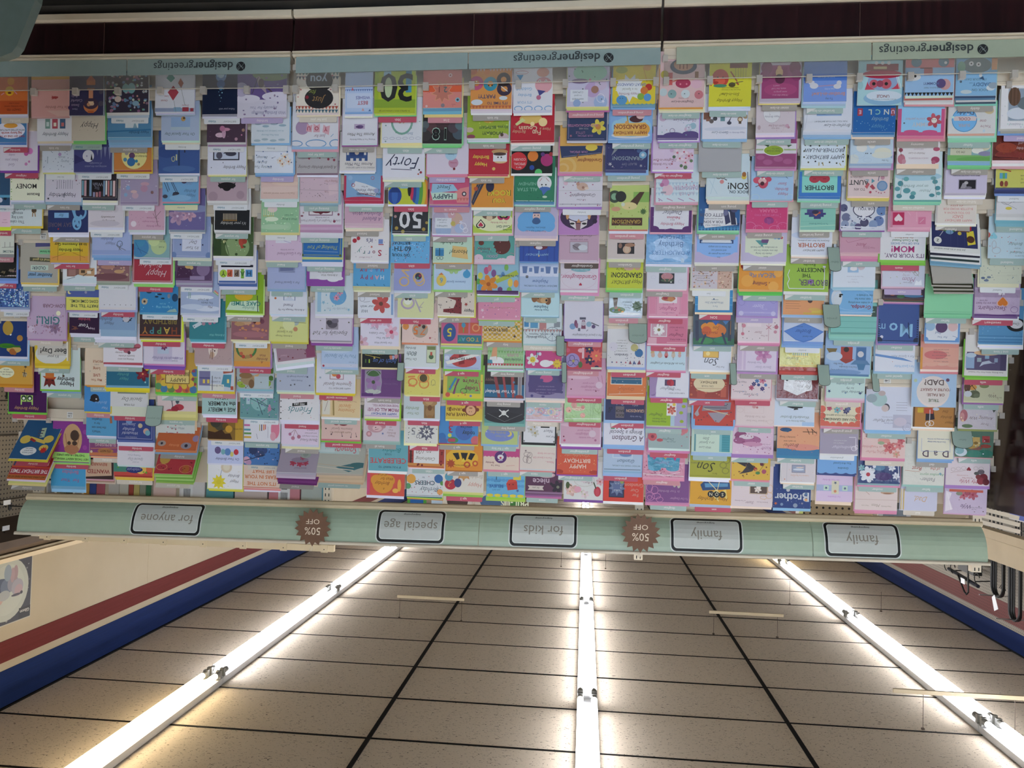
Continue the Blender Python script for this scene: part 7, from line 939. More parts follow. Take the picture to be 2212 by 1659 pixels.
18 8 -5860 -2443 1393 -2297 0 0|dcd0d4|ceed0dc,ed890b0,ed080a8|g sister|blush card of pink lockets and baubles reading Sister|q 50 22 9 967 Sister/t 36 14 6 967 to You/r 44 36 78 56 e4d8dc/o 60 52 6 4 1 a45/c 88 18 4 c8788a/l 88 22 88 44 .8 a67/c 86 38 5 c88898/c 8 36 5 b87080/c 10 24 4 c890a0/l 26 2 26 56 1 b88898/l 20 30 32 40 1.4 c07888/l 32 30 20 40 1.4 c07888/x 12 1.2 544
18 9 -5879 -1441 1321 -1341 0 0|d8cce0|c998aa8,eb888c4|g sister|lilac striped card with pink watercolour daisy reading Special Sister|q 32 10 9 98a Special Sister/i 50 22 7 98a On Your Birthday/f 34 44 22 c890b8 d8c0d0/f 34 48 14 b878a8 d0b0c8/r 78 2 98 58 ccb8d4/r 84 2 88 58 d8c8dc
18 10 -5766 -521 1334 -418 0 0|dcccd0|cd8c8cc,ed898a0|r sister|blush card with folk art pink and blue flowers for My Sister|i 50 8 8 767 To My Sister/i 78 15 6 767 My Sweetheart/f 22 46 9 c87890 a04860/f 22 24 6 4a3878 98a/f 36 44 6 5a80b8 345/f 50 26 7 b85878 a04860/f 44 36 6 3a3870 98a/c 32 34 4 3a4880/c 14 34 4 5a80b8/x 8 1.6 5a80b0/x 6 1.6 c05878/i 80 40 6 767 Happy Birthday
18 11 -5979 441 1310 531 0 0|dccccc|cd8bcc8,ed898b0|m sister|pale blush card with faint frame reading On Your Birthday|i 46 12 7 b8a0a0 A Special Time Sister/i 50 23 8 b8a0a0 On Your Birthday/r 28 32 80 50 d4c0c0/r 29 33 79 49 dccccc/c 54 50 5 c89898/c 46 48 3 b87878/o 10 10 8 6 .8 ccb8b8/o 90 40 8 6 .8 ccb8b8
18 12 -5960 1481 1409 1611 0 0|d8bcd0|ea078b8|m sister|mauve watercolour card of plum petals reading Sister|q 16 16 13 a878a0 Sister/e 60 36 30 12 a86890/e 80 46 16 12 8a4870/e 66 44 18 6 d8c8d4/e 50 26 24 6 c890b0/e 84 34 14 8 9a5880/x 30 1.4 8a3868/x 16 1.4 e0d0dc/i 20 26 5 a87898 in the Garden
18 13 -5964 2394 1352 2474 0 0|d8b048|cd88,ed890a8|m sister|golden card of black bird with berries|p 44 36 60 50 84 54 90 46 66 34 2c2830/p 40 30 60 36 72 20 80 14 60 18 46 22 3a343a/e 48 32 10 6 2a2830/c 38 28 5 a84030/p 32 26 40 28 38 24 c8a060/c 22 42 5 6a2c40/c 16 22 6 a85068/e 32 18 6 4 4a8048/x 14 1.6 8a5838/l 30 20 14 44 1 6a7838/c 10 34 2 6a4030/c 60 14 2 6a4030/c 70 10 2 6a4030/c 80 20 2 6a4030
18 14 -6084 3392 1451 3476 0 0|dccdd0|ceed8c8|-|blush card with white rose photo and gold swirls reading Sister|q 54 10 10 867 Sister/t 24 12 4 867 Someone like you/t 78 14 4 867 on Your Birthday/r 12 32 56 52 b8a088/r 14 34 54 52 5a4840/f 36 44 9 e4d8d0 c8a890/c 34 48 5 e8dcd4/o 8 30 8 8 1 d8b080/o 6 46 6 10 1 d8b080/o 22 24 8 4 1 d8b080/x 8 1 d8b888
19 0 -7282 -9863 1317 -9692 0 0|7898dc|cb8c8e8,ca8c0d8,eb0d4dc|m brother-in-law|blue card with two bone pulling mice reading To my Brother-in-Law!|t 40 7 7 456 To my/b 42 18 12 c89080 Brother-in-Law!/t 40 30 4 d0d8e4 happy birthday/l 14 40 84 36 1.6 c890a0/e 22 36 9 6 d4d4dc/e 18 44 6 6 d0d0d8/e 76 38 10 7 d4d4dc/e 82 46 7 6 d0d0d8/c 88 50 3 c8c8d0/r 0 50 100 66 4a78c8/t 48 58 5 c0d0e8 how's my call to you/r 0 66 100 110 6a8cc8
19 1 -7467 -9064 1477 -8790 0 0|d8dce8|cd4d8e4,cc8d0e0,e98b8d8,e8ab4dc|m brother-in-law|white card with misty blue lake reading Brother-in-Law|q 30 9 10 456 Brother-in-Law/t 44 18 5 567 FOR YOU, ON YOUR BIRTHDAY/r 22 30 74 48 88a8d4/e 50 38 22 4 b8c8e0/e 40 34 16 3 a0b8dc/l 98 2 90 56 .8 b8c0d0
19 2 -7436 -7996 1380 -7871 0 0|d8e4f0|cd8e0e8,ed8d880|m brother-in-law|pale card dotted with black spots lettered HAPPY BIRTHDAY BROTHER-IN-LAW|i 46 20 13 2a3448 HAPPY BIRTHDAY,/i 48 36 13 2a3448 BROTHER-IN-LAW/c 6 10 2 554/c 20 6 2 443/c 36 8 2 554/c 52 6 2 443/c 68 10 2 334/c 84 8 2 443/c 94 20 2 554/c 94 34 2 443/c 6 26 2 554/c 4 42 2 443/c 20 46 2 998/c 40 48 2 554/c 60 46 2 443/c 80 46 2 334/c 92 48 2 443/p 54 52 62 50 60 56 5aa0c8/l 10 0 14 6 2 b8a878/l 50 0 52 8 2 b8a878/l 60 0 60 8 2 b8a878
19 3 -7418 -7066 1312 -6895 0 0|8cd4c8|c3a78c0,ca0c8d0,e90d4b0|m young brother|mint card framed blue with red mask reading BROTHER|r 0 0 100 10 3a78c4/r 0 0 9 62 3a78c4/r 94 0 100 62 3a78c4/b 52 22 16 243438 BROTHER/e 40 44 13 10 b03848/e 64 44 13 10 b03848/r 44 40 60 52 b03848/l 36 44 44 44 1.4 7a2030/l 60 44 68 44 1.4 7a2030
19 4 -7442 -6045 1117 -5985 0 0|88c4b4|cd0e0c8|g young brother|sea green card with indigo pixel bird reading To A Great Brother|t 48 18 7 4a7878 To A Great Brother/r 42 32 62 38 3a3c78/r 34 38 76 44 3a3c78/r 28 44 88 50 3a3c78/r 36 50 82 60 44447c/p 46 50 64 46 56 40 c07858/e 58 52 10 6 2a2848/c 46 50 3 b84838/l 0 14 100 10 3 a8d4c0/l 0 26 100 24 .8 78b4a8
19 5 -7336 -5270 1307 -5172 0 0|d8dce8|ceee,ceed8c8|g brother|white card with rust lettered BROTHER and small black text|i 44 12 7 444 HAPPY BIRTHDAY/b 50 25 15 b05c38 BROTHER/i 46 36 6 334 Everyone has their own problems.../e 60 50 40 10 c4d0e8/l 40 44 40 60 .6 aaa/l 64 44 64 60 .6 aaa
19 6 -7269 -4090 1450 -3987 0 0|98bc48|cddd|m brother|green card with white test tube outline reading BROTHER THE ANCESTRY|b 34 21 19 5a5060 BROTHER,/f 40 23 7 8a68a8 334/b 50 37 11 2a3a20 THE/b 40 50 13 2a3a20 ANCESTRY/t 44 62 10 2a3a20 Results/l 10 7 88 7 1.4 dde/l 10 7 10 58 1.4 dde/l 88 7 92 18 1.4 dde/l 92 18 88 28 1.4 dde/l 88 28 92 38 1.4 dde/l 92 38 88 50 1.4 dde/r 8 56 14 60 dde
19 7 -7258 -3347 1333 -3257 0 0|dc9c6c|c98b8d8,ea0bce0|g brother|orange sunset card with medal and printed verse for brother|l 60 16 94 16 .8 965/l 56 22 94 22 .8 965/l 60 28 94 28 .8 965/l 58 34 94 34 .8 965/l 64 40 94 40 .8 965/e 12 8 18 6 d8c058/e 24 14 14 4 d8b060/e 34 36 6 6 4a3430/l 28 42 42 42 1.4 4a3430/r 0 2 50 6 d0b050
19 8 -7356 -2387 1328 -2258 0 0|c0cce4|c78a0d8,e88acdc|w brother|clear front card with blue diamond plaque reading Brother|r 0 0 100 6 7a9cd8/p 0 32 50 54 100 32 70 10 50 4 30 10 4a74c0/p 3 32 50 52 97 32 69 12 50 7 31 12 5a84cc/q 50 32 14 2a3e78 Brother/t 40 19 5 345 For a Special/t 60 44 4 345 with Love/l 70 8 96 8 1 e8ecf4
19 9 -7319 -1492 1358 -1341 0 0|d8d488|ca83c38,cc84840,cb85048|m brother|pale yellow card with thin candles over foil rust base reading Brother|q 68 30 11 665 Brother/k 8 32 38 4a8098/l 0 12 100 12 3 e0c870/x 14 2 e0c060/r 0 0 100 9 a84838/l 70 42 84 42 1 886/l 2 14 14 14 3 f0d080
19 10 -7332 -528 1388 -425 0 0|7a3c40|cccd,cb8b8bc|m brother|maroon striped card in foil with white plaque For You Brother|p 14 26 50 8 84 22 82 58 18 58 dcdce0/q 34 30 12 777 For you/q 36 44 14 877 Brother/c 82 54 7 222/c 76 46 3 222/l 0 16 40 4 .8 985058/l 0 26 30 10 .8 985058/l 70 8 100 20 .8 985058/l 80 2 100 10 .8 985058/c 30 10 1.6 c8a8a8/c 40 6 1.6 c8a8a8/l 14 24 26 20 2 eee/l 4 4 40 8 1 b08080
19 11 -7301 419 1367 456 0 0|ccd8e8|ceeded8|-|icy blue card with black brush arrow reading Wonderful Brother|t 46 12 6 788 Happy Birthday to A/i 48 22 10 788 Wonderful Brother/p 30 46 54 44 70 48 50 54 28 52 222/p 40 42 52 40 48 54 333/e 50 50 14 4 2a2a2e/r 0 0 30 10 a8c4e4
19 12 -7525 1376 1446 1576 0 0|dca07c|c3a78a4,c3a80a8|m brother|rounded sunset shore card with quail reading Brother|r 0 0 100 10 3a78a4/e 44 34 54 28 dca07c/e 40 14 40 8 d89080/q 66 18 13 643 Brother/t 60 8 5 643 For a/t 70 28 6 643 on each new/t 76 38 6 643 birthday's things/l 6 48 20 60 1.4 432/l 16 46 18 60 1.4 432/l 24 46 30 60 1.4 432/l 6 52 40 52 1.4 432/e 80 56 14 5 2a5078/p 74 50 88 52 70 60 2a5880/x 12 1.2 c06858
19 13 -7616 2425 1181 2522 0 0|d4ccd0|ceee,ceed8c0|m brother|pale card with small framed seascape and orange glitter|r 30 28 70 52 88889a/r 32 30 68 50 98a0b8/e 50 38 16 3 ccd4e0/e 46 44 12 2 d8c8c0/t 46 20 5 d09878 Celebrate Your Special Day/x 14 1 d8a078/l 84 0 84 60 1 b8b4bc/c 90 8 1.6 d07840
19 14 -7468 3392 1315 3494 0 0|28407c|c8ab8dc|-|navy card of silver letters spelling Brother with rocket and stars|b 12 32 36 c8ccd0 B/b 28 28 28 c8ccd0 r/b 40 30 28 c0c8d0 o/b 52 30 30 c8ccd0 t/b 64 30 30 c0c8d0 h/b 77 30 28 c8ccd0 e/b 89 30 28 c0c8d0 r/c 12 40 4 5a78a0/c 12 24 4 d8a070/s 92 12 5 d07040/c 76 10 4 7a90b0/c 40 8 6 8a98b0/s 22 14 4 889/r 0 44 100 48 28407c/x 14 1 9ac/c 60 50 5 b8b8c0
20 0 -8956 -9735 1337 -9698 0 0|a8d0d8||-|aqua card of red cartoon car with eyes under UNCLE banner|e 40 16 46 16 88b4d4/e 40 22 40 12 d0dce8/b 42 21 9 7a3838 UNCLE/t 40 14 3 467 BIRTHDAY GREETINGS TO THE ONE ONLY/p 4 38 84 36 76 62 14 66 c04058/e 44 56 34 22 90a8cc/c 36 50 12 c05868/c 64 50 10 c05868/c 36 50 4 222/c 64 50 4 222/c 50 50 8 984058/e 46 72 44 10 b02848/r 10 80 82 96 8a3038/r 36 84 66 90 c8b888/c 32 98 4 d8d8d8/c 46 98 4 d8d8d8/c 60 98 4 d8d8d8/l 2 40 10 66 .8 eee/l 6 38 14 66 .8 eee/e 94 46 6 10 98c0c8
20 1 -8892 -8980 1297 -8785 0 0|1e62a8|c3a78b0,c88a8c8,ceed8c0|g uncle|royal blue card with gold specks reading Happy Birthday UNCLE|i 40 13 13 5a90b8 Happy/i 36 31 13 88a8b8 Birthday/b 22 49 18 c8d0c8 N/b 42 49 18 88c0b8 C/b 60 49 18 c8d0b8 L/r 2 40 12 58 a05058/r 78 40 90 58 a83848/b 7 49 13 dcd U/b 84 49 13 dcd E/x 24 1 98b8c8
20 2 -8928 -8072 1310 -7870 0 0|c0d4e4|c98b0cc,cb8c4d4,eb888b8|g uncle|pale blue cloud card of two white birds reading To the Best Aunt|t 18 7 6 567 To the/t 22 16 10 6a88b0 Best Aunts/t 18 27 8 6a88b0 There Is/e 24 28 20 10 dcdccc/e 74 38 13 11 e0e0dc/e 50 44 8 8 e0e0dc/e 92 10 12 12 d0d8d8/c 60 24 1.4 345/c 64 24 1.4 345/c 52 24 1.4 345/e 26 20 24 8 d8dcd4/o 80 20 14 8 .6 a8c0d8/o 60 8 10 5 .6 a8c0d8
20 3 -8958 -7086 1297 -6949 0 0|dcc8c8|ceed0c8,ed8c868,ed8c868|g aunt|pink card with blue bauble and red butterfly reading TO AN AUNT|t 72 17 9 544 TO AN/b 74 34 17 444 AUNT/t 80 47 6 544 LIKE YOU IS/c 18 26 13 6a90b8/c 18 26 10 88a0c0/l 28 38 26 50 1.6 446/p 42 30 34 20 40 16 48 24 a84858/p 48 30 54 18 60 24 52 34 c06068/p 44 32 36 38 44 44 5a98a8/p 52 34 60 42 50 42 98a8b8/c 20 8 1.4 a35/c 26 9 1.4 a35/c 32 12 1.4 a35/c 12 10 1.4 a35/c 46 10 3 b04058/c 18 46 5 b88898
20 4 -8871 -6071 1390 -6011 0 0|ccd0dc|cccd,e8a58a0|m aunt|blue flower foil card with ornate white plaque reading FOR YOU|c 14 20 12 6a80b0/c 26 12 10 8498bc/c 46 16 10 4a4868/c 88 28 10 6a7090/c 90 12 9 8a98b8/c 8 44 12 6a88b8/c 94 50 9 56587c/c 70 10 8 98a8c0/c 60 6 8 5a5078/e 48 46 25 18 3a3c5c/e 48 46 23 16 dcdce4/b 42 48 9 667 FOR YOU/o 48 26 5 5 2 c8c8d8/p 44 32 52 32 50 20 dcdce4/l 80 30 70 12 3 b8c0d8/l 4 4 96 6 3 d8dce8/x 16 2 3a3c60
20 5 -8879 -5335 1277 -5088 0 0|c898ac|cd8b0b8,ed890ac,ed080a8|m aunt|mauve pink card with thin red script Aunt|q 46 22 14 985068 Aunt/t 28 14 5 a06878 Happy Birthday/t 34 18 4 a06878 to a Dear/l 30 40 80 28 .6 985068/l 80 28 86 34 .6 985068/r 0 0 100 3 d4a8b4
20 6 -8794 -4262 1354 -4161 0 0|d4dce8|e98c0d4,ea8ccdc|-|pale white blue card with tiny teddy and gift|t 52 12 4 aab The Happy of life,/t 50 19 4 aab is of You/t 48 26 4 aab May a day full of sunshine/r 40 36 66 52 98b8d8/r 44 42 60 54 dcd8d8/e 34 50 9 8 c8b8c0/e 52 46 8 6 e0dce0/c 30 56 4 a08898/c 62 52 5 a0c0e0
20 7 -8832 -3442 1368 -3335 0 0|7ab0dc|c88b4d8,ceed8c8|-|blue card with seal face reading Grandpa you make everything|b 28 14 13 8a3848 Grandpa,/t 30 25 7 345 you make everything/t 24 34 7 345 even more fun/t 20 43 7 345 than it already is/e 86 36 13 22 ccd4dc/c 78 40 3 222/e 76 44 5 2 222/o 50 32 46 26 .7 a8ccec/r 0 0 100 3 98c0e4
20 8 -8988 -2813 1495 -2532 0 0|80c0b8|c68a098,c90c8b8,e90ccc0,e88c0b8|m grandpa|stack of teal envelopes fanned beneath drooping green tags|r 0 10 100 11 5a9890/r 0 24 100 25 68a8a0/r 0 36 100 60 3a5048/r 10 40 96 42 a8c8b8/r 4 46 90 48 98b8b0/r 8 52 94 54 a8c8b8
20 9 -8909 -1409 1493 -1276 0 0|98b4d8|c5a80a8,eb0d8cc|m grandpa|blue postcard card of red and blue cuckoo clocks|i 70 8 7 667 Grandpa Day/i 48 16 6 556 You're a Grandpa/i 70 23 6 556 Time flies/r 10 30 32 62 4a70a0/p 0 22 44 22 34 32 8 32 5a80a8/p 14 10 26 10 30 24 10 24 4a78a0/c 22 46 7 c8c8d0/r 40 34 66 62 a84038/p 36 34 70 34 62 28 54 24 44 28 984038/c 54 56 6 3a2a28/p 74 58 98 58 92 48 78 48 7a6840/e 60 4 40 6 7898c4/e 80 40 18 10 b8c8dc
20 10 -8935 -588 1289 -451 0 0|c0d8d4|cd8c0d0,ed8a8bc|c grandma|pale mint card with navy stars reading A Birthday Wish Great Grandma|i 32 17 9 567 A Birthday Wish/i 38 27 8 567 for My/i 50 38 8 567 Great Grandma/s 12 14 5 3a4878/s 92 18 5 3a4878/s 14 42 7 3a4878/s 50 14 3 5a80a8/s 78 46 2 345
20 11 -8868 390 1336 479 0 0|dcd4b8|cc8a0a8,ed888a8|g great grandma|cream card framed by coral scallops reading GRANDMA with flowers|r 0 0 100 4 d06858/c 4 8 9 d06858/c 4 26 9 d06858/c 4 44 9 d06858/c 96 8 9 d06858/c 96 26 9 d06858/c 96 44 9 d06858/c 20 4 9 d06858/c 36 3 8 d86a58/c 52 4 8 d06858/c 68 3 8 d86a58/c 84 4 9 d06858/b 50 18 9 665 YOU ARE GRANDMA/t 50 29 6 665 WITH LOVE ON YOUR BIRTHDAY/f 36 40 8 4a4870 889/f 58 42 9 7ab0b8 b84858/f 78 46 7 b85870 a45/f 30 46 6 5a6898 889/c 48 46 4 c890a0
20 12 -8910 1365 1296 1423 0 0|a49cb0|cddd|w grandmother|dusty violet card with white corner swirl reading Grandmother|q 34 18 13 d0ccd8 Grandmother/i 50 29 5 ccc wishing for you/i 46 36 5 ccc with so much love/l 6 10 6 44 1.4 e4e0e8/l 6 46 24 46 1.4 e4e0e8/o 10 16 7 6 1.4 e4e0e8/o 4 20 4 5 1.4 e4e0e8
20 13 -8938 2110 1343 2153 0 0|78a8dc|c3a4880|-|sky blue card with navy scalloped hem reading Grandma You Are Loved|e 14 2 14 6 3a4880/e 40 2 14 6 3a4880/e 66 2 14 6 3a4880/e 90 2 12 6 3a4880/e 14 9 14 7 78a8dc/e 40 9 14 7 78a8dc/e 66 9 14 7 78a8dc/e 90 9 12 7 78a8dc/i 34 17 8 356 Grandma/i 36 30 8 356 You Are Loved/p 64 40 80 40 74 56 66 56 5a3a38
20 14 -8952 3100 1251 3219 0 0|d4c0dc|ceed8c0|-|pink and blue banded card with flower squares|r 0 30 100 48 a8b4d4/r 14 32 28 46 c0d8c8/s 21 39 5 4a5878/r 66 32 80 46 c0d8c8/s 73 39 5 4a5878/r 38 22 58 60 d4d0b8/c 48 30 4 d08868/s 48 54 5 5a6880/i 50 14 7 c088c8 For Grandma/i 60 62 7 b880c0 On Your Birthday/x 6 1 c8d8c8
21 0 -10433 -10025 1447 -9724 0 0|98bce0|ccdc,cb86860,cccc,cddd,ed898a0|-|blue card with pink and navy circles curling out for MOMMY|c 18 24 12 c89898/c 26 26 10 5a4a78/t 40 17 4 567 YOU ARE SUCH A TREAT/b 46 26 8 5a6898 MOMMY!/z 3 222/r 44 44 62 60 b86868/r 46 58 70 78 7a4040/e 84 40 16 8 d0d0d0/c 80 42 3 222/c 90 42 3 222/r 0 60 100 90 d08080/c 22 72 11 6a8898/c 78 72 11 6a8898/c 18 70 3 ddd
21 1 -10319 -8859 1409 -8702 0 0|98ccf0|cd87898,ed898a0|g mommy|blue scalloped card edged pink with red flower reading MOMMY|r 0 0 100 8 c85888/r 0 0 7 60 c85888/r 92 0 100 60 c85888/e 30 9 16 4 c85888/e 70 9 16 4 c85888/b 44 25 13 c8ccd8 MOMMY/i 62 37 8 c0a0b0 you're perfect/f 22 34 16 c05868 d8d8d0/c 22 34 6 e0e0d8/c 20 36 1 333/c 25 36 1 333/c 86 28 2 567
21 2 -10360 -8051 1296 -7908 0 0|e0dce0|ceed8c0|g mother|white card with magenta corner roses for Mother-in-Law|t 50 14 5 aa8a9a HAVE A WONDERFUL/i 54 26 7 998a88 Mother-in-Law/t 50 36 5 b898a8 BIRTHDAY/e 10 10 10 8 a84868/e 8 36 8 5 b05870/e 90 12 9 12 c07888/e 92 34 5 5 984058/l 90 20 96 44 1 6a5848/c 14 4 5 b86880/e 84 6 5 6 c890a0
21 3 -10467 -6977 1438 -6824 0 0|d0e0e4|c68a8a0,e90d4b0,e88ccb0|c mother-in-law|pale card trailed with teal ivy reading On your Birthday Mother|q 34 20 9 7a9898 Mother/i 56 30 9 7a9898 on your Birthday/e 50 52 50 10 a8ccdc/e 8 26 6 5 4a8c98/e 14 40 6 5 5a98a0/e 20 10 6 4 4a8894/e 6 14 5 4 68a0a4/e 18 48 6 4 78a8b0/e 88 36 6 6 4a8c98/e 94 24 6 5 5a98a0/e 74 20 8 6 5a98a0/e 60 14 6 5 68a8ac/e 62 6 6 5 4a8894/e 90 8 6 5 4a8c98/e 76 46 6 5 68a8ac/l 88 6 84 48 .8 788/l 10 6 16 48 .8 788
21 4 -10363 -6147 1282 -6022 0 0|dc9cb4|ce0a8bc,ed89cb4|w mother|pink card with crimson square and white heart|r 66 6 98 38 b82858/h 80 24 10 e4d4d8/r 14 8 32 26 d07898/l 18 22 28 12 1 e0c0cc/l 40 40 60 40 1 e0b0c0/l 36 14 36 40 1 e4b8c8/l 50 30 62 44 .8 e4b8c8/r 94 0 98 50 c88098
21 5 -10248 -5133 1422 -4969 0 0|dcdce0|e88c850,e80c048|r mom|scalloped white card shouting IT'S YOUR DAY MOM!|e 12 4 12 6 e0e0e4/e 34 2 12 6 e0e0e4/e 56 2 12 6 e0e0e4/b 46 10 13 7a6080 IT'S YOUR DAY,/b 50 25 20 b03878 MOM!/b 46 38 7 7a98b8 Kick Off Your SHOES/b 46 45 7 5a8868 Be A Couch Potato!/i 48 52 8 c07848 Sip And Drink/b 46 59 7 6a88b0 Whatever You Like!
21 6 -10381 -4301 1339 -4216 0 0|ccd0e0|ed8b4c8,ca888a0|l mom|lilac silver card with large script M reading Mom|q 36 18 17 a07898 Mom/t 40 10 5 778 With Love,/i 44 28 5 a08898 On Your/i 46 37 9 c0a0b4 Birthday/o 20 34 6 6 .8 887/o 26 40 5 6 .8 887/l 14 26 30 44 .8 886/x 8 1 a8a878/p 6 4 24 4 20 16 14 12 8 18 e8ecf4
21 7 -10549 -3958 1336 -3770 0 0|3a2a40|c4a3a40,c6a4838,c3a5848,ed0a0b0,ea878b8|-|dark plum card fanned over purple envelopes reading Mother|i 40 24 9 a898a8 Mother/e 80 12 8 6 b86838/l 10 10 40 18 4 986838/e 30 6 24 4 4a78a0/e 60 4 10 4 3a6a48/c 84 18 4 c04838
21 8 -10447 -2518 1317 -2408 0 0|3c5490|c4a68a0,ea888c0|m mother|navy stitched card brushed with big letters MOM|b 30 30 46 8ab8dc M/b 62 34 40 8ab8dc o/t 90 36 30 8ab8dc m/c 90 12 4 ccd/c 4 4 8 222a48/c 96 4 8 222a48/d 97 10 223/d 3 10 223/l 10 3 90 3 1 223/l 22 10 26 50 2 1c2850
21 9 -10450 -1531 1296 -1451 0 0|d8dce8|c98b8d8,e98c0d4|m special aunt|white card with blue torn stripe reading For a Special Aunt|i 26 14 10 7ab0d8 For a Special Mother/i 30 40 9 8a98b0 For a Special Aunt/p 4 26 100 40 100 46 30 36 6a90c8/r 0 50 100 58 dcdce4/c 56 26 1 c86
21 11 -10467 481 1522 605 0 0|d0d4e4|e88b8e0,e90bce0|m mother|tall pale blue card of mother photo with swirl corner|i 40 16 5 88a with love and thanks/q 56 22 10 667 Special Mother/t 46 30 4 99a for a wonderful Birthday/r 0 6 40 36 b8b8cc/o 8 8 10 10 2 a8a8c0/o 8 8 6 6 2 c0c0d4/e 24 20 14 10 c8c0d0/e 56 52 8 9 4a4a58/e 58 50 8 8 c8b8b8/e 72 70 18 16 a8c4c4/e 88 72 12 10 98a8b0/e 66 84 8 6 b8a8a8/l 10 52 34 52 .8 99a/l 10 58 34 58 .8 99a/l 10 64 34 64 .8 99a/l 10 46 34 46 .8 99a
21 12 -10422 1455 1452 1565 0 0|e0c4c0|cd888a8,ed084a4|c mother|peach card of coral roses reading For a Special Mother|i 50 11 7 c88888 For a/q 66 14 9 c08080 Special Mother/i 76 26 8 c08080 on Your Birthday/f 36 26 15 d07878 b04858/o 36 26 8 7 1.4 b85860/f 14 32 11 d88888 b85860/f 20 10 9 d8a090 a8b078/f 10 44 9 c86870 b04858/e 50 42 14 7 d89890/e 56 36 8 4 98a888/x 8 2 d8a098
21 13 -10381 2377 1432 2509 0 0|3a4a78|c88a8b0,ed890b0|m mother|navy foil card of white daisies reading For my Mother|f 76 22 20 d8dce4 c05868/s 76 22 20 dce0e8/c 76 22 5 b84050/f 20 40 9 d8dce4 b8b8c8/f 10 20 9 d8dce8 b8b8c8/f 92 38 8 7ab0b8 889/i 30 8 7 8a90b0 Happy Birthday Mother/e 40 18 20 10 4a3c70/e 50 40 14 8 5a80a0/l 2 4 6 50 1.6 e8ecf4/c 62 42 4 d8dce8
21 14 -10390 3347 1445 3484 0 0|dcccc8|ed890b0,ed88ca8|-|blush card with line and pale shell reading Happy Birthday Mom|q 50 12 11 987 Mom/t 26 10 4 987 Happy Birthday/t 76 11 4 987 Mom Love/l 0 26 100 26 .6 b8908a/e 24 44 16 4 c8a088/e 24 42 10 2 a07860/e 76 48 10 2 b08868/l 66 38 80 50 .8 a87868
22 0 -11829 -10012 1202 -9732 0 0|88b8dc|c3a5070,c5a80a0,cccc,c456,e88d0c0|g daddy|curled blue card with cloud and bird reading ROCK ON DADDY|t 40 15 9 567 ROCK ON/b 40 29 13 4a6a98 DADDY.../t 52 42 8 567 IT'S YOUR DAY!/e 14 20 11 7 d4dce0/e 8 26 12 8 98a8b8/e 74 10 14 5 c8d4d8/p 30 40 44 44 34 50 3a5878/c 88 36 3 567/e 50 78 36 20 78888a/c 46 80 6 ddd/c 64 82 6 ddd/c 46 80 2 222/c 64 82 2 222/r 0 66 14 96 d8a078/e 88 74 10 14 88b098/e 40 52 4 5 ccc
22 1 -11836 -8928 1411 -8678 0 0|d8d8d8|cd8a898,cb0dcd0,c98d8b8,e90d8b0|m father|white card with blue badge reading You're one SUPER COOL Daddy|i 20 15 9 967 You're/i 26 27 10 967 one/c 66 30 27 78b8e8/o 66 30 26 26 1 4a80b0/b 66 18 9 b8a8b0 SUPER/p 42 28 88 28 90 36 84 38 46 38 40 36 d8c8c8/b 66 32 9 984050 COOL/b 64 46 14 5a6080 Daddy/x 6 3 c8d8dc/e 14 50 10 8 d8c8a0
22 2 -11901 -8145 1281 -7908 0 0|8ab0b4|c90b8d0,c88b8dc,e80d090,e78c888|g father-in-law|painted meadow card with sign reading I'M SO LUCKY|r 0 0 100 14 7ab468/e 30 4 50 6 6aa858/r 44 14 94 48 c8c8b0/t 70 22 8 443 I'M SO/t 68 35 14 443 LUCKY/t 72 47 7 443 TO HAVE A/e 20 36 20 12 d8d4b8/e 30 26 14 8 e4e4dc/e 12 18 16 6 8a88a8/e 20 48 20 6 6a6888
22 3 -11941 -7192 1269 -7024 0 0|ccc4dc|cb8b0c4,ceee,ceef|c father-in-law|lilac card with black and white sculpture photograph|r 26 10 68 34 1e1a24/r 25 9 69 35 a8a0b8/r 27 11 67 33 1c1820/p 48 12 64 12 58 26 50 24 98949c/e 50 26 5 4 b8b4b8/e 44 14 8 3 787480/t 50 44 5 667 WHY GOD CREATED FATHERS
22 4 -11784 -6286 1222 -6196 0 0|dcd4cc|ceee,ceed|g Fathers|cream card of coral handwriting HAPPY BIRTHDAY DAD|t 44 8 9 d08080 HAPPY BIRTHDAY/t 46 18 12 d08080 DAD!/t 48 28 8 d08080 DO YOU KNOW A/t 46 38 8 d08080 B-LETTER WORD FOR/t 50 48 10 c87878 CLASSY/l 98 2 98 50 .8 bab
22 5 -11847 -5350 1542 -4881 12 4|ecece8|ceee,c334,ceee,c344,ceee,e7aa8c4,e8ab8d0|-|white framed navy cartoon card of sofa reader tipped forward|i 60 5 5 444 Just think of this almost textbook/r 4 10 96 66 343a68/c 84 24 8 e4e4e0/b 84 24 8 222 Z/p 8 20 24 16 26 46 12 50 e0d048/e 18 30 8 8 5a3828/l 80 34 70 50 1 ccc/r 20 46 84 54 6a4028/e 60 50 14 7 4a7848/e 60 44 8 5 7aa0c0/r 16 50 24 62 b83040/l 30 12 30 60 .6 4a5078/l 44 12 44 60 .6 4a5078/l 58 12 58 60 .6 4a5078/c 40 42 4 d8c050
22 6 -11760 -4362 1240 -4035 18 0|c4beb4|c332,cc8c0b8,c332,cc8c4b8,c443,cc4bcb4|-|plain taupe card backs sagging over dark edged stack|r 0 0 100 2 b0aaa0/t 40 5 3 aa9 greetings
22 7 -11923 -3493 1497 -3321 0 0|8cd0a4|c78c094,e88d0a0,e80c89c|m father|bare mint green envelope in a pocket at the dark end|r 0 2 100 3 78bc90/l 0 60 30 40 .6 7cc094/l 100 60 70 40 .6 7cc094
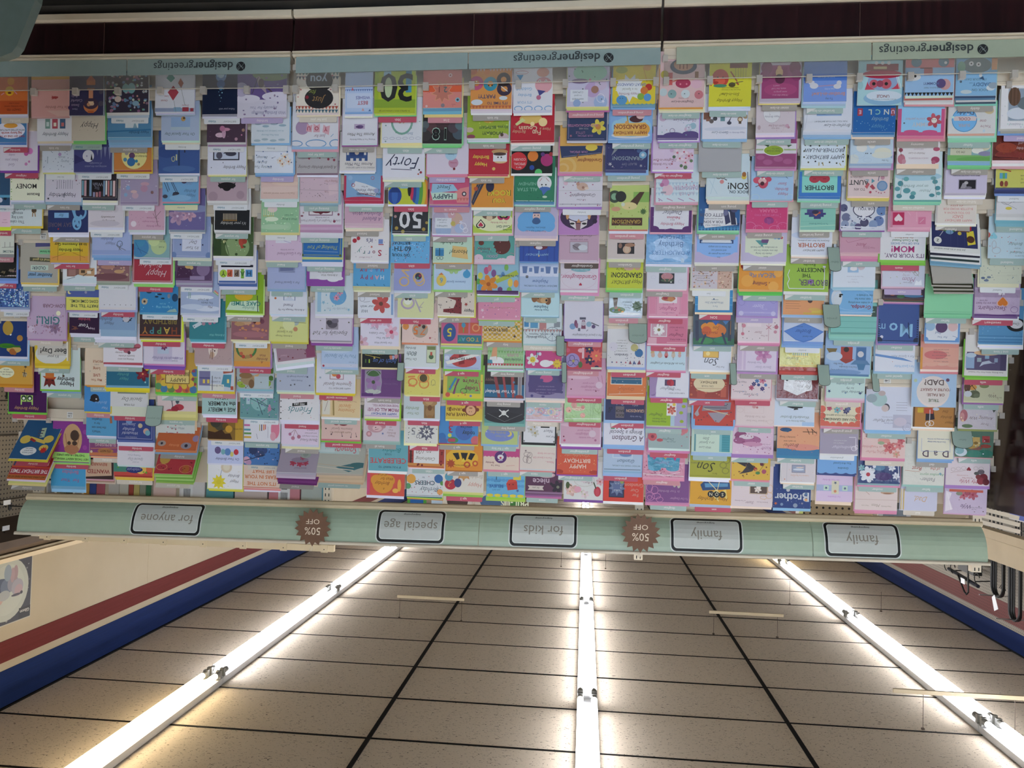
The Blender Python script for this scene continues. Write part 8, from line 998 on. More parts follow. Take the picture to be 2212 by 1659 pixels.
22 8 -11863 -2546 1127 -2488 0 0|d8dce4|cb8c8e0|-|white card cornered in blue with three circles reading For You Dad|r 0 0 100 5 6a98d0/r 0 0 5 60 6a98d0/r 95 0 100 60 6a98d0/c 4 6 8 6a98d0/c 96 6 8 6a98d0/i 48 14 9 4a6898 For You/i 60 27 11 4a6898 Dad/c 20 46 14 d8b8b8/c 52 44 17 584068/c 84 46 14 98b8d4/l 6 14 20 18 1 4a6898
22 9 -11895 -1633 1235 -1485 0 0|d8988c|ceed8d0,cd88890|-|coral cloud card with printed verse beginning Father I love you|e 14 14 16 7 dca898/e 42 18 18 8 dcb0a0/e 70 16 18 8 dca898/e 94 12 10 6 dca898/r 0 18 100 60 dca494/e 60 40 30 12 d07878/t 46 22 5 866 FATHER, I love you/t 44 30 5 866 more and more,/t 46 38 5 866 and with every year I see/t 46 46 5 866 how much the things/t 46 54 5 866 you've said and done/r 94 0 100 60 d89848
22 10 -11839 -357 1460 -307 0 0|a8c4e0||-|blue card with big silver bubble asking TRUE or FALSE great DAD?|c 52 36 37 e0d4d0/e 52 36 36 30 d8d0cc/b 50 16 10 5a6a50 TRUE/b 46 29 9 7a4a40 OR FALSE:/b 46 41 9 8a5850 YOU'RE A GREAT/b 50 58 18 5a4a48 DAD?/r 0 24 14 60 a8c4e0/c 20 64 4 6a4a68/c 92 62 4 b8c8a8/p 70 62 78 64 76 70 d8d0cc
22 11 -11980 331 1374 454 0 0|b07c40|ceee,ceed8c0|-|brown card of dark necktie gift with white bow for Dad|q 12 12 9 5a4020 Happy/q 20 26 9 5a4020 Birthday/q 22 40 9 5a4020 Dad/p 48 20 70 16 70 44 52 46 2c2430/r 52 34 74 48 b85038/o 56 10 6 6 1.4 ddd/o 64 8 6 6 1.4 ddd/l 60 12 60 44 1.4 ddd/r 76 36 90 48 c8a838/r 96 0 100 60 6a4828/r 0 0 3 60 6a4828/e 46 46 8 4 b8c8d8
22 12 -12160 1431 1185 1559 0 0|e0dcc8|e88acd8,e80a8d4|g dad|cream card with plaid letters spelling DAD|b 22 15 27 5a4a58 D/b 50 14 27 5a4a58 a/b 78 15 27 5a4a58 D/l 10 20 10 60 1 98a8d0/l 10 22 90 22 1 98a8d0/l 90 22 90 60 1 98a8d0/t 48 50 6 5a70a8 One of the best things/t 44 58 5 5a70a8 about celebrating your birthday/l 16 14 28 14 1 ccc/l 44 14 56 14 1 ccc/l 72 14 84 14 1 ccc
22 13 -11892 2374 1384 2453 0 0|d8d8d0|c98c0b8|m father|white foil lettered card Father the endless stories of the Best|i 40 14 14 8a8a90 Father-/i 30 27 9 68a078 An endless source/i 22 42 11 b85c58 of the/i 66 42 15 a85048 Best/c 10 30 3 8ab/l 60 34 96 36 1 b87/x 8 1 9aa
22 14 -11855 3289 1244 3318 0 0|c8c8dc|cccd|c dad|periwinkle card with gold edge and gold script Dad|q 44 32 22 c8a070 Dad,/i 30 54 6 c8b090 Happy Birthday/r 96 0 98 60 e0c880/r 90 0 93 60 d0b060/r 99 0 100 60 d0b060
23 1 -13335 -9071 1307 -8880 0 0|e4e4e8|cb8b8b0,ca8a8a0,e78a0d4|l husband|white bordered winter forest photo card reading husband|r 12 18 84 96 b8c0c8/r 14 20 82 94 90a0b4/e 60 36 26 14 d0d8e4/e 40 60 24 16 6a7880/e 70 76 14 22 6a5040/l 70 54 70 96 3 5a4030/l 62 60 62 96 2 5a4030/l 78 60 78 96 2 4a3828/q 66 10 9 99a husband/x 20 2 c8d0d8
23 2 -13274 -8162 1322 -7907 0 0|6a3430|ceed8dc,ceee,cd8a8b0|-|dark red rose card in foil reading Happy Birthday Dear Husband|e 50 14 44 12 843c38/e 30 30 20 12 7a3c30/e 70 30 24 12 984838/b 24 28 9 b8a0a0 Happy Birthday/b 22 40 10 b8a0a0 Dear Husband/l 0 3 100 8 1.4 4a2428/x 16 2 8a4838/x 8 2 4a2020
23 3 -13400 -7340 1135 -7126 0 0|c8c868|c3a4478,c343c68,e7a98d4|w husband|yellow green card edged navy with striped deck chair|e 50 6 40 5 c8c868/r 0 0 100 3 343c68/e 76 6 8 3 b8a048/r 70 28 90 44 5aa0c0/r 76 28 82 44 6ab060/e 72 14 5 8 8a4838/e 84 14 5 8 7a3830/l 60 48 92 56 3 b04838/t 24 16 6 554 Husband,/t 22 26 6 554 you're my/t 22 36 6 554 best friend
23 4 -13625 -6606 1237 -6207 0 0|d8d8dc|cccc,cddd,e78b4c4,e80b8c8|m husband|white doodled card of blue fish and hooks above teal envelopes|p 20 36 60 30 66 44 24 50 3a68a0/r 30 34 34 46 224478/r 42 34 46 46 224478/r 54 34 58 46 224478/o 76 36 14 12 .7 445/o 90 44 6 6 .7 445/e 70 14 8 4 d8c850/l 50 12 96 36 .6 555/c 96 52 5 a83038/c 20 14 5 c8c8cc
23 5 -13542 -5216 1296 -5186 0 0|bcd4e0||m husband|pale blue lace card with red and teal hearts reading My Husband|t 22 7 4 677 WITH LOVE TO/i 26 15 9 677 My Husband/i 30 25 5 677 on your/q 34 36 11 677 Birthday/h 108 62 13 b85850/h 88 56 9 8ac8d8/x 14 1.4 c07878/o 80 20 10 8 .6 a88/o 86 34 5 10 .6 a88/l 10 2 10 56 .4 a8c4d4/l 50 2 50 56 .4 a8c4d4/l 72 2 72 56 .4 a8c4d4
23 6 -13416 -4441 1295 -4325 0 0|ccd0bc|cdcd8b8|w husband|sage cream card with faint blue dragonflies|i 22 20 7 b8bca8 Love you/x 16 1.4 7a8890/x 10 1 5a6878/e 84 8 6 3 6a7890/e 92 14 5 3 5a6a88/e 78 16 5 3 7a8898/l 20 20 60 20 .4 b8b8a8/l 20 28 56 28 .4 b8b8a8
23 7 -13461 -3402 1418 -3281 0 0|c0acc8|c7a5a90,ceee|r sweetheart|mauve foil card with orange heart pendant reading Sweetheart|r 0 0 100 5 6a4a80/e 50 12 46 8 c8b4cc/q 60 18 15 6a4868 Sweetheart,/i 74 30 7 6a5068 you are my heart/i 80 36 6 6a5068 my love/h 38 34 13 e0b8a8/h 38 34 11 d07830/r 0 44 100 62 a894b0/r 34 50 48 58 e0dce4/l 42 46 40 54 1 422/o 12 16 8 7 1 8a6898
23 8 -13733 -2601 1398 -2341 0 0|5a94c0|c4a80b0,c6aa0c8,ceee,ceef,ceee|m one I love|blue spotted card fan above thick white envelopes with black badge|x 30 1.2 7ab0d4/e 16 40 22 16 16161a/e 16 42 15 11 d8d8dc/i 16 42 9 333 One/r 0 4 100 5 3a6c98/r 0 12 100 13 3a6c98/r 0 8 100 9 88b4d4
23 9 -13416 -1448 1382 -1318 0 0|e0dcd8|e78b840,e88c848|r wife|white card cartoon of marlin trophy over a living room|i 50 9 5 544 Some Birthday Advice From Your Husband/r 4 14 96 58 5a5070/p 36 32 56 28 66 22 60 34 44 38 b8c0d0/l 30 32 40 32 1 b8c0d0/r 24 34 32 44 90a0b8/r 44 42 54 50 88a8c0/r 62 34 72 44 98a8b0/r 78 18 98 54 90a8c8/e 86 50 12 6 b8c8d8/e 50 56 30 6 d8b088/r 4 14 18 58 4a4060
23 10 -13477 -607 1298 -489 0 0|c0c0a0|ccdcda8,e9a68a8|m wife|sage card of brown birds on a branch reading For My Wife|i 12 10 5 655 For My/q 28 14 12 655 Wife/e 74 18 14 10 5a6048/e 68 14 8 6 6a7058/e 80 36 12 8 c8904c/l 84 44 70 28 1.6 3a2a1c/l 76 44 92 30 1.6 3a2a1c/e 92 36 8 14 5a3c30/e 90 18 10 8 c8ccd4/e 50 40 12 6 7a8458/x 10 1 a08068
23 11 -13422 357 1278 427 0 0|ccc4cc|c98a060|-|silver card with foil pink tulip reading To my Amazing Wife|q 30 14 9 766 To my/q 40 30 12 766 Amazing Wife/e 86 36 10 16 b07078/e 90 32 6 12 c89090/c 88 22 3 e8c8a0/c 92 30 2 eed8b8/e 76 8 14 5 6a8060/p 4 54 14 54 10 46 4a5048/x 6 1.4 e8d8d0/l 2 4 4 56 1 8a9860
23 12 -13447 1336 1257 1375 0 0|5a7868|cd8a8ac|m wife|foil treasure map card with gold parchment and green foliage|e 20 12 20 10 3a7868/e 50 10 20 10 4a8878/e 84 14 16 12 c8d4dc/e 88 18 12 10 88b0b8/e 46 26 18 5 8a5a50/e 58 40 24 16 b09050/r 36 32 60 56 c8a868/e 46 40 6 4 8a7040/r 10 42 30 60 a84848/r 12 44 24 52 8a3838/x 10 2 c8d8d0/e 20 32 14 5 984a40
23 13 -13361 2337 1454 2451 0 0|dccfd4|ea880c0|-|blush scalloped card with crimson rose corner reading My Wife|q 46 10 14 b05868 My Wife/i 50 18 5 b06870 My Soul Mate/t 62 24 4 b87878 on your birthday/c 14 20 10 782834/c 20 12 9 8a3440/c 8 10 8 6a2430/c 26 22 6 7a3438/e 20 34 8 6 6a6068/e 30 30 6 4 585a58/h 48 40 5 902838/o 20 42 5 4 .6 a99/o 32 42 5 4 .6 a99/o 60 42 5 4 .6 a99/o 72 40 5 4 .6 a99/o 84 38 5 4 .6 a99/l 48 38 90 30 .6 a88
23 14 -13440 3350 1416 3396 0 0|c8b8d0|cc8a0c0|-|lilac foil card with pink dahlias reading Wife|q 48 18 15 5a4868 Wife/t 26 16 4 667 A Birthday Message/t 30 12 4 667 For My/f 34 48 13 b86878 a04858/f 56 46 11 c07080 a04858/c 46 52 7 a85868/x 10 1.6 6a5a58/p 80 10 98 4 98 56 84 50 90 36 e4dce4/e 66 50 8 5 889080/r 10 54 90 60 c86858/l 84 8 94 50 1.4 f0e8f0
"""
CARD_H = .178
TABC = {'g': ('a59f98', 'grey'), 'm': ('a3b9b4', 'mint'), 'r': ('bd5468', 'red'), 'p': ('c98c96', 'dusty pink'), 'w': ('dfe2e6', 'white'), 'k': ('5a4a44', 'dark brown'), 'l': ('b6a8cc', 'lavender'), 'y': ('dcdcb4', 'pale yellow'), 'c': ('d3cabd', 'cream')}
def colour_name(h):
    r, g, b = [int(h[i*(len(h)//3):(i+1)*(len(h)//3)].ljust(2, h[i*(len(h)//3)]), 16) for i in range(3)]
    mx, mn = max(r, g, b), min(r, g, b); sat = (mx-mn)/max(mx, 1)
    if sat < .10: return 'white' if mx > 200 else 'grey' if mx > 90 else 'black'
    hue = (((g-b)/(mx-mn)) % 6 if mx == r else (b-r)/(mx-mn)+2 if mx == g else (r-g)/(mx-mn)+4)*60
    nm = 'red' if hue < 14 else 'orange' if hue < 38 else 'yellow' if hue < 66 else 'green' if hue < 160 else 'teal' if hue < 195 else 'blue' if hue < 245 else 'violet' if hue < 285 else 'magenta' if hue < 325 else 'pink'
    if sat < .25 and nm in ('orange', 'yellow') and mx > 190: return 'cream'
    return ('pale ' if sat < .32 and mx > 170 else 'dark ' if mx < 110 else '')+nm
def card_body(wd, h, front, back, m, opening):
    mb = MB(); x0, x1 = -wd/2, wd/2
    mb.box((x0, -.0002, 0), (x1, .0003, h), (.78, .77, .74), front)
    v = [(x0, .0005, 0), (x1, opening, 0), (x1, opening+.0005, 0), (x0, .001, 0), (x0, .0005, h), (x1, opening, h), (x1, opening+.0005, h), (x0, .001, h)]
    mb.mesh(v, [(0, 1, 5, 4), (1, 2, 6, 5), (2, 3, 7, 6), (3, 0, 4, 7), (4, 5, 6, 7), (3, 2, 1, 0)], back)
    return mb
def fit(pre, d): return pre+' '.join(d.split()[:16-len(pre.split())])
spare = MB()
A0 = math.radians(-3)
def place(o, x, ytop, ztop, h, lean, rot, yaw=0.0):
    """stand a sheet of height h with its top edge at (x, ytop, ztop), leaning by lean"""
    o.location = (x, ytop+h*math.sin(lean), ztop-h*math.cos(lean)+H0); o.rotation_euler = (lean, rot, yaw)
for line in TABLE.strip().split('\n'):
    head, bg, lay, tab, desc, cm = line.split('|')
    col, r, xc, zt, wd, ze, lean, rot = [float(q) for q in head.split()]
    col, r = int(col), int(r); xc, zt, wd, ze = xc/1e4, zt/1e4, wd/1e4, ze/1e4
    rng = random.Random(col*100+r)
    th = math.radians(lean) if lean else A0
    y = Y0+DY*r-(.15*math.sin(math.radians(lean)) if lean else 0)
    foil = 'foil' in desc or 'glossy' in desc
    m = M_FOIL if foil else M_PRINT
    c = hx(bg); h = CARD_H
    o = card_body(wd, h, c, (.80, .79, .77), m, rng.uniform(.0016, .0030)).build('greeting_card', m)
    place(o, xc, y, zt, h, th, math.radians(rot)+rng.uniform(-.008, .008))
    o['base_lean'] = lean
    tag(o, desc, 'greeting card', 'greeting cards in the pockets of the rack')
    print_art(cm.split('/'), wd, h, o, rng, m, 105 if r == 0 else 58)
    # envelopes and spare cards standing up behind the front card
    toks = [t for t in lay.split(',') if t]; done = False
    n = len(toks)
    for k, t in enumerate(toks):
        f = (k+1)/n; zk = zt+(ze-zt)*f; yk = y+.004+.0016*k; hh = .13; cc = hx(t[1:])
        jx = rng.uniform(-.0022, .0035)-.0012*k
        if t[0] == 'e' and not done:
            done = True; ew = wd*1.035
            mb = MB(); mb.box((-ew/2, -.0003, 0), (ew/2, .0006, hh), cc)
            q = tuple(v*.94 for v in cc)
            mb.face([(-ew/2+.002, .0008, hh-.001), (0, .0008, hh*.55), (ew/2-.002, .0008, hh-.001)], q)
            e = mb.build('envelope', M_PRINT); place(e, xc+jx, yk, zk, hh, th, math.radians(rot)+rng.uniform(-.012, .012))
            tag(e, fit(colour_name(t[1:])+' envelope behind the ', desc), 'envelope', 'envelopes standing behind the cards')
        else:
            M = Matrix.Translation((xc+jx, yk+hh*math.sin(th), zk-hh*math.cos(th)+H0)) @ Matrix.Rotation(math.radians(rot)+rng.uniform(-.012, .012), 4, 'Y') @ Matrix.Rotation(th, 4, 'X')
            b = MB(); b.box((-wd/2, -.0003, 0), (wd/2, .0004, hh), cc)
            spare.mesh([tuple(M @ Vector(p)) for p in b.v], b.f, cc)
    # the category tab of the pocket
    if tab != '-':
        k, _, words = tab.partition(' '); tc, tn = TABC[k]; tw = wd*rng.uniform(.84, .93); th_ = .115; zk = ze+.0172; yk = y+.0115
        x = xc+rng.uniform(-.010, .008)
        mb = MB(); cc = hx(tc); g = .003
        pts = [(-tw/2, 0), (tw/2, 0), (tw/2, th_-g), (tw/2-g*.35, th_-g*.35), (tw/2-g, th_), (-tw/2+g, th_), (-tw/2+g*.35, th_-g*.35), (-tw/2, th_-g)]
        mb.face([(a, -.0003, b) for a, b in pts], cc); mb.face([(a, .0003, b) for a, b in pts[::-1]], cc)
        for i in range(8):
            (a, b), (a2, b2) = pts[i], pts[(i+1) % 8]; mb.face([(a, -.0003, b), (a, .0003, b), (a2, .0003, b2), (a2, -.0003, b2)], cc)
        d = mb.build('category_tab', M_PRINT); place(d, x, yk, zk, th_, th, rng.uniform(-.01, .01))
        tag(d, fit(tn+' tab above the ', desc), 'tab', 'category tabs between the cards')
        mb = MB()
        if words == 'BIRTHDAY':
            line_of_text(mb, 'BIRTHDAY', -tw*.22, th_-.0085, .0085, -.0006, hx('8d9296'), 'n', 0, 1.1); line_of_text(mb, 'Violets', tw*.26, th_-.0085, .0105, -.0006, hx('5a8aa0'), 'b', .35, .95)
        elif k in 'wy': line_of_text(mb, words, 0, th_-.0085, .0085, -.0006, hx('8d9296'), 'n', .25)
        else: line_of_text(mb, words, rng.uniform(-.006, .006), th_-.0085, .0118 if len(words) < 16 else .0092, -.0006, hx('ece6e2') if k != 'c' else hx('f2ede6'), 'n')
        if rng.random() < .3 and k in 'grm' and words != 'BIRTHDAY':
            mb.face([(tw/2-.030, -.0005, th_-.017), (tw/2-.001, -.0005, th_-.017), (tw/2-.001, -.0005, th_-.002)][::1], hx('dcdad8'))
        mb.build('lettering', M_PRINT, d)
s_ = spare.build('spare_card_edges', M_PRINT); tag(s_, 'edges of further cards and envelopes stacked behind the front cards', 'card edges', kind='stuff')
# long mint tabs that stick out of their pockets, rounded at the free end and edged in black
FLAPS = [
    (-0.803, -0.51, 5, 0.038, 0.084, 'father', 'beside the BROTHER card and the pink aunt card'),
    (-0.814, -0.33, 7, 0.054, 0.081, 'grandpa', 'beside the orange sunset brother card'),
    (-0.808, -0.134, 9, 0.038, 0.073, '', 'beside the pale yellow candle brother card'),
    (-0.987, -0.121, 10, 0.022, 0.077, '', 'beside the navy starred Great Grandma card'),
    (-1.297, 0.065, 12, 0.069, 0.076, 'father', 'between the plaid DAD card and the treasure map card'),
    (-0.176, -0.262, 8, 0.062, 0.071, 'grandson', 'beside the rose daisy daughter card'),
    (-0.506, -0.131, 9, 0.02, 0.076, '', 'beside the enchanted forest son card'),
    (0.09, -0.213, 8, 0.026, 0.072, '', 'beside the drawn purple handbags card'),
    (0.075, -0.122, 9, 0.015, 0.074, '', 'beside the bright floral granddaughter card'),
    (1.61, 0.075, 11, 0.058, 0.078, 'for anyone', 'between the grey Special Day card and the poppy card'),
    (0.66, -0.111, 9, 0.022, 0.067, '', 'beside the black both of us card')]
for x, z, r, wd, h, words, where in FLAPS:
    y = Y0+DY*r-.018; n = 8
    def outline(e): return [(-wd/2-e, -h/2-e), (wd/2+e, -h/2-e)]+[((wd/2+e)*math.cos(PI*i/n), h/2-wd*.25+(wd*.25+e)*math.sin(PI*i/n)) for i in range(n+1)]
    t = MB(); A_ = outline(.0012)
    t.face([(a, .0006, b) for a, b in A_], hx('20241f')); t.face([(a, .0012, b) for a, b in A_[::-1]], hx('8fa399'))
    for i in range(len(A_)):
        (a, b), (a2, b2) = A_[i], A_[(i+1) % len(A_)]; t.face([(a, .0006, b), (a, .0012, b), (a2, .0012, b2), (a2, .0006, b2)], hx('20241f'))
    o = t.build('pulled_out_tab', M_PRINT, loc=up(x, y, z)); o.rotation_euler = (math.radians(14), 0, math.radians(-6))
    tag(o, 'mint tab pulled out '+where, 'tab', 'mint tabs sticking out of their pockets')
    t = MB(); t.face([(a, 0, b) for a, b in outline(0)], hx('9fb3a8')); f_ = t.build('face_sheet', M_PRINT, o)
    if words: t = MB(); line_of_text(t, words, 0, h*.12, .011, -.0004, hx('7b8c82'), 'n', .2); t.build('lettering', M_PRINT, o)

# ---------------------------------------------------------------- poster wall side: wall fixture, poster
wf = tag(empty('wall_fixture', (3.2, 4.2, 0)), 'tan pegboard wall fixture with brown canopy along the poster wall', 'wall fixture'); wo = Vector(wf.location)
def wput(mb, name, m, par=None): return mb.build(name, m, par or wf, fn=lambda x, y, z: Vector((x, y, z+H0))-wo)
mb = MB(); mb.box((3.30, 2.4, -1.2), (3.315, 7.2, .80)); wput(mb, 'peg_panel', M_PEG)
mb = MB()
mb.mesh([(3.30, 2.4, .72), (3.06, 2.4, .80), (3.06, 2.4, .84), (3.30, 2.4, .93), (3.30, 7.2, .72), (3.06, 7.2, .80), (3.06, 7.2, .84), (3.30, 7.2, .93)], [(0, 1, 2, 3), (7, 6, 5, 4), (0, 4, 5, 1), (1, 5, 6, 2), (2, 6, 7, 3), (3, 7, 4, 0)], (.8, .8, .8)); wput(mb, 'canopy', M_BROWN)
mb = MB(); mb.box((3.27, 2.4, .93), (3.36, 7.2, .965)); mb.box((3.25, 2.4, .945), (3.27, 7.2, .97)); wput(mb, 'top_rail', M_OCHRE)
for zz in (-.2, .25, .62):
    mb = MB(); mb.box((3.285, 2.4, zz-.002), (3.30, 7.2, zz+.002)); wput(mb, 'board_joint', M_BROWN)
rng = random.Random(11)
for i, (yy, zz) in enumerate(((4.10, .05), (4.22, .02), (4.42, .10), (4.05, .62), (4.28, .66), (4.5, .60), (4.05, .76), (4.3, .74), (4.62, .70), (4.12, -.10))):
    mb = MB(); mb.tube([(3.30, yy, zz), (3.16, yy, zz-.004), (3.145, yy, zz+.012)], .0032, n=6); mb.box((3.296, yy-.012, zz-.02), (3.30, yy+.012, zz+.02)); o = wput(mb, 'peg_hook', M_BLACK)
    mb = MB(); mb.box((3.138, yy-.026, zz-.028), (3.141, yy+.026, zz-.002)); wput(mb, 'price_tag', M_WHITE, None)
def hanging_pack(y, z0, z1, wdt, col, edge, label):
    t = tag(empty('hanging_pack', (3.17, y, z0+H0)), label, 'package', 'packs on the pegboard hooks'); h = z1-z0
    mb = MB(); mb.box((-.012, -wdt/2, 0), (.012, wdt/2, h), hx(col)); mb.build('pack', M_FOIL, t)
    mb = MB(); mb.box((-.0125, -wdt/2, h*.75), (-.012, wdt/2, h), hx(edge)); mb.box((-.0125, -wdt/2+.01, h*.2), (-.012, wdt/2-.01, h*.5), hx(edge)); mb.build('print', M_PRINT, t)
hanging_pack(4.33, .02, .26, .07, 'd8dcd8', '8fb0a0', 'tall white and green pack on a hook beside the rack end')
hanging_pack(4.40, .38, .60, .08, 'c9cfd4', '4a6e8a', 'white and blue pack on a hook above the tall green pack')
hanging_pack(4.30, -.20, -.04, .10, '2a2c30', 'b8b8b8', 'black pack with grey print low on the pegboard')
hanging_pack(4.36, .30, .36, .05, '50584e', 'c8c8c0', 'short dark green pack between the two white packs')
# poster on the wall above the fixture: a mouse asleep on a round plate, maker's name in the corner
po = tag(empty('wall_poster', (3.394, 4.40, .985+H0)), 'poster of a plate with a sleeping mouse, lettered Gibson, above the fixture', 'poster')
mb = MB(); mb.box((-.004, -.215, 0), (.004, .215, .40), hx('a8a59a')); mb.build('sheet', M_PRINT, po)
def face_w(mb, pts, dx, colr): mb.face([(-.0045-dx, -a, b) for a, b in pts], hx(colr))     # a runs to the right as the poster is read
mb = MB()
face_w(mb, [(-.208, .006), (.208, .006), (.208, .394), (-.208, .394)], 0, '23232c')
for i in range(90):
    a, b = rng.uniform(-.20, .19), rng.uniform(.01, .37); s2 = rng.uniform(.006, .016)
    face_w(mb, [(a, b), (a+s2, b+.004), (a+s2*.6, b+s2), (a-.003, b+s2*.7)], .0001+i*.000004, rng.choice(['6a6a6c', '44444c', '16161c', '7c7a72']))
el = lambda a, b, ra, rb, n=28: [(a+ra*math.cos(2*PI*k/n), b+rb*math.sin(2*PI*k/n)) for k in range(n)]
face_w(mb, el(0, .19, .185, .186), .0005, '9c9f94'); face_w(mb, el(0, .19, .15, .15), .0006, 'a2a59a')
for i, (a, b, ra, rb, cc) in enumerate(((.05, .16, .07, .045, '3c4658'), (.0, .17, .05, .05, '566074'), (-.05, .16, .045, .05, '7c7a84'), (-.09, .19, .05, .05, '8a8890'), (-.10, .21, .035, .035, '9a8488'), (-.07, .10, .02, .045, '8a7478'), (-.045, .11, .018, .045, '947c80'), (-.005, .09, .03, .05, '78848e'), (.06, .24, .035, .03, 'a88c80'), (.06, .24, .012, .01, 'b09a8c'), (.02, .22, .05, .03, '8f9290'), (-.125, .23, .012, .01, '2a2430'), (-.08, .235, .04, .008, '3a3640'))):
    face_w(mb, el(a, b, ra, rb, 16), .0007+i*.00005, cc)
mb.build('picture', M_PRINT, po)
mb = MB(); face_w(mb, [(-.208, .325), (-.11, .325), (-.11, .392), (-.208, .392)], .0015, '0d0c10')
vv, ff, tw = letters('Gibson', 'b'); mb.mesh([(-.0063, -(-.159+px*.028), .350+py*.028) for px, py in vv], [f[::-1] for f in ff], hx('b8b4ac')); mb.build('name_panel', M_PRINT, po)

# ---------------------------------------------------------------- pegboard wall side: cream canopy, belts on hooks
cb = tag(empty('shelf_canopy', (-2.0, 3.4, .61+H0)), 'long cream shelf canopy running along the pegboard side aisle', 'canopy')
mb = MB(); mb.box((-.02, -1.0, -.01), (.02, 1.0, .072)); mb.build('fascia', M_OCHRE, cb)
mb = MB(); mb.box((-.012, -1.0, -.032), (.03, 1.0, -.012)); mb.build('groove_strip', M_OCHRE, cb)
mb = MB(); mb.box((-.02, -1.0, -.075), (.034, 1.0, -.034)); mb.build('lower_moulding', M_OCHRE, cb)
for yy in (-.9, 0, .9):
    mb = MB(); mb.box((-.02, yy-.015, -1.94), (.01, yy+.015, -.075)); mb.build('canopy_post', M_OCHRE, cb)
def loop(y, ztop, zbot, wdt, r, label, x=-3.40, sag=0.0):
    t = tag(empty('hanging_belt', (x, y, ztop+H0)), label, 'belt', 'black belts on pegboard hooks'); d = ztop-zbot
    # the loops hang over a peg at the top of the arch
    for k in range(3):
        ww = wdt/2+.012*k; pts = [(0, -ww, -d), (0, -ww, -ww)]+[(0, ww*math.cos(PI-PI*i/10), -ww+ww*1.1*math.sin(PI*i/10)) for i in range(1, 10)]+[(0, ww, -ww), (0, ww, -d)]
        mb = MB(); mb.tube([(p[0]+.012*k, p[1], p[2]) for p in pts], r, n=6); mb.build('strap', M_BLACK, t)
    mb = MB(); mb.tube([(-.1, 0, 0), (.16, 0, -.004)], .004, n=6); mb.build('peg', M_METAL, t)
loop(6.78, 1.435, .95, .13, .008, 'three black looped belts on a peg below the red band')
loop(6.52, 1.56, .98, .10, .009, 'nearest black looped belts with a white tag over the red band')
mb = MB(); mb.mesh([(-3.30, 6.60, 1.50+H0), (-3.30, 6.66, 1.53+H0), (-3.30, 6.70, 1.43+H0), (-3.30, 6.66, 1.40+H0), (-3.298, 6.60, 1.50+H0), (-3.298, 6.66, 1.53+H0), (-3.298, 6.70, 1.43+H0), (-3.298, 6.66, 1.40+H0)], [(0, 1, 2, 3), (7, 6, 5, 4), (0, 4, 5, 1), (1, 5, 6, 2), (2, 6, 7, 3), (3, 7, 4, 0)], (.8, .8, .8))
o = mb.build('swing_tag', M_WHITE); tag(o, 'white swing tag on the nearest black belts', 'tag')
bl = tag(empty('black_hook_rack', (-3.36, 7.25, 1.36+H0)), 'black bar with curled hooks on the pegboard wall', 'hook rack')
mb = MB(); mb.tube([(0, .34, .02), (0, -.2, .06)], .016, n=8); mb.build('bar', mat('navy_black', hx('1e222c'), .4), bl)
for yy in (.34, .22, -.22):
    mb = MB(); mb.tube([(.02, yy+.045*math.sin(2*PI*i/12*.85), .045*math.cos(2*PI*i/12*.85)-.01) for i in range(11)], .004, n=6); mb.build('curl_hook', M_BLACK, bl)
mb = MB(); mb.tube([(.02, .12, .03), (.02, .0, .15), (.02, -.04, .165), (.02, -.07, .14), (.02, -.06, -.15)], .008, n=6); mb.build('strap', M_BLACK, bl)
mb = MB(); mb.box((-.05, -.16, -.16), (.02, .12, -.02)); mb.build('pouch', M_BLACK, bl)
for yy in (.3, -.15): mb = MB(); mb.tube([(0, yy, .03), (-.156, yy, .02)], .005, n=6); mb.build('peg', M_BLACK, bl)
mb = MB(); mb.box((.025, -.02, .04), (.027, .05, .085)); mb.build('price_tag', M_WHITE, bl)
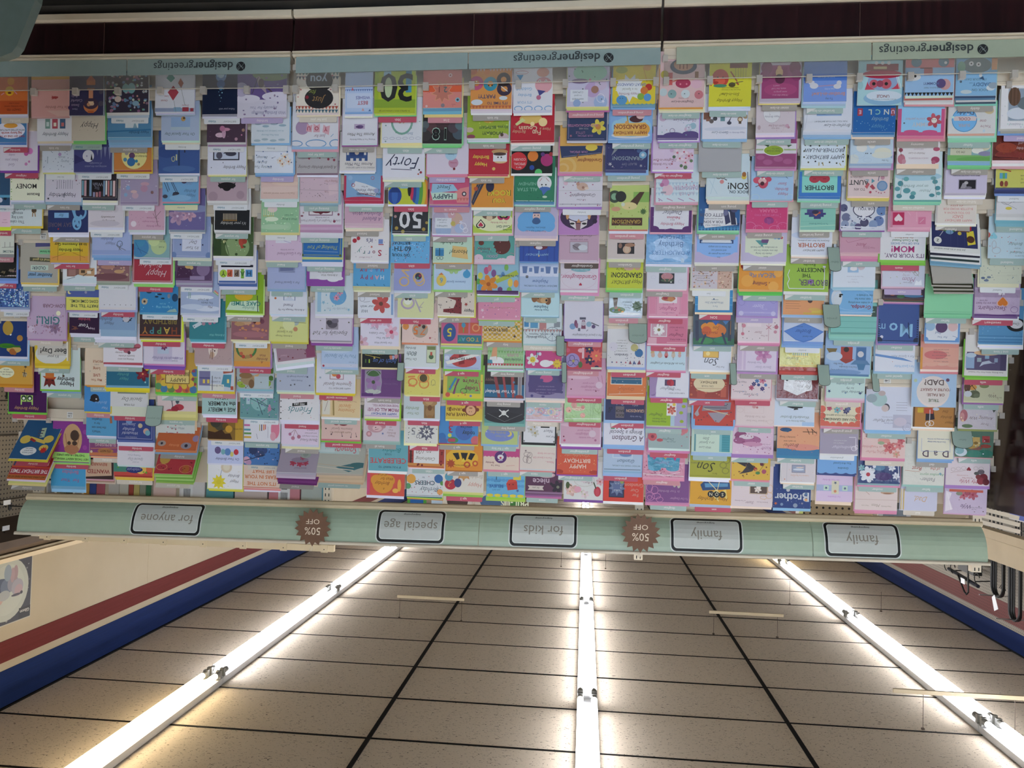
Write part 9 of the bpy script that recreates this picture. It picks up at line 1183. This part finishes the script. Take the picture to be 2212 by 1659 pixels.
for k, (yy, n) in enumerate(((6.86, 3), (6.45, 5))):
    t = tag(empty('cord_bundle', (-3.40, yy, .98+H0)), ('slim' if k == 0 else 'wide wired')+' black cord bundle under the canopy on the pegboard', 'cords', 'black cords low on the pegboard')
    for i in range(n*2):
        mb = MB(); mb.tube([(.01*(i % 2), -.10+i*.2/(n*2), 0), (.01*(i % 2), -.09+i*.2/(n*2), -.5)], .006, n=6); mb.build('cord', M_BLACK, t)
    if k:
        for zz in (-.12, -.24): mb = MB(); mb.tube([(.02, -.12, zz), (.02, .12, zz-.01)], .004, n=6); mb.build('cross_wire', M_BLACK, t)
sp = tag(empty('tie_bundle', (-3.42, 6.78, 1.36+H0)), 'small bundle of black ties hanging inside the looped belts', 'cords')
for i in range(5):
    mb = MB(); mb.tube([(0, -.02+.01*i, -.40), (0, -.012+.006*i, -.02), (0, -.05+.025*i, .02)], .003, n=5); mb.build('tie', M_BLACK, sp)
bp = tag(empty('blue_packet', (-3.30, 6.33, .74+H0)), 'blue packet at the edge of the pegboard below the canopy', 'package')
mb = MB(); mb.box((-.01, -.10, -.2), (.01, .10, .02)); mb.build('packet', mat('blue_packet', hx('2a48a0'), .4), bp)
mb = MB(); mb.box((-.011, -.104, .016), (.011, .104, .024)); mb.build('packet_edge', M_WHITE, bp)

# ---------------------------------------------------------------- grey-green board close to the camera, at the poster wall side
bx = tag(empty('display_board', (1.40, 1.42, 0)), 'grey green stand up board with a rounded corner standing close in front of the rack', 'display board')
M_GREY = mottled('grey_green_plastic', hx('4a554f'), hx('455049'), 40, .55)
prof = [(1.03, -H0), (1.075, -.757), (1.108, -.668), (1.118, -.655), (1.14, -.647), (1.75, -.630), (1.75, -H0)]; k = len(prof)
mb = MB(); v = [(x-1.40, y, z+H0) for y in (-.02, 0) for x, z in prof]
mb.mesh(v, [tuple(range(k)), tuple(range(2*k-1, k-1, -1))]+[(i, i+k, (i+1) % k+k, (i+1) % k) for i in range(k)]); mb.build('shell', M_GREY, bx)
mb = MB(); mb.box((-.25, -.01, .002), (.25, .22, .02)); mb.build('foot', M_GREY, bx)
